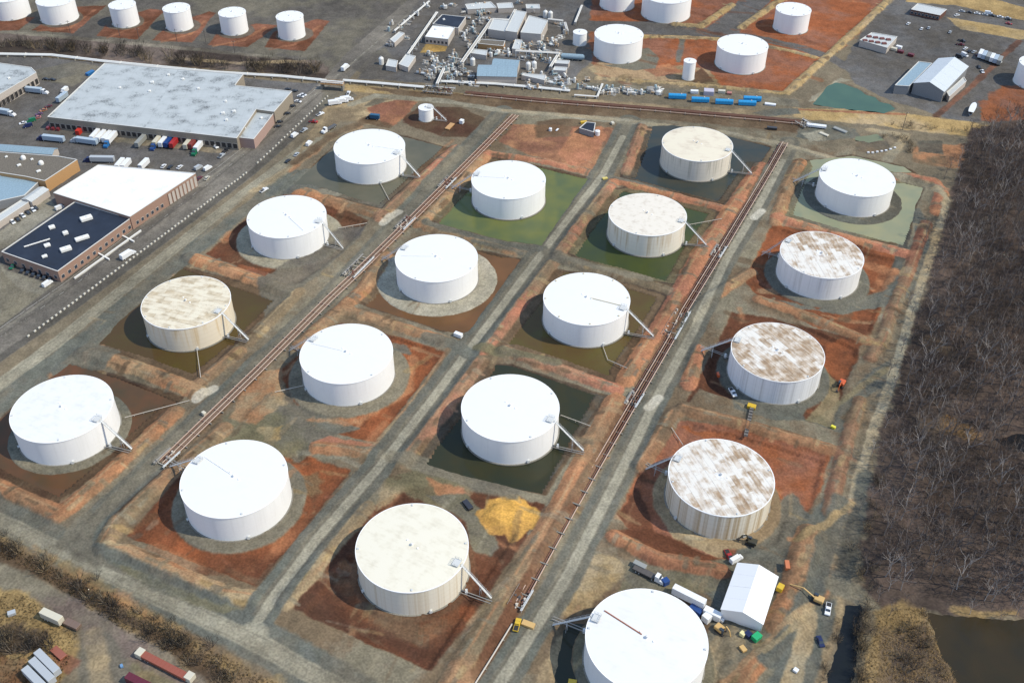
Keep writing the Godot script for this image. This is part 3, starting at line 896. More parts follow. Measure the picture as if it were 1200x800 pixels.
func build_ground() -> void:
	nz = noise_bytes(7, 0.022)
	nz2 = noise_bytes(19, 0.03)
	hgt.resize((GW + 1) * (GD + 1))
	own.resize((GW + 1) * (GD + 1))
	var t0 := Time.get_ticks_msec()
	paint_ground()
	print("paint ms ", Time.get_ticks_msec() - t0)
	bands.resize(NB)
	var task := WorkerThreadPool.add_group_task(paint_band, NB)
	WorkerThreadPool.wait_for_group_task_completion(task)
	for q in bands:
		tex.append_array(q)
	bands.clear()
	print("grain ms ", Time.get_ticks_msec() - t0)
	# relief
	for k in CELLS:
		raise(wpoly(CELLS[k]), -1.0, -1.1, 3.0, 2, 1)
	for t in TANKS:
		raise(PackedVector2Array([Vector2(t[0], t[1]), Vector2(t[0] + 0.01, t[1])]), 22.0, -0.9, 3.0, 0, 1)
	for k in RINGS:
		var t: Array = TANKS[k]
		raise(PackedVector2Array([Vector2(t[0], t[1]), Vector2(t[0] + 0.01, t[1])]), RINGS[k][0], 0.02, 2.0, 3, 1)
	for b in BERMS:
		raise(wpoly(b[4]), b[1] * 1.05, b[0] * 1.15, b[1] * 0.42, 4, 0)
	raise(wpoly([566,604, 580,590, 602,586, 620,600, 612,618, 590,622]), -1.0, 0.6, 4.0, 0, 1)
	for p in [POND_GREEN, POND_BROWN, STREAM, POND_WOOD, POND_SMALL]:
		raise(wpoly(roughen(p, 8.0, 2.0, 5)), -1.0, -1.2, 3.0, 0, 1)
	for r in GD + 1:
		for c in GW + 1:
			hgt[r * (GW + 1) + c] += (nz[(r * 5 & 1023) * 1024 + (c * 5 & 1023)] - 128) * 0.0022
	for a in [[300,726, 322,694, 370,630, 440,550, 510,460, 545,413, 600,340, 650,274, 705,204, 728,160, 738,140],
			[568,825, 600,775, 660,680, 722,560, 770,462, 812,385, 850,302, 890,236, 915,188, 926,166],
			[92,640, 108,612, 150,572, 240,484, 300,427, 370,362, 440,287, 505,217, 565,155, 590,128],
			[412,122, 440,112, 520,118, 590,130, 735,142, 850,156, 920,170, 1000,192, 1060,210, 1096,222, 1110,235, 1106,250, 1094,290, 1084,320, 1066,375, 1053,420, 1040,462, 1021,512, 1008,555, 992,622, 976,662, 950,720, 928,800]]:
		claim(wpoly(a), 3.2, 5)
	claim(wpoly([-140,550, -20,602, 100,660, 200,706, 300,752, 360,786, 420,820]), 5.0, 5)
	claim(wpoly([-120,535, 0,452, 62,404, 130,350, 225,274, 300,216, 345,182, 385,150, 412,122]), 3.2, 5)
	claim(wpoly([-140,505, 0,407, 100,338, 200,266, 300,188, 384,111, 402,96, 424,76, 520,-8, 487,-8, 404,64, 378,94, 330,134, 245,198, 160,262, 70,328, 0,382, -140,478]), -1.0, 6)
	claim(wpoly([-140,610, 0,660, 50,680, 130,725, 200,765, 240,800, 260,840, 120,840, 95,740, 40,700, 0,690, -140,650]), -1.0, 7)
	claim(wpoly([1122,200, 1140,150, 1200,140, 1400,140, 1400,740, 1195,726, 1100,718, 1040,715, 1012,690, 1010,640, 1022,560, 1060,420, 1098,300]), -1.0, 8)
	print("relief ms ", Time.get_ticks_msec() - t0)
	var im := Image.create_from_data(tw, th, false, Image.FORMAT_RGB8, tex)
	var m := StandardMaterial3D.new()
	m.albedo_texture = ImageTexture.create_from_image(im)
	m.roughness = 0.95
	m.metallic_specular = 0.2
	M.ground = m
	# one sheet, cut into the pieces of the setting
	var w1 := GW + 1
	var verts := PackedVector3Array()
	var norms := PackedVector3Array()
	var uvs := PackedVector2Array()
	verts.resize(w1 * (GD + 1))
	norms.resize(w1 * (GD + 1))
	uvs.resize(w1 * (GD + 1))
	for r in GD + 1:
		for c in w1:
			var k := r * w1 + c
			verts[k] = Vector3(GX0 + c, hgt[k], GZ0 + r)
			uvs[k] = Vector2(float(c) / GW, float(r) / GD)
			var hx: float = hgt[k + (1 if c < GW else 0)] - hgt[k - (1 if c > 0 else 0)]
			var hz: float = hgt[k + (w1 if r < GD else 0)] - hgt[k - (w1 if r > 0 else 0)]
			norms[k] = Vector3(-hx, 2.0, -hz).normalized()
	var names := ["", "ground", "basin_floor", "gravel_pad", "earth_bank", "gravel_road", "highway", "dirt_lane", "wood_floor"]
	for id in [1, 2, 3, 4, 5, 6, 7, 8]:
		var remap := PackedInt32Array()
		remap.resize(w1 * (GD + 1))
		remap.fill(-1)
		var v2 := PackedVector3Array()
		var n2 := PackedVector3Array()
		var u2 := PackedVector2Array()
		var ix := PackedInt32Array()
		for r in GD:
			for c in GW:
				var k := r * w1 + c
				var o := own[k]
				if (o if o > 0 else 1) != id:
					continue
				for q in [k, k + 1, k + w1 + 1, k, k + w1 + 1, k + w1]:
					if remap[q] < 0:
						remap[q] = v2.size()
						v2.append(verts[q])
						n2.append(norms[q])
						u2.append(uvs[q])
					ix.append(remap[q])
		if ix.is_empty():
			continue
		var arr := []
		arr.resize(Mesh.ARRAY_MAX)
		arr[Mesh.ARRAY_VERTEX] = v2
		arr[Mesh.ARRAY_NORMAL] = n2
		arr[Mesh.ARRAY_TEX_UV] = u2
		arr[Mesh.ARRAY_INDEX] = ix
		var am := ArrayMesh.new()
		am.add_surface_from_arrays(Mesh.PRIMITIVE_TRIANGLES, arr)
		setting(names[id], am, m)
	print("mesh ms ", Time.get_ticks_msec() - t0)
	# the country beyond, to the horizon
	var st := ST()
	var x0 := GX0
	var x1 := GX0 + GW
	var z0 := GZ0
	var z1 := GZ0 + GD
	var F := 4000.0
	for q in [[-F, -F, F, z0], [-F, z1, F, F], [-F, z0, x0, z1], [x1, z0, F, z1]]:
		quad(st, Vector3(q[0], 0, q[3]), Vector3(q[0], 0, q[1]), Vector3(q[2], 0, q[1]), Vector3(q[2], 0, q[3]))
	setting("terrain", st.commit(), grain(rgb(112, 104, 92), 5, 0.15, 60.0))

# ---------------------------------------------------------------- water
const POND_GREEN := [980,95, 990,96, 1015,110, 1050,126, 1035,131, 980,126, 952,122, 963,107]
const POND_BROWN := [1088,716, 1120,722, 1200,726, 1330,730, 1330,840, 1160,840, 1125,800, 1102,765, 1096,740]
const STREAM := [992,708, 1010,708, 1006,735, 1004,765, 998,800, 996,830, 964,830, 972,790, 984,750]
const POND_WOOD := [1166,512, 1200,508, 1230,516, 1220,530, 1180,526]
const POND_SMALL := [1003,158, 1028,157, 1036,163, 1020,166, 1002,164]

func water(called: String, px: Array, level: float, ca: Color, cb: Color, sd: int, rough := 0.12) -> void:
	var poly := wpoly(px if called == "standing_water" else roughen(px, 9.0, 1.6, sd), level)
	if Geometry2D.is_polygon_clockwise(poly):
		poly.reverse()
	var grown := Geometry2D.offset_polygon(poly, 1.3, Geometry2D.JOIN_ROUND)
	var o := setting(called, flat_poly(grown[0], level), null)
	var m := StandardMaterial3D.new()
	m.albedo_texture = noise_tex(sd, 0.008, ca, cb, 256, 3)
	m.uv1_scale = Vector3(0.45, 0.45, 0.45)
	m.roughness = rough
	m.metallic_specular = 0.3
	o.material_override = m

func build_water() -> void:
	var W := {4: [[106, 70, 46], [78, 66, 48]], 3: [[80, 62, 38], [82, 72, 36]], 1: [[104, 100, 84], [88, 88, 74]], 5: [[108, 112, 62], [86, 98, 66]],
		6: [[116, 82, 52], [98, 72, 46]], 9: [[70, 68, 58], [52, 62, 62]], 10: [[70, 78, 38], [60, 70, 46]],
		11: [[88, 70, 42], [90, 82, 42]], 12: [[46, 52, 42], [58, 56, 36]], 14: [[150, 148, 116], [132, 138, 114]]}
	for k in W:
		var a: Array = W[k][0]
		var b: Array = W[k][1]
		water("standing_water", CELLS[k], -0.42, rgb(a[0], a[1], a[2]), rgb(b[0], b[1], b[2]), 100 + k)
	water("standing_water", [662,742, 676,734, 692,736, 688,800, 694,840, 646,840, 654,790], -0.75, rgb(54, 54, 44), rgb(48, 52, 44), 139)
	water("pond", POND_GREEN, -0.5, rgb(76, 104, 88), rgb(68, 96, 84), 140)
	water("pond", POND_BROWN, -0.5, rgb(62, 52, 34), rgb(50, 46, 36), 141)
	water("stream", STREAM, -0.5, rgb(34, 38, 42), rgb(28, 32, 34), 142)
	water("pond", POND_WOOD, -0.5, rgb(36, 34, 34), rgb(30, 30, 30), 143)
	water("pond", POND_SMALL, -0.5, rgb(124, 128, 100), rgb(110, 118, 92), 144)

# ---------------------------------------------------------------- storage tanks
func nv(x: int, y: int) -> float:
	return nz[(y & 1023) * 1024 + (x & 1023)] / 255.0

func nv2(x: int, y: int) -> float:
	return nz2[(y & 1023) * 1024 + (x & 1023)] / 255.0

func tone(c: Color, d: Color, t: float) -> Color:
	return c.lerp(d, clampf(t, 0.0, 1.0))

func roof_material(dirt: float, stain: Color, sd: int, coarse := 1.0, threshold := 0.5, ang := 0.4, white := Color(0.845, 0.85, 0.85)) -> StandardMaterial3D:
	var ca := cos(ang)
	var sa := sin(ang)
	# white paint with rust and grime blotches, 192 texels over the roof
	var n := 192
	var im := Image.create(n, n, false, Image.FORMAT_RGB8)
	for y in n:
		for x in n:
			var u := int(x * ca + y * sa)
			var v := int(y * ca - x * sa)
			var a := nv(int(x * coarse) + sd * 131, int(y * coarse) + sd * 57)
			var b := nv2(int(u * 0.7) + sd * 71, v * 5 + sd * 23)
			var c := nv(u * 2 + sd * 17, v * 2 + sd * 91)
			var t := clampf((a * 0.75 + b * 0.35 + c * 0.12 - threshold - 0.1) * 2.6, 0.0, 1.0) * dirt
			im.set_pixel(x, y, tone(white, stain.lerp(stain.darkened(0.25), c), t * (0.6 + 0.5 * b)))
	var m := mat(Color.WHITE, 0.7)
	m.albedo_texture = ImageTexture.create_from_image(im)
	return m

func shell_material(streak: float, stain: Color, base: Color, sd: int, from_top := true) -> StandardMaterial3D:
	var w := 512
	var h := 32
	var im := Image.create(w, h, false, Image.FORMAT_RGB8)
	for x in w:
		var a := nv(x * 3 + sd * 211, sd * 37 + 5)
		var l := nv2(x * 3 + sd * 97, sd * 61)
		var f := nv2(x * 8 + sd * 31, sd * 11 + 400)
		for y in h:
			var v := float(y) / h
			var run := clampf((v - (1.0 - l * 1.5)) * 3.0, 0.0, 1.0) if from_top else 1.0
			var t := clampf((a * 0.7 + f * 0.5 - 0.55) * 3.2, 0.0, 1.0) * run * streak
			t *= 0.65 + 0.6 * nv(x * 13, y * 29 + sd * 7)
			var seam := 0.035 if y % 6 == 0 else 0.0
			im.set_pixel(x, y, tone(base, stain, t).darkened(seam * streak + 0.02 * nv(x * 7, y * 17)))
	var m := mat(Color.WHITE, 0.55)
	m.albedo_texture = ImageTexture.create_from_image(im)
	m.uv1_scale = Vector3(1, 1.0 / TANK_H, 1)
	return m

func roof_cone(R: float, h: float, rise: float, n := 72) -> SurfaceTool:
	var st := ST()
	for i in n:
		var a0 := TAU * i / n
		var a1 := TAU * (i + 1) / n
		var p0 := Vector3(cos(a0) * R, h, sin(a0) * R)
		var p1 := Vector3(cos(a1) * R, h, sin(a1) * R)
		var c := Vector3(0, h + rise, 0)
		for v in [c, p0, p1]:
			var nn := Vector3(v.x / R, R / maxf(rise, 0.01) * 1.0, v.z / R).normalized()
			if v == c:
				nn = Vector3.UP
			st.set_normal(nn)
			st.set_uv(Vector2(v.x / R * 0.5 + 0.5, v.z / R * 0.5 + 0.5))
			st.add_vertex(v)
	return st

func roof_plates(roof: Node3D, R: float, h: float, rise: float, ang: float, mats: Array, pick: Callable) -> void:
	# lapped steel plates: strips of 2.4 m, joints staggered
	var disc := PackedVector2Array()
	for i in 48:
		disc.append(Vector2(cos(TAU * i / 48.0), sin(TAU * i / 48.0)) * (R - 0.25))
	var rot := Transform2D(ang, Vector2.ZERO)
	var inv := rot.affine_inverse()
	var sw := 2.5
	var row := 0
	var y := -R
	while y < R:
		var x := -R - (row % 3) * 2.4
		while x < R:
			var len := 7.2
			var rect := PackedVector2Array([Vector2(x + 0.04, y + 0.04), Vector2(x + len - 0.04, y + 0.04), Vector2(x + len - 0.04, y + sw - 0.04), Vector2(x + 0.04, y + sw - 0.04)])
			for cut in Geometry2D.intersect_polygons(rect, disc):
				var pts: PackedVector2Array = cut
				if pts.size() < 3:
					continue
				var lift := 0.03 + 0.035 * (row % 2) + rng.randf() * 0.02
				var st := ST()
				var world := PackedVector2Array()
				var cen := Vector2.ZERO
				for q in pts:
					world.append(rot * q)
					cen += rot * q
				cen /= pts.size()
				var idx := Geometry2D.triangulate_polygon(world)
				for k in idx:
					var q := world[k]
					st.set_normal(Vector3(q.x / R * rise / R, 1, q.y / R * rise / R).normalized())
					st.set_uv(Vector2(q.x / R * 0.5 + 0.5, q.y / R * 0.5 + 0.5))
					st.add_vertex(Vector3(q.x, h + rise * (1.0 - q.length() / R) + lift, q.y))
				for k in world.size():
					var p := world[k]
					var q := world[(k + 1) % world.size()]
					var yp := h + rise * (1.0 - p.length() / R) + lift
					var yq := h + rise * (1.0 - q.length() / R) + lift
					quad(st, Vector3(p.x, yp - lift, p.y), Vector3(p.x, yp, p.y), Vector3(q.x, yq, q.y), Vector3(q.x, yq - lift, q.y))
				part("roof_plate", st, mats[pick.call(cen)], roof)
			x += 7.2
		y += sw
		row += 1

func rails(st: SurfaceTool, a: Vector3, b: Vector3, n: int, hgt_: float, r := 0.05) -> void:
	tube(st, a + Vector3.UP * hgt_, b + Vector3.UP * hgt_, r, 5)
	tube(st, a + Vector3.UP * hgt_ * 0.5, b + Vector3.UP * hgt_ * 0.5, r * 0.8, 5)
	for i in n + 1:
		var p := a.lerp(b, float(i) / n)
		tube(st, p, p + Vector3.UP * hgt_, r, 5)

func gangway(o: Node3D, R: float, h: float, foot: Vector3, metal: Material) -> void:
	# sloping walkway from the roof edge down to the bank; foot in the tank's own space
	var d := Vector3(foot.x, 0, foot.z).normalized()
	var top := d * (R - 0.3) + Vector3.UP * (h + 0.25)
	var side := d.cross(Vector3.UP).normalized() * 0.42
	var st := ST()
	var ax := (foot - top)
	var lift := Vector3.UP * 0.08
	quad(st, top - side + lift, foot - side + lift, foot + side + lift, top + side + lift)
	quad(st, top + side - lift, foot + side - lift, foot - side - lift, top - side - lift)
	for s in [-1.0, 1.0]:
		var e: Vector3 = side * s
		quad(st, top + e - lift * 2.5, foot + e - lift * 2.5, foot + e + lift, top + e + lift)
	var n := int(ax.length() / 0.9)
	for i in n:
		var p := top + ax * (float(i) / n)
		quad(st, p - side + lift * 1.2, p - side + lift * 2.2, p + side + lift * 2.2, p + side + lift * 1.2)
	var gw := part("gangway", st, metal, o)
	for s in [-1.0, 1.0]:
		var rs := ST()
		rails(rs, top + side * s, foot + side * s, maxi(4, int(ax.length() / 2.5)), 1.0, 0.035)
		part("handrail", rs, metal, gw)
	var ps := ST()
	var mid := top.lerp(foot, 0.62)
	for s in [-1.0, 1.0]:
		tube(ps, mid + side * s, Vector3(mid.x, -0.9, mid.z) + side * 1.6 * s, 0.08, 6)
	tube(ps, mid + side * 1.5 - Vector3.UP * mid.y * 0.5, mid - side * 1.5 - Vector3.UP * mid.y * 0.5, 0.08, 6)
	part("trestle", ps, metal, gw)
	# landing on the roof edge
	var ls := ST()
	var c := d * (R - 2.2) + Vector3.UP * (h + 0.55)
	var t := Transform3D(Basis(d, Vector3.UP, d.cross(Vector3.UP)), c)
	box(ls, Vector3(-1.3, -0.05, -1.6), Vector3(1.3, 0.05, 1.6), t)
	for q in [[Vector3(-1.3, 0, -1.6), Vector3(1.3, 0, -1.6)], [Vector3(-1.3, 0, 1.6), Vector3(1.3, 0, 1.6)], [Vector3(-1.3, 0, -1.6), Vector3(-1.3, 0, 1.6)]]:
		rails(ls, t * q[0], t * q[1], 2, 1.05, 0.05)
	for q in [Vector3(-1.2, 0, -1.5), Vector3(1.2, 0, -1.5), Vector3(-1.2, 0, 1.5), Vector3(1.2, 0, 1.5)]:
		tube(ls, t * q, t * q - Vector3.UP * 0.6, 0.07, 5)
	part("landing", ls, metal, o)

func tank(label: String, X: float, Z: float, R: float, h: float, shell_m: Material, roof_m: Material, o_ := {}) -> Node3D:
	var o := thing("storage_tank", label, "tank", Vector3(X, 0, Z), 0.0, o_.get("group", "storage tanks of the farm"))
	var n := 72 if R > 12 else 40
	var rise := R * 0.03
	var st := ST()
	lathe(st, [Vector2(R, -1.1), Vector2(R, h)], n)
	part("shell", st, shell_m, o)
	st = ST()
	lathe(st, [Vector2(R + 0.02, h - 0.35), Vector2(R + 0.16, h - 0.35), Vector2(R + 0.16, h + 0.03), Vector2(R - 0.1, h + 0.03)], n)
	part("top_rim", st, M.tank_white, o)
	st = ST()
	lathe(st, [Vector2(R + 0.55, -1.1), Vector2(R + 0.55, 0.08), Vector2(R, 0.12)], n)
	part("foundation_ring", st, M.concrete, o)
	var roof := part("roof", roof_cone(R, h, rise), roof_m, o)
	# vents and hatches
	st = ST()
	tube(st, Vector3(0, h + rise - 0.1, 0), Vector3(0, h + rise + 0.7, 0), 0.35, 10)
	tube(st, Vector3(0, h + rise + 0.7, 0), Vector3(0, h + rise + 1.0, 0), 0.6, 10, 0.25)
	part("vent", st, M.tank_white, roof)
	if R > 8.0:
		for i in o_.get("hatches", 8):
			var a: float = o_.get("hatch_turn", 0.3) + TAU * i / o_.get("hatches", 8)
			var c := Vector3(cos(a), 0, sin(a)) * (R - 0.9)
			st = ST()
			var t := Transform3D(Basis(Vector3.UP, -a), c + Vector3.UP * (h + 0.02))
			cham(st, Vector3(-0.4, 0, -0.35), Vector3(0.4, 0.4, 0.35), 0.08, t)
			part("hatch", st, o_.get("hatch_mat", M.galv), roof)
		for q in [Vector2(2.2, 1.4), Vector2(-1.8, -2.4)]:
			st = ST()
			var yy: float = h + rise * (1.0 - q.length() / R)
			tube(st, Vector3(q.x, yy - 0.1, q.y), Vector3(q.x, yy + 0.3, q.y), 0.35, 10)
			part("manhole", st, M.tank_white, roof)
		for a in o_.get("manways", [1.2, 2.6]):
			st = ST()
			var d := Vector3(cos(a), 0, sin(a))
			tube(st, d * (R - 0.2) + Vector3.UP * 0.9, d * (R + 0.6) + Vector3.UP * 0.9, 0.55, 12)
			tube(st, d * (R + 0.6) + Vector3.UP * 0.9, d * (R + 0.72) + Vector3.UP * 0.9, 0.72, 12)
			part("manway", st, M.galv, o)
	if o_.has("roof_line"):
		var a: float = o_.roof_line
		var d := Vector3(cos(a), 0, sin(a))
		st = ST()
		tube(st, d * 2.0 + Vector3.UP * (h + rise * 0.9 + 0.2), d * (R - 3.0) + Vector3.UP * (h + rise * 0.15 + 0.2), 0.2 if o_.has("line_mat") else 0.09, 8)
		for k in 7:
			var q: Vector3 = d * lerpf(2.5, R - 3.5, k / 6.0)
			var yy: float = h + rise * (1.0 - q.length() / R)
			box(st, q + Vector3(-0.12, yy - 0.05, -0.12), q + Vector3(0.12, yy + 0.2, 0.12))
		part("roof_pipe", st, o_.get("line_mat", M.tank_white), roof)
	if o_.has("foot"):
		var f: Array = o_.foot
		var w := on(f[0], f[1])
		var foot := Vector3(w.x - X, w.y + 0.1, w.z - Z)
		gangway(o, R, h, foot, M.galv)
		# product line out to the rack under the gangway
		var d := Vector3(foot.x, 0, foot.z).normalized()
		var sd := d.cross(Vector3.UP)
		for k in 2:
			st = ST()
			var off: Vector3 = sd * (1.6 + 1.1 * k)
			var a: Vector3 = d * (R - 0.5) + off + Vector3.UP * 0.9
			var b: Vector3 = d * (foot.length() + 1.0) + off + Vector3.UP * (foot.y + 0.7)
			tube(st, a, b, 0.2 - 0.04 * k, 10)
			part("product_pipe", st, M.pipe_grey, o)
		st = ST()
		var v := d * (R + 2.2) + sd * 1.6 + Vector3.UP * 0.9
		box(st, v + Vector3(-0.5, -0.5, -0.5), v + Vector3(0.5, 0.6, 0.5))
		tube(st, v + Vector3.UP * 0.6, v + Vector3.UP * 1.5, 0.08, 6)
		tube(st, v + Vector3.UP * 1.5, v + Vector3.UP * 1.58, 0.5, 10)
		part("valve", st, M.galv, o)
	if o_.has("line"):
		var q: Array = o_.line
		st = ST()
		var prev := Vector3.ZERO
		for k in range(0, q.size(), 2):
			var w := on(q[k], q[k + 1])
			var p := Vector3(w.x - X, maxf(w.y, -0.1) + 0.45, w.z - Z)
			if k > 0:
				tube(st, prev, p, 0.16, 6)
				var ns := int(prev.distance_to(p) / 4.0) + 1
				for j in ns:
					var s := prev.lerp(p, float(j) / ns)
					tube(st, s, s - Vector3.UP * 1.3, 0.1, 5)
			prev = p
		part("foam_pipe", st, M.pipe_pale, o)
	return o

func build_tanks() -> void:
	M.tank_white = mat(Color(0.93, 0.93, 0.925), 0.5)
	M.galv = mat(Color(0.76, 0.77, 0.77), 0.55)
	M.concrete = grain(rgb(150, 146, 136), 31, 0.12, 5.0)
	M.pipe_pale = mat(rgb(196, 188, 176), 0.6)
	M.pipe_grey = mat(rgb(150, 146, 140), 0.6)
	M.rust_rail = mat(rgb(170, 104, 74), 0.8)
	M.tan_hatch = mat(rgb(206, 196, 168), 0.7)
	var W := Color(0.935, 0.935, 0.93)
	var clean := []
	for i in 3:
		clean.append([shell_material(0.10, Color(0.68, 0.68, 0.66), W, 3 + i), roof_material(0.04, Color(0.72, 0.70, 0.66), 5 + i)])
	var tan := Color(0.66, 0.54, 0.40)
	var brown := Color(0.52, 0.40, 0.31)
	var cream := Color(0.895, 0.87, 0.81)
	var A := []
	# 0..17 in the order of TANKS
	var L_ := [
		["clean white storage tank in grey-green water beside the small white tank", {"foot": [492,207], "line": [446,217, 456,235], "roof_line": 0.25}],
		["clean white storage tank on a pale gravel pad, next to the highway", {"foot": [402,291], "line": [396,268, 430,262], "roof_line": 0.9}],
		["cream rust-stained storage tank in brown water, next to the highway", {"foot": [291,398], "line": [231,412, 235,443]}],
		["white storage tank with faint radial scratches on its roof, in brown water", {"foot": [154,526], "line": [146,490, 222,470], "hatches": 4}],
		["clean white storage tank in olive green water, dark pipe line on its roof", {"foot": [529,221], "roof_line": 3.3, "hatches": 4}],
		["clean white storage tank on a broad pale gravel ring in brown water", {"foot": [447,305], "roof_line": 3.2, "hatches": 4}],
		["clean white storage tank on a grey gravel ring above orange dirt", {"foot": [339,411], "roof_line": 3.5, "line": [358,452, 322,460], "hatches": 4}],
		["clean white storage tank on a grey gravel ring in a dry red basin", {"foot": [199,547], "roof_line": 3.8, "hatches": 4}],
		["weathered cream storage tank with grey streaked shell in dark water", {"foot": [881,203], "hatches": 4}],
		["weathered white storage tank with tan streaks, standing in green water", {"foot": [828,287], "line": [807,266, 846,257], "hatches": 4}],
		["bright white storage tank with tan hatches round its roof edge", {"foot": [766,394], "roof_line": 0.35, "line_mat": M.tan_hatch, "hatch_mat": M.tan_hatch, "line": [706,407, 712,424, 735,432], "hatches": 8}],
		["clean white storage tank in a basin of dark green water", {"foot": [684,528], "line": [657,489, 692,500], "hatches": 4}],
		["cream-white storage tank with beige streaked shell on bare dark red earth", {"foot": [576,701], "hatches": 4}],
		["white storage tank in pale green water at the corner of the ring road", {"foot": [930,213], "hatches": 4}],
		["storage tank with half rusty, half white patchwork roof on red earth", {"foot": [893,299], "hatches": 4}],
		["storage tank with its whole roof covered in brown rust", {"foot": [822,411], "hatches": 4}],
		["storage tank with patched grey and rusty roof plates beside white tent", {"foot": [757,550], "hatches": 4, "line": [800,524, 787,502]}],
		["white storage tank with rusty pipe across its roof, beside the long white trailer", {"foot": [648,732], "roof_line": 3.83, "line_mat": M.rust_rail, "hatches": 4}]]
	var dirty := {
		2: [shell_material(0.6, Color(0.76, 0.64, 0.46), Color(0.885, 0.84, 0.755), 21), roof_material(0.8, Color(0.66, 0.57, 0.45), 22, 1.0, 0.45, 0.28, Color(0.835, 0.80, 0.725))],
		3: [clean[1][0], roof_material(0.14, Color(0.62, 0.62, 0.62), 23, 1.6, 0.45)],
		8: [shell_material(0.6, Color(0.58, 0.57, 0.51), Color(0.875, 0.845, 0.785), 25), roof_material(0.4, Color(0.66, 0.58, 0.50), 26, 0.7, 0.5, 0.2, Color(0.835, 0.80, 0.725))],
		9: [shell_material(0.6, Color(0.68, 0.58, 0.44), cream, 27), roof_material(0.4, Color(0.66, 0.58, 0.52), 28, 2.0, 0.52, 0.4, Color(0.84, 0.815, 0.765))],
		12: [shell_material(0.5, Color(0.74, 0.67, 0.56), Color(0.89, 0.865, 0.80), 29, false), roof_material(0.25, Color(0.70, 0.65, 0.55), 30, 1.4, 0.48, 0.5, Color(0.85, 0.83, 0.765))],
		13: [clean[0][0], roof_material(0.08, Color(0.70, 0.68, 0.66), 32)],
		14: [shell_material(0.25, Color(0.6, 0.6, 0.58), W, 33), roof_material(0.6, brown, 34, 1.6, 0.42)],
		15: [shell_material(0.3, Color(0.50, 0.50, 0.50), Color(0.90, 0.91, 0.92), 35, false), roof_material(1.0, Color(0.62, 0.50, 0.38), 36, 2.0, 0.3)],
		16: [shell_material(0.8, Color(0.62, 0.52, 0.38), Color(0.87, 0.84, 0.77), 37, false), roof_material(0.7, Color(0.58, 0.48, 0.38), 38, 1.8, 0.42)],
		17: [clean[2][0], roof_material(0.14, Color(0.74, 0.66, 0.60), 39, 1.2, 0.5)]}
	for i in TANKS.size():
		var m: Array = dirty.get(i, clean[i % 3])
		var o: Dictionary = L_[i][1]
		o["hatch_turn"] = 0.2 + i * 0.37
		var t := tank(L_[i][0], TANKS[i][0], TANKS[i][1], TANK_R, TANK_H, m[0], m[1], o)
		if i in [2, 14, 15, 16]:
			var roof: Node3D = t.get_node("roof")
			var ra: float = [0.28, 0, 1.45, 1.03, 1.22][[2, 0, 14, 15, 16].find(i)]
			var base: Color = Color(0.835, 0.80, 0.72) if i == 2 else Color(0.835, 0.82, 0.795)
			var stain: Color = Color(0.76, 0.69, 0.57) if i == 2 else Color(0.65, 0.54, 0.42)
			var white := roof_material(0.55, stain, 60 + i, 1.3, 0.46, ra, base)
			var grey := roof_material(0.8, stain, 60 + i, 1.3, 0.38, ra, base)
			var rusty := roof_material(1.0, stain, 60 + i, 1.3, 0.28, ra, base.lerp(stain, 0.2))
			var pick: Callable
			if i == 14:
				pick = func(c: Vector2) -> int:
					return (2 if rng.randf() < 0.75 else 1) if (c.y < -3.0 + c.x * 0.3 and not (c.x < -8.0 and c.y < -9.0)) else (1 if rng.randf() < 0.35 else 0)
			elif i == 15:
				pick = func(c: Vector2) -> int:
					return 0 if (c.length() < 5.0 or (c.x < -6.0 and c.y < -4.0)) else (2 if rng.randf() < 0.75 else 1)
			elif i == 16:
				pick = func(c: Vector2) -> int:
					return (2 if rng.randf() < 0.45 else 1) if (c.x > 4.0 or (c.y < -7.0 and c.x > -4.0) or (c.y > 11.0 and c.x < -2.0)) and rng.randf() < 0.8 else (0 if rng.randf() < 0.7 else 1)
			else:
				pick = func(_c: Vector2) -> int:
					var q := rng.randf()
					return 0 if q < 0.35 else (1 if q < 0.75 else 2)
			roof_plates(roof, TANK_R, TANK_H, TANK_R * 0.03, ra, [white, grey, rusty], pick)
	# the terminals beyond
	var far := [
		["big white tank at the plant edge with grey gravel beside it", 71.8, -684.3, 16.6, 14.2, {"roof_line": 5.9}],
		["big white tank alone in a wide red basin beyond the blue containers", 154.2, -669.6, 16.9, 13.8, {}],
		["tall white tank in the far red basin beside the tan bank", 200.7, -730.2, 12.4, 14.1, {}],
		["large white tank cut by the far edge of the red basin", 0, 0, 18.0, 15.0, {"px": [780, 16]}],
		["white tank at the far end of the plant, beside the large one", 0, 0, 13.0, 14.0, {"px": [723, 6]}],
		["slim white tank in a row on red pads, beside the road bend", -158.4, -711.5, 9.5, 14.0, {"group": "row of tall tanks on red pads"}],
		["second slim white tank in the row, counted from the highway", -200.6, -718.8, 9.5, 13.6, {"group": "row of tall tanks on red pads"}],
		["third slim white tank in the row, counted from the highway", -241.6, -724.7, 9.5, 14.1, {"group": "row of tall tanks on red pads"}],
		["fourth slim white tank in the row, counted from the highway", -282.1, -730.6, 9.4, 13.9, {"group": "row of tall tanks on red pads"}],
		["wide white tank fifth in the row, counted from the highway", 0, 0, 13.2, 14.0, {"px": [70, 21], "group": "row of tall tanks on red pads"}],
		["last wide white tank in the row, farthest from the highway", 0, 0, 13.2, 14.0, {"px": [14, 16], "group": "row of tall tanks on red pads"}],
		["small white vertical tank beside the plant's pale blue vessel", 46.2, -700.4, 4.8, 8.7, {}],
		["narrow white vertical tank behind the blue containers", 116.0, -647.0, 4.0, 12.4, {}],
		["small white vertical tank with a stair, in a dark muddy basin", -54.2, -588.0, 4.6, 7.8, {"foot": [523,141]}],
		["white tank partly hidden at the fence beside the leaning white hull", 0, 0, 12.0, 14.0, {"px": [1210, 97]}]]
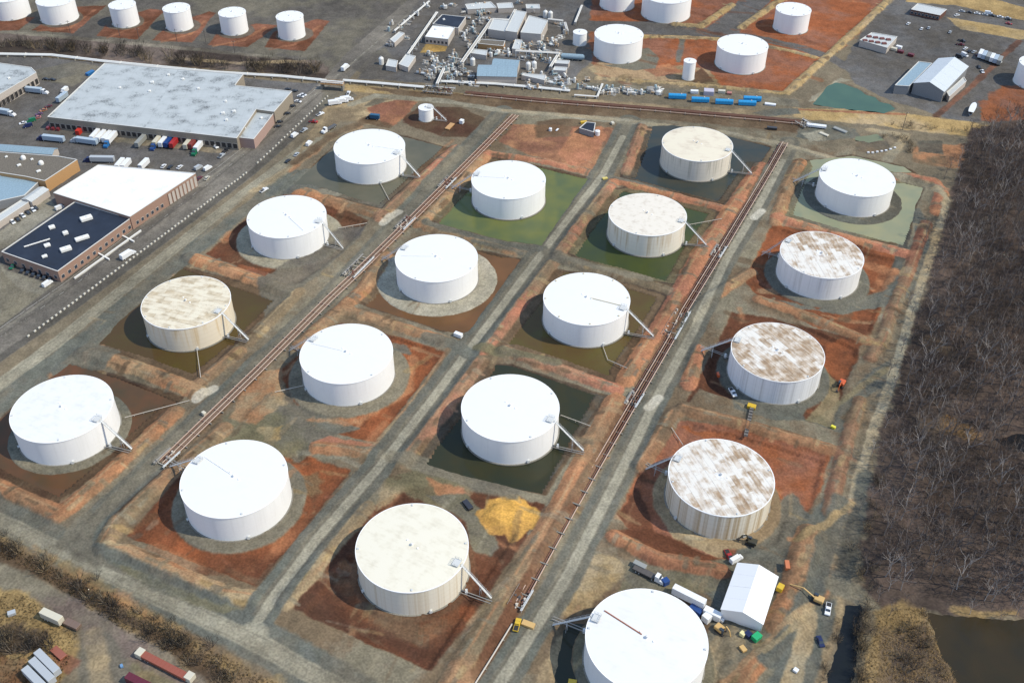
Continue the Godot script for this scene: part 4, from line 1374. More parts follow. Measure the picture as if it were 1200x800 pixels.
	for f in far:
		var X: float = f[1]
		var Z: float = f[2]
		if f[5].has("px"):
			var w := g(f[5].px[0], f[5].px[1])
			X = w.x
			Z = w.z
		var k := rng.randi() % 3
		tank(f[0], X, Z, f[3], f[4], clean[k][0], clean[k][1], f[5])

# ---------------------------------------------------------------- pipelines
func pipeline(called: String, label: String, px: Array, pipes: Array, step: float, up := 0.9, sleeper_w := 6.4) -> Node3D:
	# pipes: [side offset, radius, material, extra height]
	var pts := []
	for i in range(0, px.size(), 2):
		pts.append(on(px[i], px[i + 1]))
	var base: Vector3 = pts[0]
	var o := thing(called, label, "pipeline", base, 0.0, "pipe racks of the farm")
	for p in pipes:
		var st := ST()
		for i in pts.size() - 1:
			var a: Vector3 = pts[i] - base
			var b: Vector3 = pts[i + 1] - base
			var d := (b - a)
			d.y = 0
			d = d.normalized()
			var s := d.cross(Vector3.UP)
			var ye: float = p[3] if p.size() > 3 else 0.0
			var aa: Vector3 = a + s * p[0]
			var bb: Vector3 = b + s * p[0]
			aa.y = -base.y + up + ye
			bb.y = -base.y + up + ye
			tube(st, aa, bb, p[1], 8)
			# flanges
			var n := int(aa.distance_to(bb) / 24.0)
			for k in n:
				var q: Vector3 = aa.lerp(bb, (k + 0.5) / n)
				tube(st, q - d * 0.12, q + d * 0.12, p[1] * 1.5, 8)
		part("pipe", st, p[2], o)
	for i in pts.size() - 1:
		var a: Vector3 = pts[i] - base
		var b: Vector3 = pts[i + 1] - base
		var L0 := a.distance_to(b)
		var d := (b - a)
		d.y = 0
		d = d.normalized()
		var n := int(L0 / step)
		for k in n:
			var q := a.lerp(b, (k + 0.5) / n)
			q.y = hat(q.x + base.x, q.z + base.z) - base.y
			var st := ST()
			var t := Transform3D(Basis(d, Vector3.UP, d.cross(Vector3.UP)), q)
			box(st, Vector3(-0.25, -0.3, -sleeper_w * 0.5), Vector3(0.25, maxf(-base.y + up - q.y - 0.3, 0.1), sleeper_w * 0.5), t)
			part("sleeper", st, M.concrete, o)
	return o

func valve_station(label: String, px: Array, wide: float, seed_: int) -> void:
	# manifold: cross headers, gate valves with handwheels, walkway frame along the rack
	rng.seed = seed_
	var a := on(px[0], px[1])
	var b := on(px[2], px[3])
	var c := (a + b) * 0.5
	var d := (b - a)
	d.y = 0
	var L0 := d.length()
	d = d.normalized()
	var o := thing("valve_manifold", label, "manifold", Vector3(c.x, 0, c.z), atan2(-d.z, d.x))
	var n := int(L0 / 2.6)
	for i in n:
		var x := -L0 * 0.5 + (i + 0.5) * L0 / n
		for k in 3:
			if rng.randf() < 0.2:
				continue
			var z := lerpf(-wide * 0.4, wide * 0.4, k / 2.0) + rng.randf_range(-0.4, 0.4)
			var st := ST()
			var m: Material = [M.pipe_dark, M.pipe_grey, M.pipe_pale, M.pipe_red][rng.randi() % 4]
			tube(st, Vector3(x - 1.2, 0.9, z), Vector3(x + 1.2, 0.9, z), 0.25, 8)
			box(st, Vector3(x - 0.35, 0.5, z - 0.4), Vector3(x + 0.35, 1.4, z + 0.4))
			tube(st, Vector3(x, 1.4, z), Vector3(x, 2.1, z), 0.07, 6)
			tube(st, Vector3(x, 2.1, z), Vector3(x, 2.18, z), 0.45, 10)
			part("gate_valve", st, m, o)
		var hs := ST()
		tube(hs, Vector3(x, 0.55, -wide * 0.5), Vector3(x, 0.55, wide * 0.5), 0.2, 8)
		part("header_pipe", hs, [M.pipe_dark, M.pipe_grey, M.pipe_pale][rng.randi() % 3], o)
	for s in [-1.0, 1.0]:
		var st := ST()
		box(st, Vector3(-L0 * 0.5, 1.5, s * wide * 0.5 - 0.4), Vector3(L0 * 0.5, 1.58, s * wide * 0.5 + 0.4))
		for i in int(L0 / 4.0) + 1:
			var x := -L0 * 0.5 + 0.3 + i * (L0 - 0.6) / int(L0 / 4.0)
			tube(st, Vector3(x, -0.3, s * wide * 0.5), Vector3(x, 1.5, s * wide * 0.5), 0.1, 6)
		rails(st, Vector3(-L0 * 0.5, 1.58, s * (wide * 0.5 + 0.35)), Vector3(L0 * 0.5, 1.58, s * (wide * 0.5 + 0.35)), int(L0 / 2.5), 1.0, 0.05)
		part("walkway", st, M.galv if s < 0 else M.pipe_grey, o)

func build_pipes() -> void:
	M.pipe_red = mat(rgb(116, 78, 66), 0.75)
	M.pipe_pink = mat(rgb(190, 164, 148), 0.7)
	M.pipe_rust = mat(rgb(138, 102, 84), 0.8)
	M.pipe_dark = mat(rgb(84, 80, 78), 0.7)
	M.insul = mat(rgb(226, 226, 222), 0.5)
	var set_ := [[-2.1, 0.24, M.pipe_pink], [-1.1, 0.2, M.pipe_rust], [-0.1, 0.24, M.pipe_pink], [0.9, 0.2, M.pipe_red, 0.3], [2.0, 0.22, M.pipe_pink]]
	pipeline("pipe_rack", "pink and red pipe rack beside the gravel road nearest the highway", [604,136, 540,200, 472,268, 417,322, 385,352, 300,437, 190,544], set_, 7.0)
	pipeline("pipe_rack", "dark red pipe rack beside the gravel road of the rusty tanks", [919,168, 902,197, 845,293, 800,366, 785,398, 710,525, 667,597, 607,706], [[-2.2, 0.24, M.pipe_pink], [-1.3, 0.2, M.pipe_red], [-0.2, 0.2, M.pipe_rust], [0.7, 0.22, M.pipe_pink, 0.35], [1.9, 0.2, M.pipe_red]], 7.0)
	pipeline("pipe_rack", "long dark red pipe rack along the head of the tank field", [545,110, 632,118, 760,128, 900,140, 938,144], [[-1.9, 0.28, M.pipe_red], [-0.7, 0.28, M.pipe_rust], [0.5, 0.28, M.pipe_red], [2.8, 0.24, M.pipe_pink]], 9.0)
	pipeline("insulated_pipeline", "white insulated pipeline along the back of the warehouse yard", [-60,63, 0,65, 60,66, 120,73, 250,86, 330,91, 382,96], [[-0.7, 0.65, M.insul], [0.9, 0.55, M.insul]], 10.0, 1.2)
	pipeline("insulated_pipeline", "white insulated pipeline from the highway bridge to the plant manifold", [402,96, 440,99, 497,104], [[-0.6, 0.6, M.insul], [0.8, 0.5, M.insul]], 9.0, 1.3)
	pipeline("insulated_pipeline", "white insulated pipeline in front of the grey-blue plant shed", [516,97, 580,100, 625,104, 668,108], [[-0.6, 0.6, M.insul], [0.8, 0.5, M.insul]], 9.0, 1.3)
	pipeline("transfer_pipe", "single pale pipe lying along the lower end of the gravel road", [600,732, 578,768, 558,800, 545,822], [[0, 0.3, M.pipe_pale]], 8.0, 0.7, 1.2)
	valve_station("valve manifold of the rack beside the tank with tan hatches", [801,366, 783,398], 6.5, 11)
	valve_station("valve manifold of the rack beside the tank on the broad gravel ring", [432,302, 408,326], 6.5, 12)
	valve_station("valve manifold where the rack nearest the highway ends", [206,530, 186,548], 5.0, 13)
	valve_station("valve manifold by the yellow truck at the rack's end", [617,690, 603,714], 5.0, 14)
	valve_station("valve manifold between two white pipelines at the plant gate", [497,106, 532,109], 8.0, 15)
	valve_station("valve manifold where the top rack meets the ring road", [936,143, 948,150], 6.0, 16)
	valve_station("small valve manifold on the rack beside the dark green basin", [748,462, 738,478], 5.0, 17)
	valve_station("valve manifold on the rack at the green water basin", [846,290, 838,303], 5.0, 18)
	valve_station("valve manifold on the rack beside the olive water basin", [530,210, 518,222], 5.0, 19)
	valve_station("valve manifold on the rack between gravel ring tank and road slab", [482,256, 468,270], 5.0, 20)
	rng.seed = 99

# ---------------------------------------------------------------- buildings
func world_pts(px: Array, h: float) -> Array:
	var out := []
	for i in range(0, px.size(), 2):
		out.append(g(px[i], px[i + 1], h))
	return out

func flat_building(called: String, label: String, px: Array, h: float, wall_m: Material, roof_m: Material, o_ := {}) -> Node3D:
	# flat-roofed block; px are the roof's corners as seen, taken at height h
	var pts := world_pts(px, h)
	var c := Vector3.ZERO
	for p in pts:
		c += p
	c /= pts.size()
	c.y = 0
	var o := thing(called, label, o_.get("category", "building"), c, 0.0, o_.get("group", ""))
	var poly := PackedVector2Array()
	for p in pts:
		poly.append(Vector2(p.x - c.x, p.z - c.z))
	if Geometry2D.is_polygon_clockwise(poly):
		poly.reverse()
	var n := poly.size()
	var par: float = o_.get("parapet", 0.5)
	for i in n:
		var a := poly[i]
		var b := poly[(i + 1) % n]
		var st := ST()
		var e := (b - a).normalized()
		var nn := Vector2(e.y, -e.x) * 0.25
		var A := Vector3(a.x, -0.5, a.y)
		var B := Vector3(b.x, -0.5, b.y)
		var up := Vector3.UP * (h + 0.5)
		var I := Vector3(nn.x, 0, nn.y)
		quad(st, B, A, A + up, B + up)
		quad(st, A - I, B - I, B - I + up, A - I + up)
		quad(st, A + up, A - I + up, B - I + up, B + up)
		var wm: Material = wall_m
		if o_.has("walls") and o_.walls.has(i):
			wm = o_.walls[i]
		part("wall", st, wm, o)
		# coping
		st = ST()
		var cu := Vector3.UP * h
		quad(st, B + I * 0.4 + cu + Vector3.UP * 0.5, A + I * 0.4 + cu + Vector3.UP * 0.5, A + I * 0.4 + cu + Vector3.UP * 0.72, B + I * 0.4 + cu + Vector3.UP * 0.72)
		quad(st, A + I * 0.4 + cu + Vector3.UP * 0.72, A - I * 1.4 + cu + Vector3.UP * 0.72, B - I * 1.4 + cu + Vector3.UP * 0.72, B + I * 0.4 + cu + Vector3.UP * 0.72)
		quad(st, A - I * 1.4 + cu + Vector3.UP * 0.3, B - I * 1.4 + cu + Vector3.UP * 0.3, B - I * 1.4 + cu + Vector3.UP * 0.72, A - I * 1.4 + cu + Vector3.UP * 0.72)
		part("coping", st, o_.get("coping", M.trim), o)
	var am := flat_poly(poly, h - par * 0.3)
	var roof := mesh_node("roof", am, roof_m, o)
	if o_.has("units"):
		for u in o_.units:
			var w := g(u[0], u[1], h)
			var st := ST()
			var t := Transform3D(Basis(Vector3.UP, o_.get("turn", 0.6)), Vector3(w.x - c.x, h - par * 0.3, w.z - c.z))
			cham(st, Vector3(-u[2] * 0.5, 0.25, -u[3] * 0.5), Vector3(u[2] * 0.5, u[4], u[3] * 0.5), 0.15, t)
			for q in [-1, 1]:
				box(st, Vector3(u[2] * 0.35 * q - 0.15, -0.02, -u[3] * 0.45), Vector3(u[2] * 0.35 * q + 0.15, 0.25, u[3] * 0.45), t)
			tube(st, t * Vector3(u[2] * 0.15, u[4], 0), t * Vector3(u[2] * 0.15, u[4] + 0.25, 0), minf(u[2], u[3]) * 0.3, 10)
			part("roof_unit", st, M.unit_white, roof)
	return o

func facade(o: Node3D, a: Vector3, b: Vector3, n: int, w: float, y0: float, y1: float, kind: String, m: Material, frame: Material) -> void:
	# a row of doors or windows along the wall from a to b (the thing's own space)
	var d := (b - a)
	d.y = 0
	var L0 := d.length()
	d = d.normalized()
	var out := d.cross(Vector3.UP)
	for i in n:
		var x := (i + 0.5) * L0 / n
		var st := ST()
		var t := Transform3D(Basis(d, Vector3.UP, -out), a + d * x)
		t.origin.y = 0
		box(st, Vector3(-w * 0.5 - 0.2, y0, -0.08), Vector3(w * 0.5 + 0.2, y1 + 0.2, 0.06), t)
		var f := part(kind, st, frame, o)
		st = ST()
		box(st, Vector3(-w * 0.5, y0 + 0.05, -0.14), Vector3(w * 0.5, y1, -0.09), t)
		box(st, Vector3(-w * 0.5, y0 + 0.05, 0.07), Vector3(w * 0.5, y1, 0.11), t)
		part("pane" if kind == "window" else "leaf", st, m, f)

func gable_building(called: String, label: String, ridge: Array, half_w: float, eave: float, top: float, wall_m: Material, roof_l: Material, roof_r: Material, o_ := {}) -> Node3D:
	# ridge: two photo pixels of the ridge line at height top
	var a := g(ridge[0], ridge[1], top)
	var b := g(ridge[2], ridge[3], top)
	var c := (a + b) * 0.5
	c.y = 0
	var d := (b - a)
	d.y = 0
	var L0 := d.length() * 0.5
	var o := thing(called, label, o_.get("category", "building"), c, atan2(-d.z, d.x), o_.get("group", ""))
	var lw: float = o_.get("left", half_w)
	var rw: float = o_.get("right", half_w)
	# walls
	for s in [-1.0, 1.0]:
		var w: float = (lw if s < 0 else rw)
		var st := ST()
		box(st, Vector3(-L0, -0.5, s * w - 0.12), Vector3(L0, eave, s * w + 0.12))
		part("wall", st, wall_m, o)
		st = ST()
		var x: float = s * (L0 - 0.1)
		for e in [-0.1, 0.1]:
			var p := [Vector3(x + e, -0.5, -lw), Vector3(x + e, eave, -lw), Vector3(x + e, top - 0.05, 0), Vector3(x + e, eave, rw), Vector3(x + e, -0.5, rw)]
			if e * s > 0:
				p.reverse()
			if s < 0:
				p.reverse()
			tri(st, p[0], p[1], p[2])
			tri(st, p[0], p[2], p[3])
			tri(st, p[0], p[3], p[4])
		part("gable_wall", st, o_.get("gable", wall_m), o)
		# roof slope with seams, panels of about 6 m
		var n := maxi(1, int(2.0 * L0 / o_.get("panel", 6.0)))
		for i in n:
			var x0 := -L0 - 0.3 + (2.0 * L0 + 0.6) * i / n
			var x1 := -L0 - 0.3 + (2.0 * L0 + 0.6) * (i + 1) / n - 0.05
			var yb := eave - (top - eave) * 0.06
			var zz: float = s * w * 1.06
			st = ST()
			var q := [Vector3(x0, top, 0), Vector3(x1, top, 0), Vector3(x1, yb, zz), Vector3(x0, yb, zz)]
			var lift := Vector3.UP * (0.16 + 0.02 * (i % 2))
			if s > 0:
				quad(st, q[3] + lift, q[0] + lift, q[1] + lift, q[2] + lift)
			else:
				quad(st, q[2] + lift, q[1] + lift, q[0] + lift, q[3] + lift)
			quad(st, q[0], q[3], q[2], q[1])
			quad(st, q[3], q[3] + lift, q[2] + lift, q[2])
			quad(st, q[0] + lift, q[3] + lift, q[3], q[0])
			quad(st, q[1], q[2], q[2] + lift, q[1] + lift)
			part("roof_panel", st, roof_l if s < 0 else roof_r, o)
	return o

func build_buildings() -> void:
	M.trim = mat(rgb(214, 212, 206), 0.7)
	M.unit_white = mat(rgb(232, 232, 228), 0.6)
	M.roof_grey = roof_sheet(Color(0.655, 0.68, 0.69), 1, 0.62)
	M.roof_white = roof_sheet(Color(0.875, 0.885, 0.90), 2, 0.12)
	M.roof_navy = roof_sheet(Color(0.09, 0.135, 0.205), 3, 0.35)
	M.roof_tar = grain(rgb(124, 116, 104), 44, 0.12, 9.0)
	M.roof_blue = grain(rgb(150, 176, 192), 45, 0.08, 9.0, 0.6)
	M.roof_pale = grain(rgb(206, 210, 210), 46, 0.06, 9.0, 0.6)
	M.roof_shop = grain(rgb(214, 222, 228), 53, 0.06, 9.0, 0.5)
	M.brick = grain(rgb(180, 146, 128), 47, 0.12, 3.0)
	M.wall_pale = grain(rgb(206, 196, 186), 48, 0.08, 5.0)
	M.wall_tan = grain(rgb(204, 160, 110), 49, 0.08, 5.0)
	M.wall_grey = grain(rgb(150, 152, 154), 50, 0.08, 5.0)
	M.wall_pink = grain(rgb(190, 160, 148), 51, 0.08, 5.0)
	M.wall_beige = grain(rgb(176, 164, 146), 52, 0.14, 4.0)
	M.door_dark = mat(rgb(52, 50, 50), 0.6)
	M.glass = mat(rgb(60, 70, 82), 0.15)
	# the big distribution warehouse
	var wh := flat_building("warehouse", "huge warehouse with mottled grey-blue flat roof and truck docks", [122,74, 285,87, 275,100, 342,107, 321,131, 300,128, 277,162, 55,137], 8.0, M.wall_beige, M.roof_grey,
		{"units": [[178,97,2.2,1.6,1.3], [197,88,1.6,1.6,1.0], [214,93,1.8,1.6,1.0], [261,133,2.0,1.6,1.2], [274,131,2.0,1.6,1.2], [265,141,1.6,1.4,1.2], [175,107,1.6,1.6,0.9], [232,104,1.6,1.4,1.0], [140,103,1.6,1.4,0.9], [264,119,1.5,1.5,1.0]], "turn": 0.15})
	var c := wh.position
	facade(wh, g(55,137,8.0) - c, g(277,162,8.0) - c, 34, 2.6, 1.2, 4.2, "dock_door", M.door_dark, M.wall_pale)
	flat_building("warehouse_wing", "low grey-roofed wing with white parapet at the warehouse corner", [300,129, 321,132, 309,148, 297,163, 279,161], 6.5, M.wall_pink, M.roof_grey, {"parapet": 1.6, "units": [[306,138,1.6,1.4,1.0], [286,150,1.8,1.4,1.0]]})
	var lw := flat_building("warehouse", "grey-roofed warehouse with pale walls at the yard's far side", [-60,62, 0,74, 36,79, 42,85, 0,110, -60,148], 8.0, M.wall_pale, M.roof_grey, {"units": [[10,92,1.6,1.4,1.0]]})
	facade(lw, g(42,85,8.0) - lw.position, g(-60,148,8.0) - lw.position, 20, 2.6, 0.8, 4.4, "dock_door", M.door_dark, M.wall_pale)
	# white and navy roofs along the highway
	var wb := flat_building("flat_roof_building", "brick building with a bright white flat roof beside the highway", [115,193, 229,203, 152,254, 62,226], 8.0, M.brick, M.roof_white)
	facade(wb, g(229,203,8.0) - wb.position, g(195,226,8.0) - wb.position, 8, 1.8, 0.2, 6.8, "wall_panel", M.wall_pale, M.brick)
	facade(wb, g(190,229,8.0) - wb.position, g(155,252,8.0) - wb.position, 6, 1.6, 1.6, 3.4, "window", M.glass, M.wall_pale)
	var nb := flat_building("flat_roof_building", "brick building with a navy blue flat roof and white roof units", [87,236.5, 152.5,256, 67,318, 1,295], 6.5, M.brick, M.roof_navy,
		{"units": [[101,257,6,3.4,1.8], [60.5,267,3,2.4,1.4], [76.5,274,2.6,2.2,1.6], [96,280,7,2.6,1.5], [77,293,5.4,3,1.7], [52,301,2.6,1.6,1.2], [55,288,3.0,2.4,1.2], [43,285,13.0,0.5,0.8]], "turn": 0.6})
	facade(nb, g(152.5,256,6.5) - nb.position, g(67,318,6.5) - nb.position, 12, 1.8, 1.4, 3.2, "window", M.glass, M.wall_pale)
	facade(nb, g(67,318,6.5) - nb.position, g(1,295,6.5) - nb.position, 7, 1.8, 1.4, 3.2, "window", M.glass, M.wall_pale)
	# left edge cluster
	var tb := flat_building("flat_roof_building", "tan building with a tar roof and two white domes on it", [-40,172, 0,178, 68,183, 90,187, 52,212, 30,207, -40,196], 7.0, M.wall_tan, M.roof_tar, {"units": [[22,194,2.2,1.4,1.0], [45,201,2.4,1.4,1.0], [7,184,1.5,1.2,0.8], [37,187,1.5,1.2,0.8]]})
	for u in [[27,186], [48,192]]:
		var w := g(u[0], u[1], 7.0) - tb.position
		var st := ST()
		lathe(st, [Vector2(1.4, 6.8), Vector2(1.45, 7.8), Vector2(1.2, 8.6), Vector2(0.7, 9.1), Vector2(0, 9.25)], 14, Vector3(w.x, 0, w.z))
		part("roof_dome", st, M.unit_white, tb.get_node("roof"))
	gable_building("shed", "low shed with pale blue sheet roof behind the tan building", [-6,170, 63,175], 3.6, 4.0, 5.4, M.wall_pale, M.roof_blue, M.roof_blue)
	flat_building("flat_roof_building", "blue-grey roofed workshop at the yard's edge", [-30,203, 20,207, 46,212, 28,229, -30,242], 5.0, M.wall_grey, M.roof_blue)
	gable_building("canopy", "white barrel canopy beside the blue-grey workshop", [30,233, 50,219], 3.4, 4.0, 5.0, M.wall_pale, M.roof_pale, M.roof_pale)
	flat_building("long_shed", "long narrow pale blue shed behind a row of parked cars", [-40,275, 0,250, 28,232, 33,237, 0,259, -40,287], 3.6, M.wall_pale, M.roof_pale)
	# top right yard
	var gb := gable_building("workshop", "large workshop with bright white and grey gable roof near green pond", [1090,96, 1119,67], 9.0, 7.5, 11.0, M.wall_grey, M.roof_shop, M.roof_shop, {"left": 9.5, "right": 10.0})
	flat_building("workshop_wing", "low grey-blue wing attached to the gabled workshop", [1049,100, 1077,72, 1093,74, 1066,101], 6.0, M.wall_grey, M.roof_blue)
	flat_building("lean_to", "pale lean-to along the sunny side of the gabled workshop", [1110,108, 1130,90, 1133,95, 1113,113], 4.0, M.wall_pale, M.roof_pale)
	facade(gb, Vector3(-24, 0, 10.1), Vector3(-4, 0, 10.1), 3, 3.0, 0.1, 4.2, "door", M.door_dark, M.wall_pale)
	var ob := flat_building("office", "brown office with a pale flat roof beside the grass strip", [1068,11, 1076,4, 1110,11, 1102,18], 4.0, mat(rgb(104, 70, 58), 0.8), M.roof_pale)
	facade(ob, g(1068,11,4.0) - ob.position, g(1102,18,4.0) - ob.position, 8, 1.6, 1.0, 2.6, "window", M.glass, M.wall_pale)
	# plant buildings
	flat_building("plant_building", "navy-roofed plant building behind the white-roofed office", [507,28, 518,17, 546,20, 537,33], 5.0, M.wall_pale, M.roof_navy, {"units": [[520,23,1.6,1.4,0.9]]})
	var pw := flat_building("plant_office", "plant office with a white flat roof above a small lawn", [498,43, 507,30, 533,32, 525,46], 5.0, M.wall_pale, M.roof_white, {"units": [[511,34,2.2,1.4,0.8], [520,42,1.6,1.4,0.8]]})
	facade(pw, g(498,43,5.0) - pw.position, g(525,46,5.0) - pw.position, 6, 1.5, 1.2, 3.0, "window", M.glass, M.wall_pale)
	gable_building("plant_shed", "grey-blue plant shed with a wide ridged roof", [560,79, 606,80], 8.0, 6.0, 8.0, M.wall_pale, M.roof_blue, M.roof_blue)
	gable_building("plant_shed", "grey-blue shed behind the wide ridged plant shed", [578,70, 608,72], 5.0, 5.5, 7.0, M.wall_pale, M.roof_blue, M.roof_blue)
	flat_building("plant_building", "long pale roofed plant hall, the farther of two", [592,36, 604,12, 617,14, 606,38], 7.0, M.wall_pale, M.roof_pale)
	flat_building("plant_building", "pale grey roofed plant hall with square corner", [610,38, 620,18, 642,24, 634,40], 7.0, M.wall_pale, M.roof_pale)
	flat_building("plant_building", "pale grey plant hall behind the white pipe bridge", [572,34, 578,22, 597,24, 592,37], 6.0, M.wall_pale, M.roof_pale)
	flat_building("plant_annex", "tan low annex with an orange patch on its roof", [560,51, 563,46, 592,48, 590,54], 4.0, M.wall_tan, M.roof_tar)
	for b in [[[452,77, 455,69, 466,71, 464,79], "square white cabin at the plant gate"], [[467,75, 476,63, 487,66, 478,79], "white cabin with dark fittings at the plant gate"],
			[[457,46, 468,37, 474,39, 462,50], "white cabin among the plant's parking lanes"], [[551,62, 553,57, 571,59, 570,65], "white cabin behind the grey-blue shed"],
			[[600,57, 604,46, 612,47, 609,58], "upright white cabin at the pipe bridge"], [[611,88, 615,86, 640,88, 638,94], "long grey-roofed cabin beside the white pipeline"],
			[[652,70, 668,71, 666,75, 650,74], "white flat cabin below the pale blue vessel"], [[650,78, 665,79, 663,83, 648,82], "lower white flat cabin beside the plant road"],
			[[616,5, 632,5, 633,10, 617,10], "pale cabin at the plant's far fence"], [[545,5, 575,2, 582,9, 548,11], "pale equipment hall at the plant's far fence"],
			[[582,4, 600,3, 602,9, 584,10], "second pale hall at the plant's far fence"]]:
		flat_building("plant_cabin", b[1], b[0], 3.4, M.wall_pale, M.roof_pale, {"category": "cabin"})

func roof_sheet(base: Color, sd: int, dirt: float) -> StandardMaterial3D:
	# membrane roof: patches, seams and stains, 120 m a tile
	var n := 384
	var im := Image.create(n, n, false, Image.FORMAT_RGB8)
	for y in n:
		for x in n:
			var a := nv(int(x * 0.75) + sd * 311, int(y * 0.95) + sd * 77)
			var b := nv2(x * 7 + sd * 19, y * 7 + sd * 41)
			var d := clampf((a * 0.8 + b * 0.35 - 0.62) * 3.0, 0.0, 1.0) * dirt * (0.4 + b * 0.8)
			var c := base.darkened(d * 0.75).lightened(maxf(0.0, 0.45 - a) * dirt * 0.4)
			if (x % 24 == 0) or (y % 72 == 0):
				c = c.darkened(0.05 * dirt + 0.01)
			im.set_pixel(x, y, c)
	var m := mat(Color.WHITE, 0.75)
	m.albedo_texture = ImageTexture.create_from_image(im)
	m.uv1_triplanar = true
	m.uv1_world_triplanar = true
	m.uv1_scale = Vector3.ONE / 110.0
	return m

# ---------------------------------------------------------------- vehicles and yard gear
var first := {}     # kind -> the first one built, copied for the rest

func turn_to(px: float, py: float, dx: float, dy: float) -> float:
	# heading of a thing at a pixel whose length points along (dx, dy) in the photo
	var a := g(px, py)
	var b := g(px + dx, py + dy)
	return atan2(-(b.z - a.z), b.x - a.x)

func under(px: float, py: float, h: float) -> Vector3:
	# ground below the point seen at a pixel, h metres up
	var p := g(px, py, h)
	p.y = hat(p.x, p.z)
	return p

func paint_mat(r: float, gg: float, b: float, rough := 0.4) -> StandardMaterial3D:
	var k := "p%d_%d_%d" % [int(r), int(gg), int(b)]
	if not M.has(k):
		M[k] = mat(rgb(r, gg, b), rough)
	return M[k]

func wheels(o: Node3D, xs: Array, half: float, r: float) -> void:
	for x in xs:
		for s in [-1.0, 1.0]:
			var st := ST()
			tube(st, Vector3(x, r, s * half - 0.14), Vector3(x, r, s * half + 0.14), r, 12)
			var w := part("wheel", st, M.rubber, o)
			st = ST()
			tube(st, Vector3(x, r, s * (half + 0.13)), Vector3(x, r, s * (half + 0.16)), r * 0.55, 10)
			part("rim", st, M.galv, w)

func hull(st: SurfaceTool, prof: Array, half: float, tuck := 0.0) -> void:
	# side profile (x, y) clockwise, extruded across z, sides leaning in by tuck above the belt
	var n := prof.size()
	for i in n:
		var p: Vector2 = prof[i]
		var q: Vector2 = prof[(i + 1) % n]
		var hp := half - (tuck if p.y > 0.95 else 0.0)
		var hq := half - (tuck if q.y > 0.95 else 0.0)
		quad(st, Vector3(p.x, p.y, -hp), Vector3(q.x, q.y, -hq), Vector3(q.x, q.y, hq), Vector3(p.x, p.y, hp))
	var poly := PackedVector2Array(prof)
	var idx := Geometry2D.triangulate_polygon(poly)
	for k in range(0, idx.size(), 3):
		var v := [poly[idx[k]], poly[idx[k + 1]], poly[idx[k + 2]]]
		for s in [-1.0, 1.0]:
			var w := []
			for e in v:
				w.append(Vector3(e.x, e.y, s * (half - (tuck if e.y > 0.95 else 0.0))))
			var nn: Vector3 = (w[2] - w[0]).cross(w[1] - w[0])
			if nn.z * s < 0:
				tri(st, w[0], w[2], w[1])
			else:
				tri(st, w[0], w[1], w[2])

func car(label: String, px: float, py: float, dx: float, dy: float, col: Material, kind := "car", group := "") -> Node3D:
	var at := under(px, py, 0.9)
	var turn := turn_to(px, py, dx, dy)
	var key := kind + str(col.get_instance_id())
	if first.has(key):
		var c := copy_of(first[key], {"car": "parked_car", "pickup": "pickup_truck", "van": "delivery_van"}[kind], at, turn, label)
		if group != "":
			c.set_meta("group", group)
		return c
	var o := thing({"car": "parked_car", "pickup": "pickup_truck", "van": "delivery_van"}[kind], label, kind, at, turn, group)
	var st := ST()
	if kind == "van":
		hull(st, [Vector2(-2.7, 0.4), Vector2(-2.7, 2.3), Vector2(1.2, 2.35), Vector2(1.9, 1.4), Vector2(2.7, 1.2), Vector2(2.75, 0.4)], 0.98, 0.12)
		part("body", st, col, o)
		st = ST()
		quad(st, Vector3(1.25, 2.3, -0.8), Vector3(1.95, 1.42, -0.85), Vector3(1.95, 1.42, 0.85), Vector3(1.25, 2.3, 0.8))
		part("windscreen", st, M.glass, o)
		wheels(o, [-1.7, 1.75], 0.86, 0.36)
	elif kind == "pickup":
		hull(st, [Vector2(-2.7, 0.5), Vector2(-2.75, 1.1), Vector2(2.55, 1.1), Vector2(2.75, 0.95), Vector2(2.75, 0.5)], 0.98, 0.04)
		part("body", st, col, o)
		st = ST()
		hull(st, [Vector2(-0.35, 1.0), Vector2(-0.25, 1.85), Vector2(0.85, 1.85), Vector2(1.45, 1.0)], 0.9, 0.1)
		var cab := part("cab", st, col, o)
		st = ST()
		quad(st, Vector3(0.9, 1.84, -0.72), Vector3(1.5, 1.06, -0.78), Vector3(1.5, 1.06, 0.78), Vector3(0.9, 1.84, 0.72))
		part("windscreen", st, M.glass, cab)
		st = ST()
		box(st, Vector3(-2.6, 1.0, -0.8), Vector3(-0.45, 1.13, 0.8))
		part("load_bed", st, M.rubber, o)
		wheels(o, [-1.75, 1.75], 0.88, 0.4)
	else:
		hull(st, [Vector2(-2.2, 0.35), Vector2(-2.25, 0.9), Vector2(2.1, 0.85), Vector2(2.25, 0.6), Vector2(2.2, 0.35)], 0.9, 0.0)
		part("body", st, col, o)
		st = ST()
		hull(st, [Vector2(-1.7, 0.85), Vector2(-1.2, 1.42), Vector2(0.35, 1.45), Vector2(1.1, 0.86)], 0.82, 0.12)
		var cab := part("cabin", st, M.glass, o)
		st = ST()
		box(st, Vector3(-1.15, 1.42, -0.66), Vector3(0.3, 1.49, 0.66))
		part("roof", st, col, cab)
		wheels(o, [-1.35, 1.4], 0.8, 0.32)
	first[key] = o
	return o

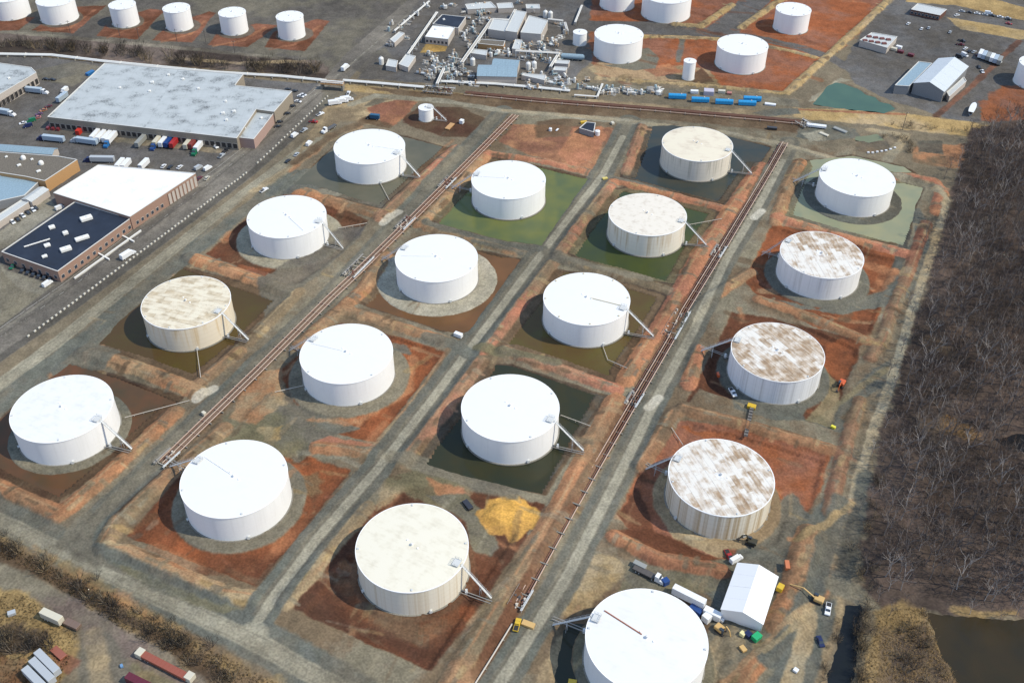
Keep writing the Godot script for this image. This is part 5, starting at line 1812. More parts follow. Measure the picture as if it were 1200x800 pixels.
func box_trailer(label: String, px: float, py: float, dx: float, dy: float, col: Material, length := 13.6, group := "", cab: Material = null, low := 1.15, high := 4.0) -> Node3D:
	var at := under(px, py, high * 0.7)
	var o := thing("semi_trailer" if cab == null else "semi_truck", label, "trailer" if cab == null else "truck", at, turn_to(px, py, dx, dy), group)
	var st := ST()
	var hl := length * 0.5
	cham(st, Vector3(-hl, low, -1.28), Vector3(hl, high, 1.28), 0.07)
	var b := part("box", st, col, o)
	var n := int(length / 1.5)
	st = ST()
	for i in n + 1:
		var x := -hl + 0.1 + (length - 0.2) * i / n
		box(st, Vector3(x - 0.04, high - 0.02, -1.2), Vector3(x + 0.04, high + 0.05, 1.2))
	part("roof_bows", st, col, b)
	st = ST()
	box(st, Vector3(-hl + 0.2, 0.8, -0.5), Vector3(hl - 0.2, low + 0.02, 0.5))
	part("chassis", st, M.rubber, o)
	wheels(o, [-hl + 1.4, -hl + 2.7], 1.0, 0.5)
	if cab != null:
		st = ST()
		hull(st, [Vector2(hl + 0.5, 0.6), Vector2(hl + 0.5, 3.3), Vector2(hl + 2.0, 3.2), Vector2(hl + 2.5, 2.0), Vector2(hl + 3.9, 1.75), Vector2(hl + 4.1, 0.6)], 1.2, 0.08)
		var c := part("cab", st, cab, o)
		st = ST()
		quad(st, Vector3(hl + 2.05, 3.1, -1.0), Vector3(hl + 2.52, 2.05, -1.02), Vector3(hl + 2.52, 2.05, 1.02), Vector3(hl + 2.05, 3.1, 1.0))
		part("windscreen", st, M.glass, c)
		wheels(o, [hl - 0.6, hl + 3.1], 1.0, 0.5)
	else:
		st = ST()
		for s in [-0.7, 0.7]:
			tube(st, Vector3(hl - 2.2, 0.0, s), Vector3(hl - 2.2, low, s), 0.08, 6)
		part("landing_leg", st, M.galv, o)
	return o

func box_truck(label: String, px: float, py: float, dx: float, dy: float, col: Material, cab: Material, length := 6.0, group := "") -> Node3D:
	var o := thing("box_truck", label, "truck", under(px, py, 2.2), turn_to(px, py, dx, dy), group)
	var st := ST()
	cham(st, Vector3(-length * 0.6, 0.9, -1.2), Vector3(length * 0.4, 3.4, 1.2), 0.08)
	part("box", st, col, o)
	st = ST()
	hull(st, [Vector2(length * 0.4 + 0.15, 0.5), Vector2(length * 0.4 + 0.15, 2.4), Vector2(length * 0.4 + 1.1, 2.4), Vector2(length * 0.4 + 1.7, 1.4), Vector2(length * 0.4 + 2.4, 1.2), Vector2(length * 0.4 + 2.4, 0.5)], 1.05, 0.06)
	var c := part("cab", st, cab, o)
	st = ST()
	quad(st, Vector3(length * 0.4 + 1.15, 2.36, -0.9), Vector3(length * 0.4 + 1.74, 1.44, -0.92), Vector3(length * 0.4 + 1.74, 1.44, 0.92), Vector3(length * 0.4 + 1.15, 2.36, 0.9))
	part("windscreen", st, M.glass, c)
	wheels(o, [-length * 0.35, length * 0.4 + 1.3], 0.95, 0.45)
	return o

func excavator(label: String, px: float, py: float, dx: float, dy: float, col: Material, reach := 5.0) -> void:
	var o := thing("excavator", label, "excavator", under(px, py, 1.5), turn_to(px, py, dx, dy), "diggers at work")
	for s in [-1.0, 1.0]:
		var st := ST()
		hull(st, [Vector2(-1.9, 0.25), Vector2(-1.6, 0.9), Vector2(1.6, 0.9), Vector2(1.9, 0.25), Vector2(1.5, 0.0), Vector2(-1.5, 0.0)], 0.3)
		var t := part("track", st, M.rubber, o)
		t.position.z = s * 1.1
	var st := ST()
	cham(st, Vector3(-2.4, 1.0, -1.3), Vector3(1.0, 2.3, 1.3), 0.2)
	part("house", st, col, o)
	st = ST()
	cham(st, Vector3(-0.2, 1.2, 0.2), Vector3(1.5, 3.0, 1.2), 0.15)
	part("cab", st, M.glass, o)
	st = ST()
	tube(st, Vector3(0.8, 1.8, -0.3), Vector3(reach * 0.55, 4.4, -0.3), 0.32, 6, 0.26)
	tube(st, Vector3(reach * 0.55, 4.4, -0.3), Vector3(reach, 3.4, -0.3), 0.26, 6, 0.22)
	var bm := part("boom", st, col, o)
	st = ST()
	tube(st, Vector3(reach, 3.5, -0.3), Vector3(reach + 1.0, 0.9, -0.3), 0.22, 6, 0.16)
	part("stick", st, col, bm)
	st = ST()
	hull(st, [Vector2(reach + 0.6, 0.0), Vector2(reach + 0.5, 0.9), Vector2(reach + 1.2, 1.0), Vector2(reach + 1.5, 0.3)], 0.55)
	part("bucket", st, M.pipe_dark, bm)

func container(label: String, px: float, py: float, dx: float, dy: float, col: Material, size: Vector3, category := "container", group := "") -> Node3D:
	var o := thing("container", label, category, under(px, py, size.y * 0.6), turn_to(px, py, dx, dy), group)
	var st := ST()
	cham(st, Vector3(-size.x * 0.5, 0.15, -size.z * 0.5), Vector3(size.x * 0.5, size.y, size.z * 0.5), 0.06)
	var b := part("body", st, col, o)
	st = ST()
	var n := int(size.x / 0.7)
	for i in n:
		var x := -size.x * 0.5 + (i + 0.5) * size.x / n
		for s in [-1.0, 1.0]:
			box(st, Vector3(x - 0.12, 0.25, s * size.z * 0.5 - 0.04), Vector3(x + 0.12, size.y - 0.15, s * size.z * 0.5 + 0.04))
	part("ribs", st, col, b)
	st = ST()
	for q in [-1, 1]:
		for s in [-1, 1]:
			box(st, Vector3(q * (size.x * 0.5 - 0.2) - 0.15, -0.05, s * (size.z * 0.5 - 0.2) - 0.15), Vector3(q * (size.x * 0.5 - 0.2) + 0.15, 0.15, s * (size.z * 0.5 - 0.2) + 0.15))
	part("feet", st, M.rubber, o)
	return o

func covered_tank(label: String, px: float, py: float, dx: float, dy: float, col: Material, group: String) -> void:
	# blue frac tank: rounded top on a steel box, ribs and end hatch
	var o := thing("frac_tank", label, "tank", under(px, py, 2.0), turn_to(px, py, dx, dy), group)
	var hl := 5.6
	var st := ST()
	var prof := []
	for i in 9:
		var a := PI * i / 8.0
		prof.append(Vector2(-cos(a) * 1.5, 2.3 + sin(a) * 1.0))
	prof.push_front(Vector2(-1.5, 0.5))
	prof.append(Vector2(1.5, 0.5))
	for i in prof.size() - 1:
		var p: Vector2 = prof[i]
		var q: Vector2 = prof[i + 1]
		quad(st, Vector3(-hl, p.y, p.x), Vector3(hl, p.y, p.x), Vector3(hl, q.y, q.x), Vector3(-hl, q.y, q.x))
	for s in [-1.0, 1.0]:
		for i in prof.size() - 1:
			var p: Vector2 = prof[i]
			var q: Vector2 = prof[i + 1]
			if s < 0:
				tri(st, Vector3(-hl, 1.5, 0), Vector3(-hl, p.y, p.x), Vector3(-hl, q.y, q.x))
			else:
				tri(st, Vector3(hl, 1.5, 0), Vector3(hl, q.y, q.x), Vector3(hl, p.y, p.x))
	var b := part("body", st, col, o)
	for k in 6:
		st = ST()
		var x := -hl + 0.9 + k * (2 * hl - 1.8) / 5.0
		for i in prof.size() - 1:
			var p: Vector2 = prof[i] * 1.0
			var q: Vector2 = prof[i + 1]
			var pn := Vector2(p.x * 1.04, p.y + (0.07 if p.y > 2.0 else 0.0))
			var qn := Vector2(q.x * 1.04, q.y + (0.07 if q.y > 2.0 else 0.0))
			quad(st, Vector3(x - 0.1, pn.y, pn.x), Vector3(x + 0.1, pn.y, pn.x), Vector3(x + 0.1, qn.y, qn.x), Vector3(x - 0.1, qn.y, qn.x))
		part("rib", st, col, b)
	wheels(o, [-hl + 1.0, -hl + 2.2], 1.1, 0.48)
	st = ST()
	tube(st, Vector3(2.5, 3.2, 0), Vector3(2.5, 3.6, 0), 0.4, 10)
	part("hatch", st, M.galv, o)

func barrier(px: float, py: float, dx: float, dy: float) -> void:
	var at := on(px, py)
	var turn := turn_to(px, py, dx, dy)
	if first.has("barrier"):
		copy_of(first.barrier, "concrete_block", at, turn)
		return
	var o := thing("concrete_block", "white concrete block in the row along the highway", "block", at, turn, "row of white blocks along the highway")
	var st := ST()
	cham(st, Vector3(-0.6, -0.05, -0.35), Vector3(0.6, 0.75, 0.35), 0.1)
	part("block", st, M.block, o)
	st = ST()
	tube(st, Vector3(0, 0.8, 0), Vector3(0, 0.95, 0), 0.08, 6)
	part("lifting_eye", st, M.galv, o)
	first["barrier"] = o

func build_vehicles() -> void:
	M.rubber = mat(rgb(46, 46, 48), 0.9)
	M.canvas = mat(Color(0.88, 0.885, 0.89), 0.6)
	M.block = mat(rgb(205, 201, 188), 0.85)
	var white := paint_mat(232, 234, 236)
	var silver := paint_mat(176, 182, 188)
	var dark := paint_mat(44, 46, 52)
	var red := paint_mat(168, 48, 50)
	var maroon := paint_mat(104, 40, 48)
	var blue := paint_mat(36, 70, 130)
	var sky := paint_mat(40, 110, 170)
	var green := paint_mat(24, 110, 78)
	var yellow := paint_mat(214, 178, 52)
	var cream := paint_mat(206, 200, 182)
	var pale := paint_mat(172, 188, 202)
	var grey := paint_mat(150, 152, 148)
	var navy := paint_mat(30, 42, 84)
	var orange := paint_mat(206, 96, 52)
	var tan := paint_mat(206, 170, 110)
	# blocks along the highway
	var run := wpoly([33,394, 160,301, 290,203])
	for seg in [[33,394, 290,202, 62], [300,193, 385,112, 26]]:
		for i in seg[4]:
			var t: float = (i + 0.5) / float(seg[4])
			# even in metres
			var a := g(seg[0], seg[1])
			var b := g(seg[2], seg[3])
			var p := a.lerp(b, t)
			var at := Vector3(p.x, hat(p.x, p.z), p.z)
			var tr := atan2(-(b.z - a.z), b.x - a.x)
			if first.has("barrier"):
				copy_of(first.barrier, "concrete_block", at, tr)
			else:
				barrier(seg[0], seg[1], 1, -0.75)
	# trailers at the docks
	var gd := "trailers backed to the warehouse docks"
	for q in [[113,155], [120,156], [127,156.5]]:
		box_trailer("white trailer in the tight row backed to the warehouse dock", q[0], q[1], -10, 11, white, 15.5, gd)
	box_trailer("white trailer with bright blue cab leaving the warehouse dock", 132, 158, -10, 11, white, 15.5, gd, sky)
	box_trailer("grey trailer standing alone at the warehouse dock", 166, 162, -14, 15, grey, 15.5, gd)
	box_trailer("cream trailer with blue cab at the warehouse dock", 186, 161, -10, 12, cream, 15.5, gd, blue)
	box_trailer("white trailer between cream and blue trailers at the dock", 193, 162, -10, 12, white, 15.5, gd)
	box_trailer("dark blue trailer backed to the warehouse dock", 199, 162, -10, 12, blue, 15.5, gd)
	box_trailer("red trailer beside the dark blue one at the dock", 206, 163, -10, 12, red, 15.5, gd)
	box_trailer("cream trailer beside the rusty red one at the dock", 222, 164, -9, 11, cream, 15.5, gd)
	box_trailer("rusty red trailer backed to the warehouse dock", 228.5, 164, -9, 10, paint_mat(134, 66, 60), 15.5, gd)
	box_trailer("white trailer with green cab at the warehouse dock", 234.5, 167, -10, 12, white, 15.5, gd, green)
	container("bright red container standing by the warehouse dock", 93, 152, -10, 10, paint_mat(196, 58, 48), Vector3(7, 3, 2.5))
	container("green container in the shade of the warehouse dock", 77, 148, -6, 6, green, Vector3(4, 2.6, 2.4))
	for i in 3:
		container("narrow brown skip in the row under the warehouse dock", 57 + i * 6, 148 + i * 0.6, -7, 8, paint_mat(120, 52, 60), Vector3(6, 1.8, 1.6), "skip", "brown skips by the dock")
	box_trailer("pale trailer with navy cab crossing the warehouse yard", 62, 161, -12, -1.2, pale, 13.6, "", navy)
	box_trailer("pale trailer with pale cab crossing the warehouse yard", 101, 164, -12, -1.6, pale, 13.6, "", silver)
	box_trailer("silver ribbed trailer with navy cab near the white roof", 119, 185, -12, -0.2, silver, 14.0, "", navy)
	for q in [[140,191], [147,191.5]]:
		box_trailer("white trailer standing at the back of the white-roofed building", q[0], q[1], -7, 8, white, 9.0, "trailers behind the white-roofed building")
	box_trailer("single white trailer behind the white-roofed building", 168, 191.5, -7, 7, white, 9.0, "trailers behind the white-roofed building")
	box_trailer("pale trailer by the pale-walled warehouse, white nose outward", 38, 104, 12, 1.2, pale, 12.0, "", white)
	box_trailer("pale trailer at the yard edge, white nose outward", 0, 129, 12, 2, pale, 12.0, "", white)
	box_trailer("pale trailer parked against the side of the huge warehouse", 72, 113, -8, 6, pale, 10.0)
	box_truck("small white box truck beside the huge warehouse", 75, 105, -6, 5, white, white, 5.0)
	for v in [["white car standing alone in the warehouse yard", 26, 143.5, white], ["green van beside the white car in the warehouse yard", 36, 141, green], ["dark blue car below the green van", 32, 147, navy],
			["maroon car at the warehouse corner", 56, 124, maroon], ["orange-brown car near the warehouse corner", 50, 128.5, paint_mat(180, 120, 84)], ["violet car near the warehouse corner", 45, 133, paint_mat(104, 70, 110)],
			["pinkish car near the warehouse corner", 43, 137, paint_mat(190, 120, 118)]]:
		car(v[0], v[1], v[2], -8, 2, v[3], "van" if "van" in v[0] else "car")
	container("blue tarpaulin covered stack behind the huge warehouse", 105, 85, 6, -3, sky, Vector3(6, 2, 2.6), "stack")
	for q in [[53,92], [61,92.5]]:
		car("dark car at the far end of the warehouse yard", q[0], q[1], 8, 0.5, dark, "car", "dark cars at the yard's far end")
	# cars round the yards
	for v in [["white car on the road by the white roof corner", 191, 194, 4, -4, white, "car"], ["black car beside the white roof corner", 199, 195, 4, -4, dark, "car"], ["second white car near the white roof corner", 210, 195, 5, -4, white, "car"],
			["silver van by the white roof corner", 232, 196, 5, -3, silver, "van"], ["white van by the white roof corner", 243, 197, 5, -3, white, "van"], ["maroon car beside the brick gable", 233, 208, 5, -4, maroon, "car"], ["cream car near the brick gable", 242, 208, 5, -5, cream, "car"],
			["white pickup by the warehouse wing", 252, 171, 5, 4, white, "pickup"], ["silver pickup by the warehouse wing", 259, 182, 5, -4, silver, "pickup"], ["dark pickup by the warehouse wing", 264, 176, 5, -4, dark, "pickup"]]:
		car(v[0], v[1], v[2], v[3], v[4], v[5], v[6])
	for q in [[337,104], [345,106], [342,123.5], [336,132], [327,142], [325,147]]:
		car("dark car parked beside the warehouse's pink end wall", q[0], q[1], 7, -1, dark, "car", "dark cars beside the pink wall")
	for q in [[352,112], [355,110.5], [349,118]]:
		car("white car near the highway beyond the pink end wall", q[0], q[1], 6, 1, white, "car", "white cars near the highway")
	for q in [[14,259], [26,252], [38,245]]:
		car("white car parked in the row by the long narrow shed", q[0], q[1], 5, 5, white, "car", "white cars by the long shed")
	for q in [[20,256], [32,248], [41,243]]:
		car("dark car parked in the row by the long narrow shed", q[0], q[1], 5, 5, dark, "car", "dark cars by the long shed")
	car("white van parked behind the navy roof", 70, 243, 7, -3, white, "van")
	for i in 6:
		car("dark car parked in front of the navy-roofed building", 26 + i * 6.5, 316 + i * 2.0, -5, 5, dark, "car", "dark cars before the navy roof")
	car("white van parked by the navy-roofed building's corner", 55, 332, 6, -4, white, "van")
	car("green car parked in front of the navy-roofed building", 14, 311.5, -5, 5, green, "car")
	box_truck("white box truck driving on the highway", 148, 297, 18, -11, white, white, 6.5)
	box_truck("white box truck on the far stretch of the highway", 404, 78, 9, -8, white, white, 6.5)
	for v in [["white van on the verge by the highway blocks", 345, 158, 8, -6, white, "van"], ["silver pickup on the verge by the highway blocks", 356, 152, 8, -5, silver, "pickup"], ["red pickup on the verge by the highway blocks", 367, 142, 9, 1, red, "pickup"],
			["white pickup on the verge beside the red one", 375, 133, 7, -3, white, "pickup"], ["white van on the sandy ground by the field corner", 362, 168, 5, -5, white, "van"], ["silver car on the sandy ground by the highway", 347, 180, 5, -5, silver, "car"],
			["dark car on the sandy ground by the highway", 337, 188, 5, -4, dark, "car"], ["white pickup at the tank field's entrance", 408, 109, 3, -6, white, "pickup"]]:
		car(v[0], v[1], v[2], v[3], v[4], v[5], v[6])
	for q in [[391,119], [399,117], [405,115]]:
		box_truck("white service truck parked at the field's entrance", q[0], q[1], 10, -1.5, white, white, 6.0, "service trucks at the entrance")
	box_truck("teal blue truck on the orange earth near the small tank", 438, 136, -10, -1, paint_mat(36, 90, 124), dark, 6.0)
	box_trailer("dark low trailer with white pickup on the track", 388, 149, -12, 7, paint_mat(90, 88, 86), 8.0, "", white, 0.9, 1.6)
	car("white car on the dark ground between two upper basins", 309, 222, 5, -3, white, "pickup")
	# tank field
	container("white and teal pump skid beside the middle road", 537, 392, 8, 3, white, Vector3(4.0, 2.0, 2.0), "skid")
	container("small cream cabinet beside the pale road slab", 238.5, 484, 4, 3, cream, Vector3(1.8, 1.8, 1.4), "cabinet")
	car("yellow service truck at the end of the pipe rack", 606, 732, 2, -7, yellow, "pickup")
	container("cream timber crate on the road by the yellow truck", 619, 731, 8, 3, tan, Vector3(4.6, 1.2, 2.2), "crate")
	excavator("orange excavator beside the fully rusted tank", 987, 447, -5, 8, orange, 4.0)
	car("white pickup in the shade of the fully rusted tank", 859, 459, 3, 5, white, "pickup")
	container("orange drum rack in the shade of the rusted tank", 842, 438, 2, 6, orange, Vector3(2.4, 1.6, 1.0), "rack")
	container("yellow landing platform at the foot of the rusted tank", 881, 476, 7, 2, yellow, Vector3(3.6, 1.4, 2.4), "platform")
	container("small yellow box on the gravel corner", 977, 499.5, 4, 2, paint_mat(230, 220, 70), Vector3(2.0, 1.2, 1.2), "box")
	container("yellow marker box on the middle road crossing", 709, 209, 5, -1, paint_mat(214, 196, 110), Vector3(3.0, 1.0, 1.6), "box")
	container("dark machine cover lying on gravel by the yellow sand", 548, 589, 5, 6, paint_mat(52, 54, 62), Vector3(5.0, 1.3, 2.2), "cover")
	var dk := thing("footbridge", "dark plank footbridge between the yellow platform and the next tank", "bridge", on(878, 496))
	var p0 := on(881, 480) - dk.position
	var p1 := on(873, 516) - dk.position
	p0.y = 1.2 - dk.position.y
	p1.y = 1.2 - dk.position.y
	var bd := (p1 - p0).normalized()
	var bs := bd.cross(Vector3.UP)
	var np := int(p0.distance_to(p1) / 0.6)
	for i in np:
		var st := ST()
		var t := Transform3D(Basis(bd, Vector3.UP, bs), p0.lerp(p1, (i + 0.5) / np))
		box(st, Vector3(-0.26, -0.06, -0.8), Vector3(0.26, 0.02, 0.8), t)
		part("plank", st, M.pipe_dark if i % 3 else M.pipe_grey, dk)
	for s in [-1.0, 1.0]:
		var st := ST()
		rails(st, p0 + bs * s * 0.8, p1 + bs * s * 0.8, 6, 1.1, 0.06)
		part("handrail", st, M.pipe_dark, dk)
	# work site below
	box_trailer("flatbed truck loaded with dark steel frames beside the white tank", 755, 670, 12, 6, M.pipe_dark, 8.5, "", white, 1.0, 1.7)
	container("grey cooling unit with white frame on the flatbed", 750, 662, 12, 6, grey, Vector3(5.0, 2.0, 2.0), "unit")
	container("deep blue cabinet beside the long white trailer", 780, 681, 5, 6, blue, Vector3(2.2, 2.4, 2.4), "cabinet")
	box_trailer("long white trailer beside the white tank with rusty roof pipe", 808, 697, 14, 7, white, 12.5, "", null, 0.9, 4.2)
	box_trailer("white covered passage from the long trailer to the tent", 836, 716, 12, 6, white, 6.5, "", null, 0.4, 3.2)
	container("blue container tucked below the long white trailer", 816, 712, 9, 6, blue, Vector3(4.6, 2.4, 2.2))
	container("white box beside the blue container", 829, 721, 5, 4, white, Vector3(2.8, 3.0, 2.6), "box")
	car("red forklift truck beside the tank foot and tent", 855, 648, 3, 6, red, "pickup")
	car("white van beside the red truck and tent", 863, 655, 7, -4, white, "van")
	excavator("black and yellow compact digger at the patched tank's foot", 880, 634, -6, -2, paint_mat(60, 58, 46), 3.4)
	container("bright green skip at the tent's end", 887, 746, 5, -4, paint_mat(40, 170, 110), Vector3(3.2, 2.0, 2.4), "skip")
	container("dark blue skip between green skip and cream bin", 877, 743, 5, -4, navy, Vector3(2.2, 1.6, 2.2), "skip")
	container("cream bin beside the dark blue skip", 870.5, 742.5, 4, -4, paint_mat(232, 224, 170), Vector3(1.6, 1.6, 1.8), "bin")
	excavator("tan mini digger at the tent's corner", 846, 735, 5, 4, tan, 3.0)
	container("white barrel cart at the tent's corner", 847, 725, 3, 2, white, Vector3(1.2, 1.4, 1.2), "cart")
	container("tan pallet stack below the tent", 871, 760, 4, 5, tan, Vector3(2.4, 1.0, 1.8), "stack")
	container("yellow generator beside the tent's long side", 914, 691, 3, -5, yellow, Vector3(2.6, 2.2, 2.2), "generator")
	container("orange and white machine standing behind the tent", 922, 665, 1, 7, paint_mat(200, 120, 80), Vector3(3.8, 1.6, 1.6), "machine")
	excavator("cream long-reach excavator working on the earth heap", 958, 701, -12, -5, tan, 10.0)
	car("white pickup beside the cream excavator", 971, 713, -1, 6, white, "pickup")
	car("dark blue car on the lower gravel lane", 962, 751, 2, 5, navy, "car")
	container("white dome lid lying beside the white tank", 933, 785, 3, 2, white, Vector3(1.6, 1.0, 1.6), "lid")
	container("yellow platform beside the shaded side of the white tank", 671, 797, 6, 1, yellow, Vector3(2.8, 1.2, 2.0), "platform")
	# lower left yard
	for q in [[55,776, "nearest the brown scrap heap"], [49,786, "in the middle of three"], [41,796, "on the outer side of three"]]:
		box_trailer("silver trailer roof " + q[2] + " parked side by side", q[0], q[1], 12, 12, silver, 12.0, "three silver trailers side by side")
	box_trailer("old white trailer with half its roof gone on dry grass", 60, 722, 12, 5.5, cream, 8.6, "")
	box_trailer("low dark wreck behind the old white trailer", 84, 731, 12, 5.5, paint_mat(120, 100, 88), 6.0, "", null, 0.7, 2.0)
	box_trailer("long rust-red flat wagon with white ends along the lane", 193, 780, 12, 6.2, paint_mat(150, 84, 66), 19.0, "", null, 0.9, 2.2)
	container("white end box on the long rust-red wagon, uphill", 164, 765, 12, 6.2, cream, Vector3(2.6, 2.5, 2.9), "box")
	container("white end box on the long rust-red wagon, downhill", 222, 793, 12, 6.2, cream, Vector3(2.6, 2.5, 2.9), "box")
	box_trailer("maroon-roofed mobile home with white trim", 164, 800, 12, 6, paint_mat(98, 36, 50), 11.0, "", null, 0.6, 3.6)
	container("heap of rusty scrap beside the silver trailers", 68, 765, 10, 9, paint_mat(150, 90, 72), Vector3(6.0, 1.0, 2.6), "heap")
	container("small grey crate on dry grass above the trailers", 13, 718, 6, -2, silver, Vector3(2.6, 1.4, 1.8), "crate")
	container("light blue drum cart beside the maroon-roofed home", 142, 780, 2, 6, paint_mat(110, 150, 190), Vector3(1.2, 1.0, 0.9), "cart")
	# blue tanks by the plant
	for q in [[794,112], [821,116], [849,118.5], [876,119.5], [882,115]]:
		covered_tank("bright blue rounded tank trailer in the row by the pipeline", q[0], q[1], 12, 0.5, paint_mat(36, 148, 208), "row of blue tank trailers")
	container("white low cabin behind the blue tank trailers", 814, 107, 9, 0.5, white, Vector3(5, 2, 2.4), "cabin")
	container("pale lilac cabin behind the blue tank trailers", 831, 107, 8, 0.5, paint_mat(190, 186, 200), Vector3(6.4, 3.2, 5.0), "cabin")
	container("cream machine behind the blue tank trailers", 846, 107, 6, 0.5, cream, Vector3(4.6, 2.0, 2.4), "machine")
	container("pinkish pallet stack behind the blue tank trailers", 855, 109, 6, 0.5, paint_mat(180, 120, 110), Vector3(3.0, 1.4, 2.4), "stack")
	container("white trailer rig at the end of the blue tank trailers", 903, 122, 8, 1, white, Vector3(7.0, 1.2, 2.2), "rig")
	box_trailer("white low trailer on the slate lot by the ring road", 957, 147, 12, 1.4, white, 12.0, "", null, 0.7, 2.0)
	container("dark machine on the slate lot by the ring road", 905, 150, 10, 1, paint_mat(60, 60, 62), Vector3(6, 1.6, 2.2), "machine")
	container("grey steel stack on the slate lot by the ring road", 985, 152, 10, 4, grey, Vector3(9, 1.0, 2.4), "stack")
	container("pale pipe stack on the slate lot by the ring road", 966, 157, 10, 4, cream, Vector3(6, 0.8, 2.0), "stack")
	for i in 7:
		container("small white marker block in the curved row by the small pond", 1018 + i * 5.2, 178.5 - i * i * 0.16, 3, 0, white, Vector3(1.4, 0.9, 1.0), "block", "white markers by the small pond")
	# far right yard
	for v in [["white car alone on the far yard", 1065, 27, 4, -3, white, "car"], ["white car beside another on the far yard", 1080.5, 33, 3, -5, white, "car"], ["silver car beside the white one on the far yard", 1089, 32, 3, -5, silver, "car"], ["grey car in the middle of the far yard", 1114, 37, 3, -4, silver, "car"],
			["red pickup parked on the far yard", 1126, 51.5, 7, 1, maroon, "pickup"], ["dark pickup behind the red one on the far yard", 1128, 47, 7, 2, dark, "pickup"], ["pale van on the road beyond the grass strip", 1159, 15, 8, 1, white, "van"], ["red and white car on the road by the grass end", 1183, 27, 5, 1, red, "car"],
			["dark car on the road by the grass end", 1183, 22, 6, 1, dark, "car"], ["white car at the office end", 1122, 17, 4, -1, white, "car"], ["dark van by the gabled workshop", 1125, 66, 6, 2, dark, "van"], ["white van by the dark van near the workshop", 1131, 64, 6, 3, white, "van"],
			["white car by the fence corner near the workshop", 1152, 83, 3, 5, white, "car"], ["dark car by the fence corner near the workshop", 1148, 78, 4, 5, dark, "car"]]:
		car(v[0], v[1], v[2], v[3], v[4], v[5], v[6])
	for i in 9:
		car("car parked in the far row along the yard's inner fence", 1132 + i * 5.0, 56 + i * 2.1 + (i % 2) * 1.2, 5, -3, [white, dark, silver, maroon][i % 4], "car", "cars along the yard's inner fence")
	for i in 7:
		car("car parked along the road beyond the grass strip", 1128 + i * 9.0, 12.5 + i * 1.3, 8, 1.2, [silver, dark, white][i % 3], "car", "cars along the far road")
	for i in 6:
		box_trailer("trailer standing in the yard's outer row", 1150 + i * 4.5, 62 + i * 1.6, 3, -6, [white, pale, grey][i % 3], 9.0, "trailers of the yard's outer row")
	# covered rack and stacks
	var rk := flat_building("storage_rack", "pale steel rack holding rows of brown crates", [1008,47, 1022,38, 1052,43, 1040,56], 4.5, M.wall_pale, M.roof_pale, {"category": "rack"})
	for i in 4:
		for j in 2:
			var w := g(1019 + i * 7.5 - j * 5, 43 + i * 1.2 + j * 4.5, 4.5)
			var st := ST()
			cham(st, Vector3(w.x - rk.position.x - 1.6, 4.5, w.z - rk.position.z - 1.2), Vector3(w.x - rk.position.x + 1.6, 5.3, w.z - rk.position.z + 1.2), 0.08)
			part("crate", st, paint_mat(118, 66, 58), rk)
	for q in [[1056,60, "dark red pallet stack beside the pale storage rack", maroon], [1068,64, "second dark red pallet stack beside the storage rack", maroon], [1048,57, "cream pump set beside the pale storage rack", cream], [1054,55, "white bottle stack by the pale storage rack", white]]:
		container(q[2], q[0], q[1], 8, 2, q[3], Vector3(4.0, 1.8, 2.6), "stack")
	var hl := thing("boat_hull", "white boat hull propped on the bare ground inside the fence", "boat", on(1139, 131), turn_to(1139, 131, 9, -20))
	var hs := ST()
	var prev := []
	for i in 11:
		var u := i / 10.0
		var wd := 1.9 * sqrt(maxf(0.0, 1.0 - pow(absf(u - 0.42) / 0.58, 2.4)))
		var x := lerpf(-7.5, 7.5, u)
		var ring := [Vector3(x, 3.4, -wd), Vector3(x, 1.8, -wd * 0.8), Vector3(x, 0.6, 0), Vector3(x, 1.8, wd * 0.8), Vector3(x, 3.4, wd)]
		if i > 0:
			for k in 4:
				quad(hs, prev[k], ring[k], ring[k + 1], prev[k + 1])
			quad(hs, prev[0], prev[4], ring[4], ring[0])
		prev = ring
	part("hull", hs, white, hl)
	for x in [-3.0, 2.5]:
		hs = ST()
		box(hs, Vector3(x - 0.3, -0.1, -1.4), Vector3(x + 0.3, 0.9, 1.4))
		part("cradle", hs, M.wall_tan, hl)
	# tent
	gable_building("frame_tent", "big white frame tent on grey gravel", [889.5,662.5, 871,717], 7.2, 4.6, 7.2, M.canvas, M.canvas, M.canvas, {"category": "tent", "panel": 4.5})
	# pump house
	flat_building("pump_house", "small pump house with a navy roof on orange earth", [679,150, 687,143, 698,144, 696,155], 3.4, M.wall_grey, M.roof_navy)
	container("yellow skid behind the small pump house", 684, 143, 7, -1, yellow, Vector3(4.0, 1.4, 1.6), "skid")
	container("yellow and white skid right beside the track", 718, 144, 3, 3, cream, Vector3(2.4, 1.4, 1.8), "skid")
	for q in [["white upright drum beside the small pump house", 700, 158, 1.6, 2.8], ["white drum on the mud near the pump house", 645, 153, 1.0, 1.6]]:
		var d := thing("drum", q[0], "drum", on(q[1], q[2]))
		var ds := ST()
		lathe(ds, [Vector2(q[3], -0.2), Vector2(q[3], q[4]), Vector2(q[3] * 0.8, q[4] + 0.2), Vector2(0, q[4] + 0.3)], 20)
		part("shell", ds, white, d)
		ds = ST()
		tube(ds, Vector3(0, q[4] + 0.2, 0), Vector3(0, q[4] + 0.6, 0), 0.25, 8)
		part("vent", ds, M.galv, d)
	container("low white plank stack on the mud near the pump house", 653, 152, 3, -3, white, Vector3(3.0, 0.5, 1.0), "stack")
	container("long timber platform beside the small tank's stair", 527, 148, 8, -8, M.wall_tan, Vector3(8.0, 0.8, 3.0), "platform")
	container("white drum on the timber platform's end", 541, 142, 3, -3, white, Vector3(2.6, 2.4, 2.4), "drum")

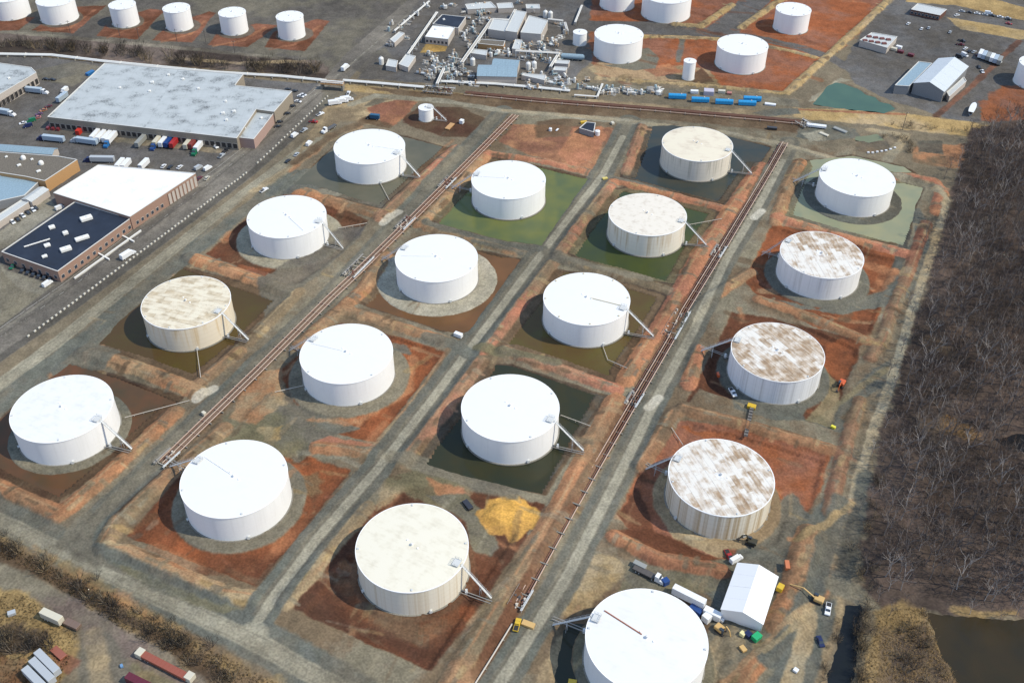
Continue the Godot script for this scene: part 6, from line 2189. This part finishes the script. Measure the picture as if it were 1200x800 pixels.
# ---------------------------------------------------------------- process plant
func skid(label: String, px: float, py: float, dx: float, dy: float, seed_: int, size := 5.0) -> void:
	# steel base with vessels, drums and pipe runs
	var r := RandomNumberGenerator.new()
	r.seed = seed_
	var o := thing("process_skid", label, "skid", on(px, py), turn_to(px, py, dx, dy), "process skids of the plant")
	var st := ST()
	box(st, Vector3(-size * 0.5, -0.1, -size * 0.35), Vector3(size * 0.5, 0.3, size * 0.35))
	part("base", st, M.pipe_grey if seed_ % 2 else M.pipe_dark, o)
	var mats := [M.insul, M.pipe_grey, M.insul, M.pipe_pale, paint_mat(150, 170, 176), paint_mat(176, 150, 120)]
	for k in 3 + r.randi() % 3:
		st = ST()
		var p := Vector3(r.randf_range(-0.42, 0.42) * size, 0.3, r.randf_range(-0.28, 0.28) * size)
		var m: Material = mats[r.randi() % mats.size()]
		if r.randf() < 0.5:
			var rr := r.randf_range(0.4, 0.9)
			var hh := r.randf_range(1.5, 4.0)
			lathe(st, [Vector2(rr, 0.25), Vector2(rr, hh), Vector2(rr * 0.6, hh + rr * 0.4), Vector2(0, hh + rr * 0.5)], 12, Vector3(p.x, 0, p.z))
			part("vessel", st, m, o)
		else:
			var ll := r.randf_range(0.8, 1.6)
			tube(st, p + Vector3(-ll, 1.0, 0), p + Vector3(ll, 1.0, 0), r.randf_range(0.35, 0.7), 10)
			box(st, p + Vector3(-ll * 0.6, 0, -0.3), p + Vector3(-ll * 0.4, 0.9, 0.3))
			box(st, p + Vector3(ll * 0.4, 0, -0.3), p + Vector3(ll * 0.6, 0.9, 0.3))
			part("drum", st, m, o)
	for k in 3:
		st = ST()
		var y := r.randf_range(0.6, 2.6)
		var z := r.randf_range(-0.33, 0.33) * size
		tube(st, Vector3(-size * 0.5, y, z), Vector3(size * 0.5, y, z), 0.12, 6)
		tube(st, Vector3(-size * 0.4, 0, z), Vector3(-size * 0.4, y, z), 0.12, 6)
		tube(st, Vector3(size * 0.4, 0, z), Vector3(size * 0.4, y, z), 0.12, 6)
		part("pipe", st, mats[r.randi() % 4], o)

func pipe_bridge(label: String, px: Array, h: float, w: float) -> void:
	# raised pipe run on portal frames; px taken at the height of the pipes
	var a := g(px[0], px[1], h)
	var b := g(px[2], px[3], h)
	var c := (a + b) * 0.5
	var d := b - a
	d.y = 0
	var L0 := d.length()
	var o := thing("pipe_bridge", label, "pipe bridge", Vector3(c.x, 0, c.z), atan2(-d.z, d.x), "raised white pipe runs")
	for k in 3:
		var st := ST()
		var z := lerpf(-w * 0.38, w * 0.38, k / 2.0)
		tube(st, Vector3(-L0 * 0.5, h, z), Vector3(L0 * 0.5, h, z), 0.32, 8)
		part("pipe", st, M.insul if k != 1 else M.pipe_pale, o)
	var n := maxi(2, int(L0 / 7.0))
	for i in n + 1:
		var x := -L0 * 0.5 + 0.4 + i * (L0 - 0.8) / n
		var st := ST()
		for s in [-1.0, 1.0]:
			box(st, Vector3(x - 0.14, -0.3, s * w * 0.5 - 0.14), Vector3(x + 0.14, h - 0.3, s * w * 0.5 + 0.14))
		box(st, Vector3(x - 0.15, h - 0.62, -w * 0.5 - 0.3), Vector3(x + 0.15, h - 0.33, w * 0.5 + 0.3))
		part("portal", st, M.galv, o)

func build_plant() -> void:
	pipe_bridge("long white pipe bridge slanting across the plant yard", [541,73, 577,22], 5.0, 2.4)
	pipe_bridge("white pipe bridge running level past the upright cabin", [604,59, 655,62], 5.0, 2.2)
	pipe_bridge("short white pipe bridge down to the lower plant cabins", [655,62, 645,78], 4.0, 1.8)
	pipe_bridge("white pipe bridge behind the pale plant halls", [577,22, 598,23], 5.0, 1.8)
	pipe_bridge("white pipe bridge stepping up behind the farther hall", [597,24, 604,11], 5.0, 1.8)
	pipe_bridge("grey pipe bridge beside the navy-roofed plant building", [478,63, 512,14], 4.0, 1.6)
	pipe_bridge("white pipe rising from the manifold to the plant", [512,98, 520,80], 4.0, 1.8)
	pipe_bridge("white pipe loop along the far side of the small tank", [642,22, 660,24], 3.0, 1.6)
	pipe_bridge("white pipe loop turning beside the small tank", [662,26, 665,36], 3.0, 1.6)
	pipe_bridge("white pipe frame beside the plant road, long side", [673,111, 700,113], 1.6, 1.0)
	pipe_bridge("white pipe frame beside the plant road, short side", [700,113, 706,98], 1.6, 1.0)
	pipe_bridge("pale pipe run along the plant's highway fence", [462,36, 503,1], 2.0, 1.2)
	pipe_bridge("pale pipe run beyond the small tank toward the red basins", [674,26, 682,6], 2.6, 1.2)
	var v := thing("horizontal_vessel", "pale blue horizontal vessel beside the white cabins", "vessel", on(671, 70), turn_to(671, 70, 12, 0.8))
	var st := ST()
	tube(st, Vector3(-7, 2.4, 0), Vector3(7, 2.4, 0), 1.9, 20)
	tube(st, Vector3(7, 2.4, 0), Vector3(8, 2.4, 0), 1.9, 20, 1.0)
	tube(st, Vector3(-8, 2.4, 0), Vector3(-7, 2.4, 0), 1.0, 20, 1.9)
	part("shell", st, M.roof_blue, v)
	for x in [-4.0, 0.0, 4.0]:
		st = ST()
		box(st, Vector3(x - 0.3, -0.2, -1.5), Vector3(x + 0.3, 1.4, 1.5))
		part("saddle", st, M.concrete, v)
	for q in [["white upright vessel beside its twin at the lower plant road", 619, 81], ["white upright vessel beside its twin at the lower plant road", 626, 80], ["white upright vessel of the far pair behind the halls", 639, 20], ["white upright vessel of the far pair behind the halls", 645, 21],
			["white upright vessel at the plant gate corner", 447, 75], ["white upright vessel at the end of the grey-blue shed", 554, 76]]:
		var o := thing("upright_vessel", q[0], "vessel", on(q[1], q[2]), 0.0, "upright white vessels")
		st = ST()
		lathe(st, [Vector2(1.7, -0.2), Vector2(1.7, 4.2), Vector2(1.2, 4.9), Vector2(0.5, 5.2), Vector2(0, 5.25)], 18)
		part("shell", st, M.insul, o)
		st = ST()
		tube(st, Vector3(0, 5.1, 0), Vector3(0, 5.9, 0), 0.25, 8)
		part("nozzle", st, M.galv, o)
	var places := [[505,72], [512,75], [520,77], [527,79], [533,84], [541,82], [548,86], [530,72], [538,88], [552,90], [494,86], [500,84], [562,92],
		[575,60], [582,62], [588,64], [596,66], [548,48], [544,40], [552,36], [556,30], [560,24], [566,16], [556,14], [548,22],
		[612,58], [620,55], [627,52], [635,54], [643,50], [650,54], [640,60], [632,66], [622,68], [612,70], [640,72], [650,48], [658,44],
		[655,96], [664,98], [672,96], [684,102], [693,104], [646,98], [712,106], [722,108], [735,106], [742,109], [752,110], [763,109], [772,110],
		[476,28], [488,18], [500,8], [520,10], [530,6], [592,8], [608,4], [624,14], [655,30], [662,40], [540,98], [528,94], [556,100], [660,106]]
	var k := 0
	for q in places:
		var where: String = "between the plant gate and the grey-blue shed" if k < 13 else ("behind the wide ridged plant shed" if k < 17 else ("beside the navy-roofed plant building" if k < 25 else ("between the pale halls and the small tank" if k < 38 else ("along the road before the blue tank trailers" if k < 51 else "along the plant's outer fence"))))
		skid("pale vessels and pipes on a steel skid " + where, q[0], q[1], 10, 1 + (k % 3), 300 + k, 4.0 + (k % 4) * 0.9)
		k += 1
	var rg := RandomNumberGenerator.new()
	rg.seed = 606
	for ar in [[498,545, 64,94, 22, "between the plant gate and the grey-blue shed"], [545,600, 52,66, 12, "behind the wide ridged plant shed"], [602,656, 42,78, 26, "between the pale halls and the small tank"],
			[540,576, 8,46, 18, "beside the navy-roofed plant building"], [612,690, 84,106, 20, "along the road before the blue tank trailers"], [455,500, 10,60, 8, "along the plant's outer fence"], [690,782, 103,111, 12, "along the road before the blue tank trailers"]]:
		for q in ar[4]:
			skid("pale vessels and pipes on a steel skid " + ar[5], rg.randf_range(ar[0], ar[1]), rg.randf_range(ar[2], ar[3]), 10, rg.randf_range(-2, 4), 700 + k, rg.randf_range(2.6, 5.0))
			k += 1
	# low drum heap beside the frame
	for q in [[763,107, 3.0], [772,110, 2.2]]:
		var o := thing("round_vessel", "round pale vessel among the skids before the blue trailers", "vessel", on(q[0], q[1]), 0.0, "round pale vessels")
		st = ST()
		lathe(st, [Vector2(q[2], -0.2), Vector2(q[2], 2.2), Vector2(q[2] * 0.7, 2.7), Vector2(0, 3.0)], 22)
		part("shell", st, M.pipe_grey if q[2] > 2.5 else M.insul, o)
		st = ST()
		rails(st, Vector3(-q[2], 2.3, 0), Vector3(q[2], 2.3, 0), 4, 1.0, 0.06)
		part("railing", st, M.galv, o)
	# overhead bridge of the pipeline across the highway
	var br := thing("pipe_overpass", "cream pipe overpass carrying the white pipeline across the highway", "overpass", on(388, 97))
	var a := g(376, 95, 5.0) - br.position
	var b := g(402, 97, 5.0) - br.position
	for s in [-1.2, 1.2]:
		st = ST()
		var off := Vector3(0, 0, s)
		tube(st, a + off, b + off, 0.5, 10)
		part("pipe", st, M.insul, br)
	st = ST()
	var d := (b - a).normalized()
	var t := Transform3D(Basis(d, Vector3.UP, d.cross(Vector3.UP)), (a + b) * 0.5)
	var L0 := a.distance_to(b)
	box(st, Vector3(-L0 * 0.5, -1.2, -2.2), Vector3(L0 * 0.5, -0.7, 2.2), t)
	for s in [-2.1, 2.1]:
		rails(st, t * Vector3(-L0 * 0.5, -0.7, s), t * Vector3(L0 * 0.5, -0.7, s), 8, 1.3, 0.08)
	part("deck", st, M.wall_tan, br)
	for x in [-L0 * 0.5 + 0.6, L0 * 0.5 - 0.6]:
		st = ST()
		box(st, Vector3(x - 0.6, -8.0, -2.0), Vector3(x + 0.6, -1.2, 2.0), t)
		part("pier", st, M.concrete, br)
	# white jersey kerbs and yard lines are laid as sheets
	var posts := [[140,42], [207,48], [163,47], [275,62], [241,50], [82,38]]
	for q in posts:
		utility_pole("wooden utility pole along the scrub strip", q[0], q[1])
	for q in [[1058,152]]:
		utility_pole("tall utility pole on the grass bank below the pond", q[0], q[1], 12.0)

func utility_pole(label: String, px: float, py: float, h := 9.0) -> void:
	var at := on(px, py)
	if first.has("pole") and h == 9.0:
		copy_of(first.pole, "utility_pole", at, 0.3, label)
		return
	var o := thing("utility_pole", label, "pole", at, 0.3, "utility poles")
	var st := ST()
	tube(st, Vector3(0, -0.5, 0), Vector3(0, h, 0), 0.2, 8, 0.13)
	part("pole", st, M.pipe_dark, o)
	st = ST()
	box(st, Vector3(-1.3, h - 1.0, -0.08), Vector3(1.3, h - 0.85, 0.08))
	var arm := part("crossarm", st, M.pipe_dark, o)
	for x in [-1.1, 0.0, 1.1]:
		st = ST()
		tube(st, Vector3(x, h - 0.85, 0), Vector3(x, h - 0.55, 0), 0.08, 6)
		part("insulator", st, M.insul, arm)
	if h == 9.0:
		first["pole"] = o

# ---------------------------------------------------------------- bare trees and shrubs
func twig(st: SurfaceTool, a: Vector3, d: Vector3, w: float) -> void:
	# a thin tapering sliver with two crossed faces
	var s := d.cross(Vector3(0.3, 1, 0.2)).normalized() * w
	var n := d.cross(s).normalized()
	var q := [a - s, a + d, a + s]
	for v in q:
		st.set_normal((n + Vector3.UP * 0.6).normalized())
		st.add_vertex(v)

func grow(lim: SurfaceTool, tw_: SurfaceTool, a: Vector3, d: Vector3, r: float, level: int, rg: RandomNumberGenerator, density: int) -> void:
	var mid := a + d * 0.5 + Vector3(rg.randf_range(-1, 1), rg.randf_range(-0.3, 0.5), rg.randf_range(-1, 1)) * d.length() * 0.06
	var b := a + d
	if level < 3:
		tube(lim, a, mid, r, 4, r * 0.82, false)
		tube(lim, mid, b, r * 0.82, 4, r * 0.6, false)
	var n: int = [4, 4, 4, 0][level]
	if level >= 3:
		twig(tw_, a, d, r)
		for i in density:
			var p := a.lerp(b, rg.randf_range(0.15, 1.0))
			var e := (d.normalized() + Vector3(rg.randf_range(-1, 1), rg.randf_range(-0.5, 1.0), rg.randf_range(-1, 1)) * 0.9).normalized()
			twig(tw_, p, e * d.length() * rg.randf_range(0.4, 0.8), r * 0.8)
		return
	for i in n:
		var p := a.lerp(b, rg.randf_range(0.45, 1.0) if level > 0 else rg.randf_range(0.5, 1.0))
		var az := TAU * (i + rg.randf()) / n
		var side := Vector3(cos(az), 0, sin(az))
		var e := (d.normalized() * rg.randf_range(0.7, 1.1) + side * rg.randf_range(0.5, 0.95) + Vector3.UP * 0.2).normalized()
		grow(lim, tw_, p, e * d.length() * rg.randf_range(0.5, 0.72), r * 0.55, level + 1, rg, density)

func tree_meshes(seed_: int, h: float, density: int) -> Array:
	var rg := RandomNumberGenerator.new()
	rg.seed = seed_
	var lim := ST()
	var tw_ := ST()
	grow(lim, tw_, Vector3(0, -0.3, 0), Vector3(rg.randf_range(-0.5, 0.5), h * 0.55, rg.randf_range(-0.5, 0.5)), 0.21, 0, rg, density)
	return [lim.commit(), tw_.commit()]

func inside(p: Vector2, poly: PackedVector2Array) -> bool:
	return Geometry2D.is_point_in_polygon(p, poly)

func build_trees() -> void:
	var bark := [mat(rgb(140, 131, 126), 0.9), mat(rgb(172, 164, 158), 0.9), mat(rgb(118, 108, 103), 0.9)]
	var twigs := [mat(rgb(106, 96, 96), 0.95), mat(rgb(128, 121, 120), 0.95), mat(rgb(92, 81, 81), 0.95), mat(rgb(118, 100, 92), 0.95)]
	var protos := []
	for i in 5:
		var m := tree_meshes(900 + i, 15.0, 7)
		protos.append(m)
	var wood := wpoly([1126,196, 1142,158, 1200,148, 1420,148, 1420,735, 1195,718, 1150,716, 1095,712, 1045,706, 1018,684, 1022,660, 1012,640, 1024,600, 1022,560, 1040,510, 1044,470, 1066,420, 1072,380, 1092,340, 1094,300, 1112,250])
	var lo := wood[0]
	var hi := wood[0]
	for p in wood:
		lo = lo.min(p)
		hi = hi.max(p)
	var pw := wpoly(POND_WOOD)
	var spots := []
	var rg := RandomNumberGenerator.new()
	rg.seed = 5150
	var step := 5.5
	var z := lo.y
	while z < hi.y:
		var x := lo.x
		while x < minf(hi.x, 330.0):
			var p := Vector2(x + rg.randf_range(-1.9, 1.9), z + rg.randf_range(-1.9, 1.9))
			var open_ := nz[(int(p.y * 2.5) & 1023) * 1024 + (int(p.x * 2.5) & 1023)]
			var edge := poly_d(p, wood)
			var chance := 0.95 if edge < -6.0 else clampf(0.62 - edge * 0.055, 0.0, 0.95)
			if edge < 7.0 and not inside(p, pw) and open_ < 170 and rg.randf() < chance:
				spots.append([p, rg.randf_range(0.5, 1.4) * (1.0 if edge < -4.0 else 0.6), rg.randf() * TAU, rg.randi() % 5, rg.randi() % 3, rg.randi() % 4])
			x += step
		z += step
	# nearest to the camera and in view come first
	spots.sort_custom(func(a, b): return a[0].length() < b[0].length())
	var kept := []
	var rest := []
	var t3 := tan(0.455)
	for s in spots:
		var p: Vector2 = s[0]
		var depth := -p.y * cos(PITCH) + CAM_H * sin(PITCH)
		var inview := absf(p.x) < depth * 0.495
		if inview and kept.size() < 300:
			kept.append(s)
		else:
			rest.append(s)
	var base := {}
	for s in kept:
		var p: Vector2 = s[0]
		var at := Vector3(p.x, hat(p.x, p.y), p.y)
		var key := "%d_%d_%d" % [s[3], s[4], s[5]]
		var o: Node3D
		if base.has(key):
			o = copy_of(base[key], "bare_tree", at, s[2])
		else:
			o = thing("bare_tree", "leafless grey-brown tree in the wood beside the tank farm", "tree", at, s[2], "bare trees of the wood")
			mesh_node("trunk", protos[s[3]][0], bark[s[4]], o)
			mesh_node("crown", protos[s[3]][1], twigs[s[5]], o)
			base[key] = o
		o.scale = Vector3.ONE * s[1]
	var groups := {}
	for s in rest:
		var key := "%d_%d" % [s[3], s[5]]
		if not groups.has(key):
			groups[key] = []
		groups[key].append(s)
	var far := Node3D.new()
	far.name = "wood"
	far.set_meta("label", "leafless wood stretching away beyond the nearest trees")
	far.set_meta("category", "wood")
	far.set_meta("kind", "stuff")
	add_child(far)
	for key in groups:
		for part_i in 2:
			var mm := MultiMesh.new()
			mm.transform_format = MultiMesh.TRANSFORM_3D
			var first_s: Array = groups[key][0]
			mm.mesh = protos[first_s[3]][part_i]
			mm.instance_count = groups[key].size()
			for i in groups[key].size():
				var s: Array = groups[key][i]
				var p: Vector2 = s[0]
				mm.set_instance_transform(i, Transform3D(Basis(Vector3.UP, s[2]).scaled(Vector3.ONE * s[1]), Vector3(p.x, hat(p.x, p.y), p.y)))
			var mi := MultiMeshInstance3D.new()
			mi.multimesh = mm
			mi.material_override = bark[first_s[4]] if part_i == 0 else twigs[first_s[5]]
			mi.name = "trunks" if part_i == 0 else "crowns"
			far.add_child(mi, true)
	print("trees ", kept.size(), " + ", rest.size())
	# shrubs
	var sh := []
	for i in 3:
		var r2 := RandomNumberGenerator.new()
		r2.seed = 77 + i
		var lim := ST()
		var tw_ := ST()
		for k in 9:
			var az := TAU * k / 9.0 + r2.randf()
			var d := Vector3(cos(az) * r2.randf_range(0.2, 0.8), 1.0, sin(az) * r2.randf_range(0.2, 0.8)).normalized() * r2.randf_range(1.6, 2.6)
			grow(lim, tw_, Vector3(cos(az) * 0.3, -0.2, sin(az) * 0.3), d, 0.06, 2, r2, 4)
		sh.append([lim.commit(), tw_.commit()])
	var sm := [mat(rgb(146, 134, 114), 0.95), mat(rgb(126, 116, 104), 0.95), mat(rgb(160, 142, 114), 0.95), mat(rgb(104, 94, 86), 0.95)]
	var strips := [
		["leafless shrub in the thicket along the ditch below the lower road", "shrubs along the lower ditch", [-60,610, 0,640, 60,668, 130,706, 200,748, 260,792, 300,820], 5.0, 72, 1.3],
		["leafless shrub in the scrub strip behind the warehouse", "shrubs behind the warehouse", [-40,50, 60,56, 180,68, 280,80, 372,84], 6.0, 92, 2.1],
		["leafless shrub in the brown clump above the silver trailers", "shrubs above the silver trailers", [-10,750, 20,750, 48,755], 5.5, 16, 1.5],
		["leafless shrub on the scrubby tongue between stream and pond", "shrubs between stream and pond", [1068,722, 1062,750, 1072,790, 1090,810], 9.0, 28, 1.15],
		["leafless shrub along the wood's edge by the dark ditch", "shrubs at the wood's edge", [1016,690, 1010,650, 1018,600, 1030,560], 3.0, 20, 1.1],
		["leafless shrub on the far bank of the dark stream", "shrubs along the dark stream", [1014,712, 1012,745, 1008,780, 1004,815], 2.6, 28, 1.3],
		["leafless shrub on the near bank of the dark stream", "shrubs along the dark stream", [986,715, 976,755, 964,800], 1.6, 10, 0.7],
		["leafless shrub round the small pond by the ring road", "shrubs round the small pond", [1036,162, 1048,158, 1070,170, 1066,182], 3.0, 16, 0.9],
		["leafless shrub on the grass bank below the green pond", "shrubs on the grass bank", [1040,146, 1062,150, 1100,152, 1140,156], 3.0, 14, 0.9]]
	for s in strips:
		var w := wpoly(s[2])
		var total := 0.0
		for i in w.size() - 1:
			total += w[i].distance_to(w[i + 1])
		var proto := {}
		for k in s[4]:
			var t: float = rg.randf() * total
			var p := w[0]
			for i in w.size() - 1:
				var L0 := w[i].distance_to(w[i + 1])
				if t <= L0:
					p = w[i].lerp(w[i + 1], t / L0)
					break
				t -= L0
			p += Vector2(rg.randfn(0, 0.5), rg.randfn(0, 0.5)) * s[3]
			var at := Vector3(p.x, hat(p.x, p.y), p.y)
			var v := rg.randi() % 3
			var mm := rg.randi() % 4
			var key := v * 10 + mm
			var o: Node3D
			if proto.has(key):
				o = copy_of(proto[key], "bare_shrub", at, rg.randf() * TAU)
			else:
				o = thing("bare_shrub", s[0], "shrub", at, rg.randf() * TAU, s[1])
				mesh_node("stems", sh[v][0], sm[mm], o)
				mesh_node("twigs", sh[v][1], sm[mm], o)
				proto[key] = o
			o.scale = Vector3.ONE * s[5] * rg.randf_range(0.7, 1.35)

# ---------------------------------------------------------------- painted lines
func stripe(st: SurfaceTool, a: Vector3, b: Vector3, w: float, y: float) -> void:
	var d := b - a
	d.y = 0
	d = d.normalized()
	var s := d.cross(Vector3.UP) * w * 0.5
	var A := Vector3(a.x, hat(a.x, a.z) + y, a.z)
	var B := Vector3(b.x, hat(b.x, b.z) + y, b.z)
	quad(st, A - s, B - s, B + s, A + s)

func line_px(px: Array, w: float, dash: float, gap: float, st: SurfaceTool, y := 0.03) -> void:
	for i in range(0, px.size() - 2, 2):
		var a := g(px[i], px[i + 1])
		var b := g(px[i + 2], px[i + 3])
		var L0 := a.distance_to(b)
		var t := 0.0
		var stepw := dash if gap > 0.0 else 2.0
		while t < L0:
			var e := minf(t + stepw, L0)
			stripe(st, a.lerp(b, t / L0), a.lerp(b, e / L0), w, y)
			t = e + gap

func build_markings() -> void:
	var st := ST()
	line_px([-100,466, 0,394.5, 100,324, 240,218, 345,131, 388,95], 0.16, 3.0, 9.0, st)
	line_px([-100,452, 0,384, 80,328, 160,266, 245,203, 330,138, 378,97], 0.16, 2, 0, st)
	line_px([395,88, 440,50, 500,0], 0.16, 3.0, 9.0, st)
	setting("lane_markings", st.commit(), mat(rgb(190, 188, 180), 0.8))
	# parking kerbs and low walls in front of the navy-roofed building
	var w := thing("low_wall", "cream low wall in front of the navy-roofed building's street side", "wall", on(120, 300))
	var ws := ST()
	for seg in [[87,327, 165,271], [112,296, 128,305], [141,276, 157,284]]:
		var a := on(seg[0], seg[1]) - w.position
		var b := on(seg[2], seg[3]) - w.position
		var d := (b - a).normalized()
		var t := Transform3D(Basis(d, Vector3.UP, d.cross(Vector3.UP)), (a + b) * 0.5)
		var h := a.distance_to(b) * 0.5
		ws = ST()
		box(ws, Vector3(-h, -0.3, -0.3), Vector3(h, 0.8, 0.3), t)
		part("wall_run", ws, M.trim, w)
		ws = ST()
		box(ws, Vector3(-h - 0.05, 0.8, -0.38), Vector3(h + 0.05, 0.92, 0.38), t)
		part("coping", ws, M.unit_white, w)
	# dry grass tufts over the straw-coloured ground
	var rg := RandomNumberGenerator.new()
	rg.seed = 31
	var tuft := ST()
	for i in 14:
		var az := TAU * i / 14.0 + rg.randf()
		var d := Vector3(cos(az) * 0.5, 1.0, sin(az) * 0.5).normalized() * rg.randf_range(0.35, 0.8)
		twig(tuft, Vector3(cos(az), 0, sin(az)) * 0.15, d, 0.03)
	var mesh := tuft.commit()
	for area in [["dry straw grass between stream and brown pond", [1030,715, 1086,712, 1105,770, 1150,820, 1010,820], 2600],
			["dry straw grass on the bank between the lower road and the ditch", [-60,600, 0,632, 110,688, 220,746, 330,804, 300,815, 150,742, 40,672, -60,622], 3200],
			["dry straw grass round the old trailers", [-40,690, 30,697, 90,744, 70,800, -40,810], 2200]]:
		var poly := wpoly(area[1])
		var lo := poly[0]
		var hi := poly[0]
		for p in poly:
			lo = lo.min(p)
			hi = hi.max(p)
		var xs := []
		while xs.size() < area[2]:
			var p := Vector2(rg.randf_range(lo.x, hi.x), rg.randf_range(lo.y, hi.y))
			if inside(p, poly):
				var s := rg.randf_range(0.5, 1.2)
				xs.append(Transform3D(Basis(Vector3.UP, rg.randf() * TAU).scaled(Vector3.ONE * s), Vector3(p.x, hat(p.x, p.y), p.y)))
		var mm := MultiMesh.new()
		mm.transform_format = MultiMesh.TRANSFORM_3D
		mm.mesh = mesh
		mm.instance_count = xs.size()
		for i in xs.size():
			mm.set_instance_transform(i, xs[i])
		var mi := MultiMeshInstance3D.new()
		mi.multimesh = mm
		mi.material_override = mat(rgb(190, 164, 120), 0.95)
		mi.name = numbered("dry_grass")
		mi.set_meta("kind", "stuff")
		mi.set_meta("label", area[0])
		mi.set_meta("category", "grass")
		add_child(mi)

func sky_and_camera() -> void:
	var cam := Camera3D.new()
	cam.name = "camera"
	cam.fov = rad_to_deg(2.0 * atan(400.0 / FOCAL))
	cam.near = 1.0
	cam.far = 9000.0
	var c := cos(ROLL)
	var s := sin(ROLL)
	var up0 := Vector3(0, cos(PITCH), -sin(PITCH))
	var right := Vector3.RIGHT * c + up0 * s
	var up := -Vector3.RIGHT * s + up0 * c
	cam.transform = Transform3D(Basis(right, up, right.cross(up)), Vector3(0, CAM_H, 0))
	add_child(cam)
	var env := Environment.new()
	env.background_mode = Environment.BG_SKY
	var sm := ProceduralSkyMaterial.new()
	sm.sky_top_color = Color(0.49, 0.585, 0.72)
	sm.sky_horizon_color = Color(0.80, 0.83, 0.86)
	sm.sky_curve = 0.12
	sm.ground_horizon_color = Color(0.55, 0.55, 0.55)
	sm.ground_bottom_color = Color(0.3, 0.28, 0.25)
	sm.sky_energy_multiplier = 1.3
	var sky := Sky.new()
	sky.sky_material = sm
	env.sky = sky
	env.tonemap_mode = Environment.TONE_MAPPER_LINEAR
	env.tonemap_exposure = 1.0
	env.sdfgi_enabled = true
	env.ssao_enabled = true
	env.ssil_enabled = true
	var we := WorldEnvironment.new()
	we.name = "environment"
	we.environment = env
	add_child(we)
	var sun := DirectionalLight3D.new()
	sun.name = "sun"
	sun.light_energy = 1.36
	sun.light_color = Color(1.0, 0.96, 0.875)
	sun.light_angular_distance = 0.6
	sun.shadow_enabled = true
	add_child(sun)
	sun.look_at_from_position(Vector3.ZERO, Vector3(-0.86, -1.0, -0.18), Vector3.UP)

func _ready() -> void:
	rng.seed = 4711
	sky_and_camera()
	build_ground()
	build_water()
	build_tanks()
	build_pipes()
	build_buildings()
	build_vehicles()
	build_plant()
	build_trees()
	build_markings()
	print("all ms ", Time.get_ticks_msec())
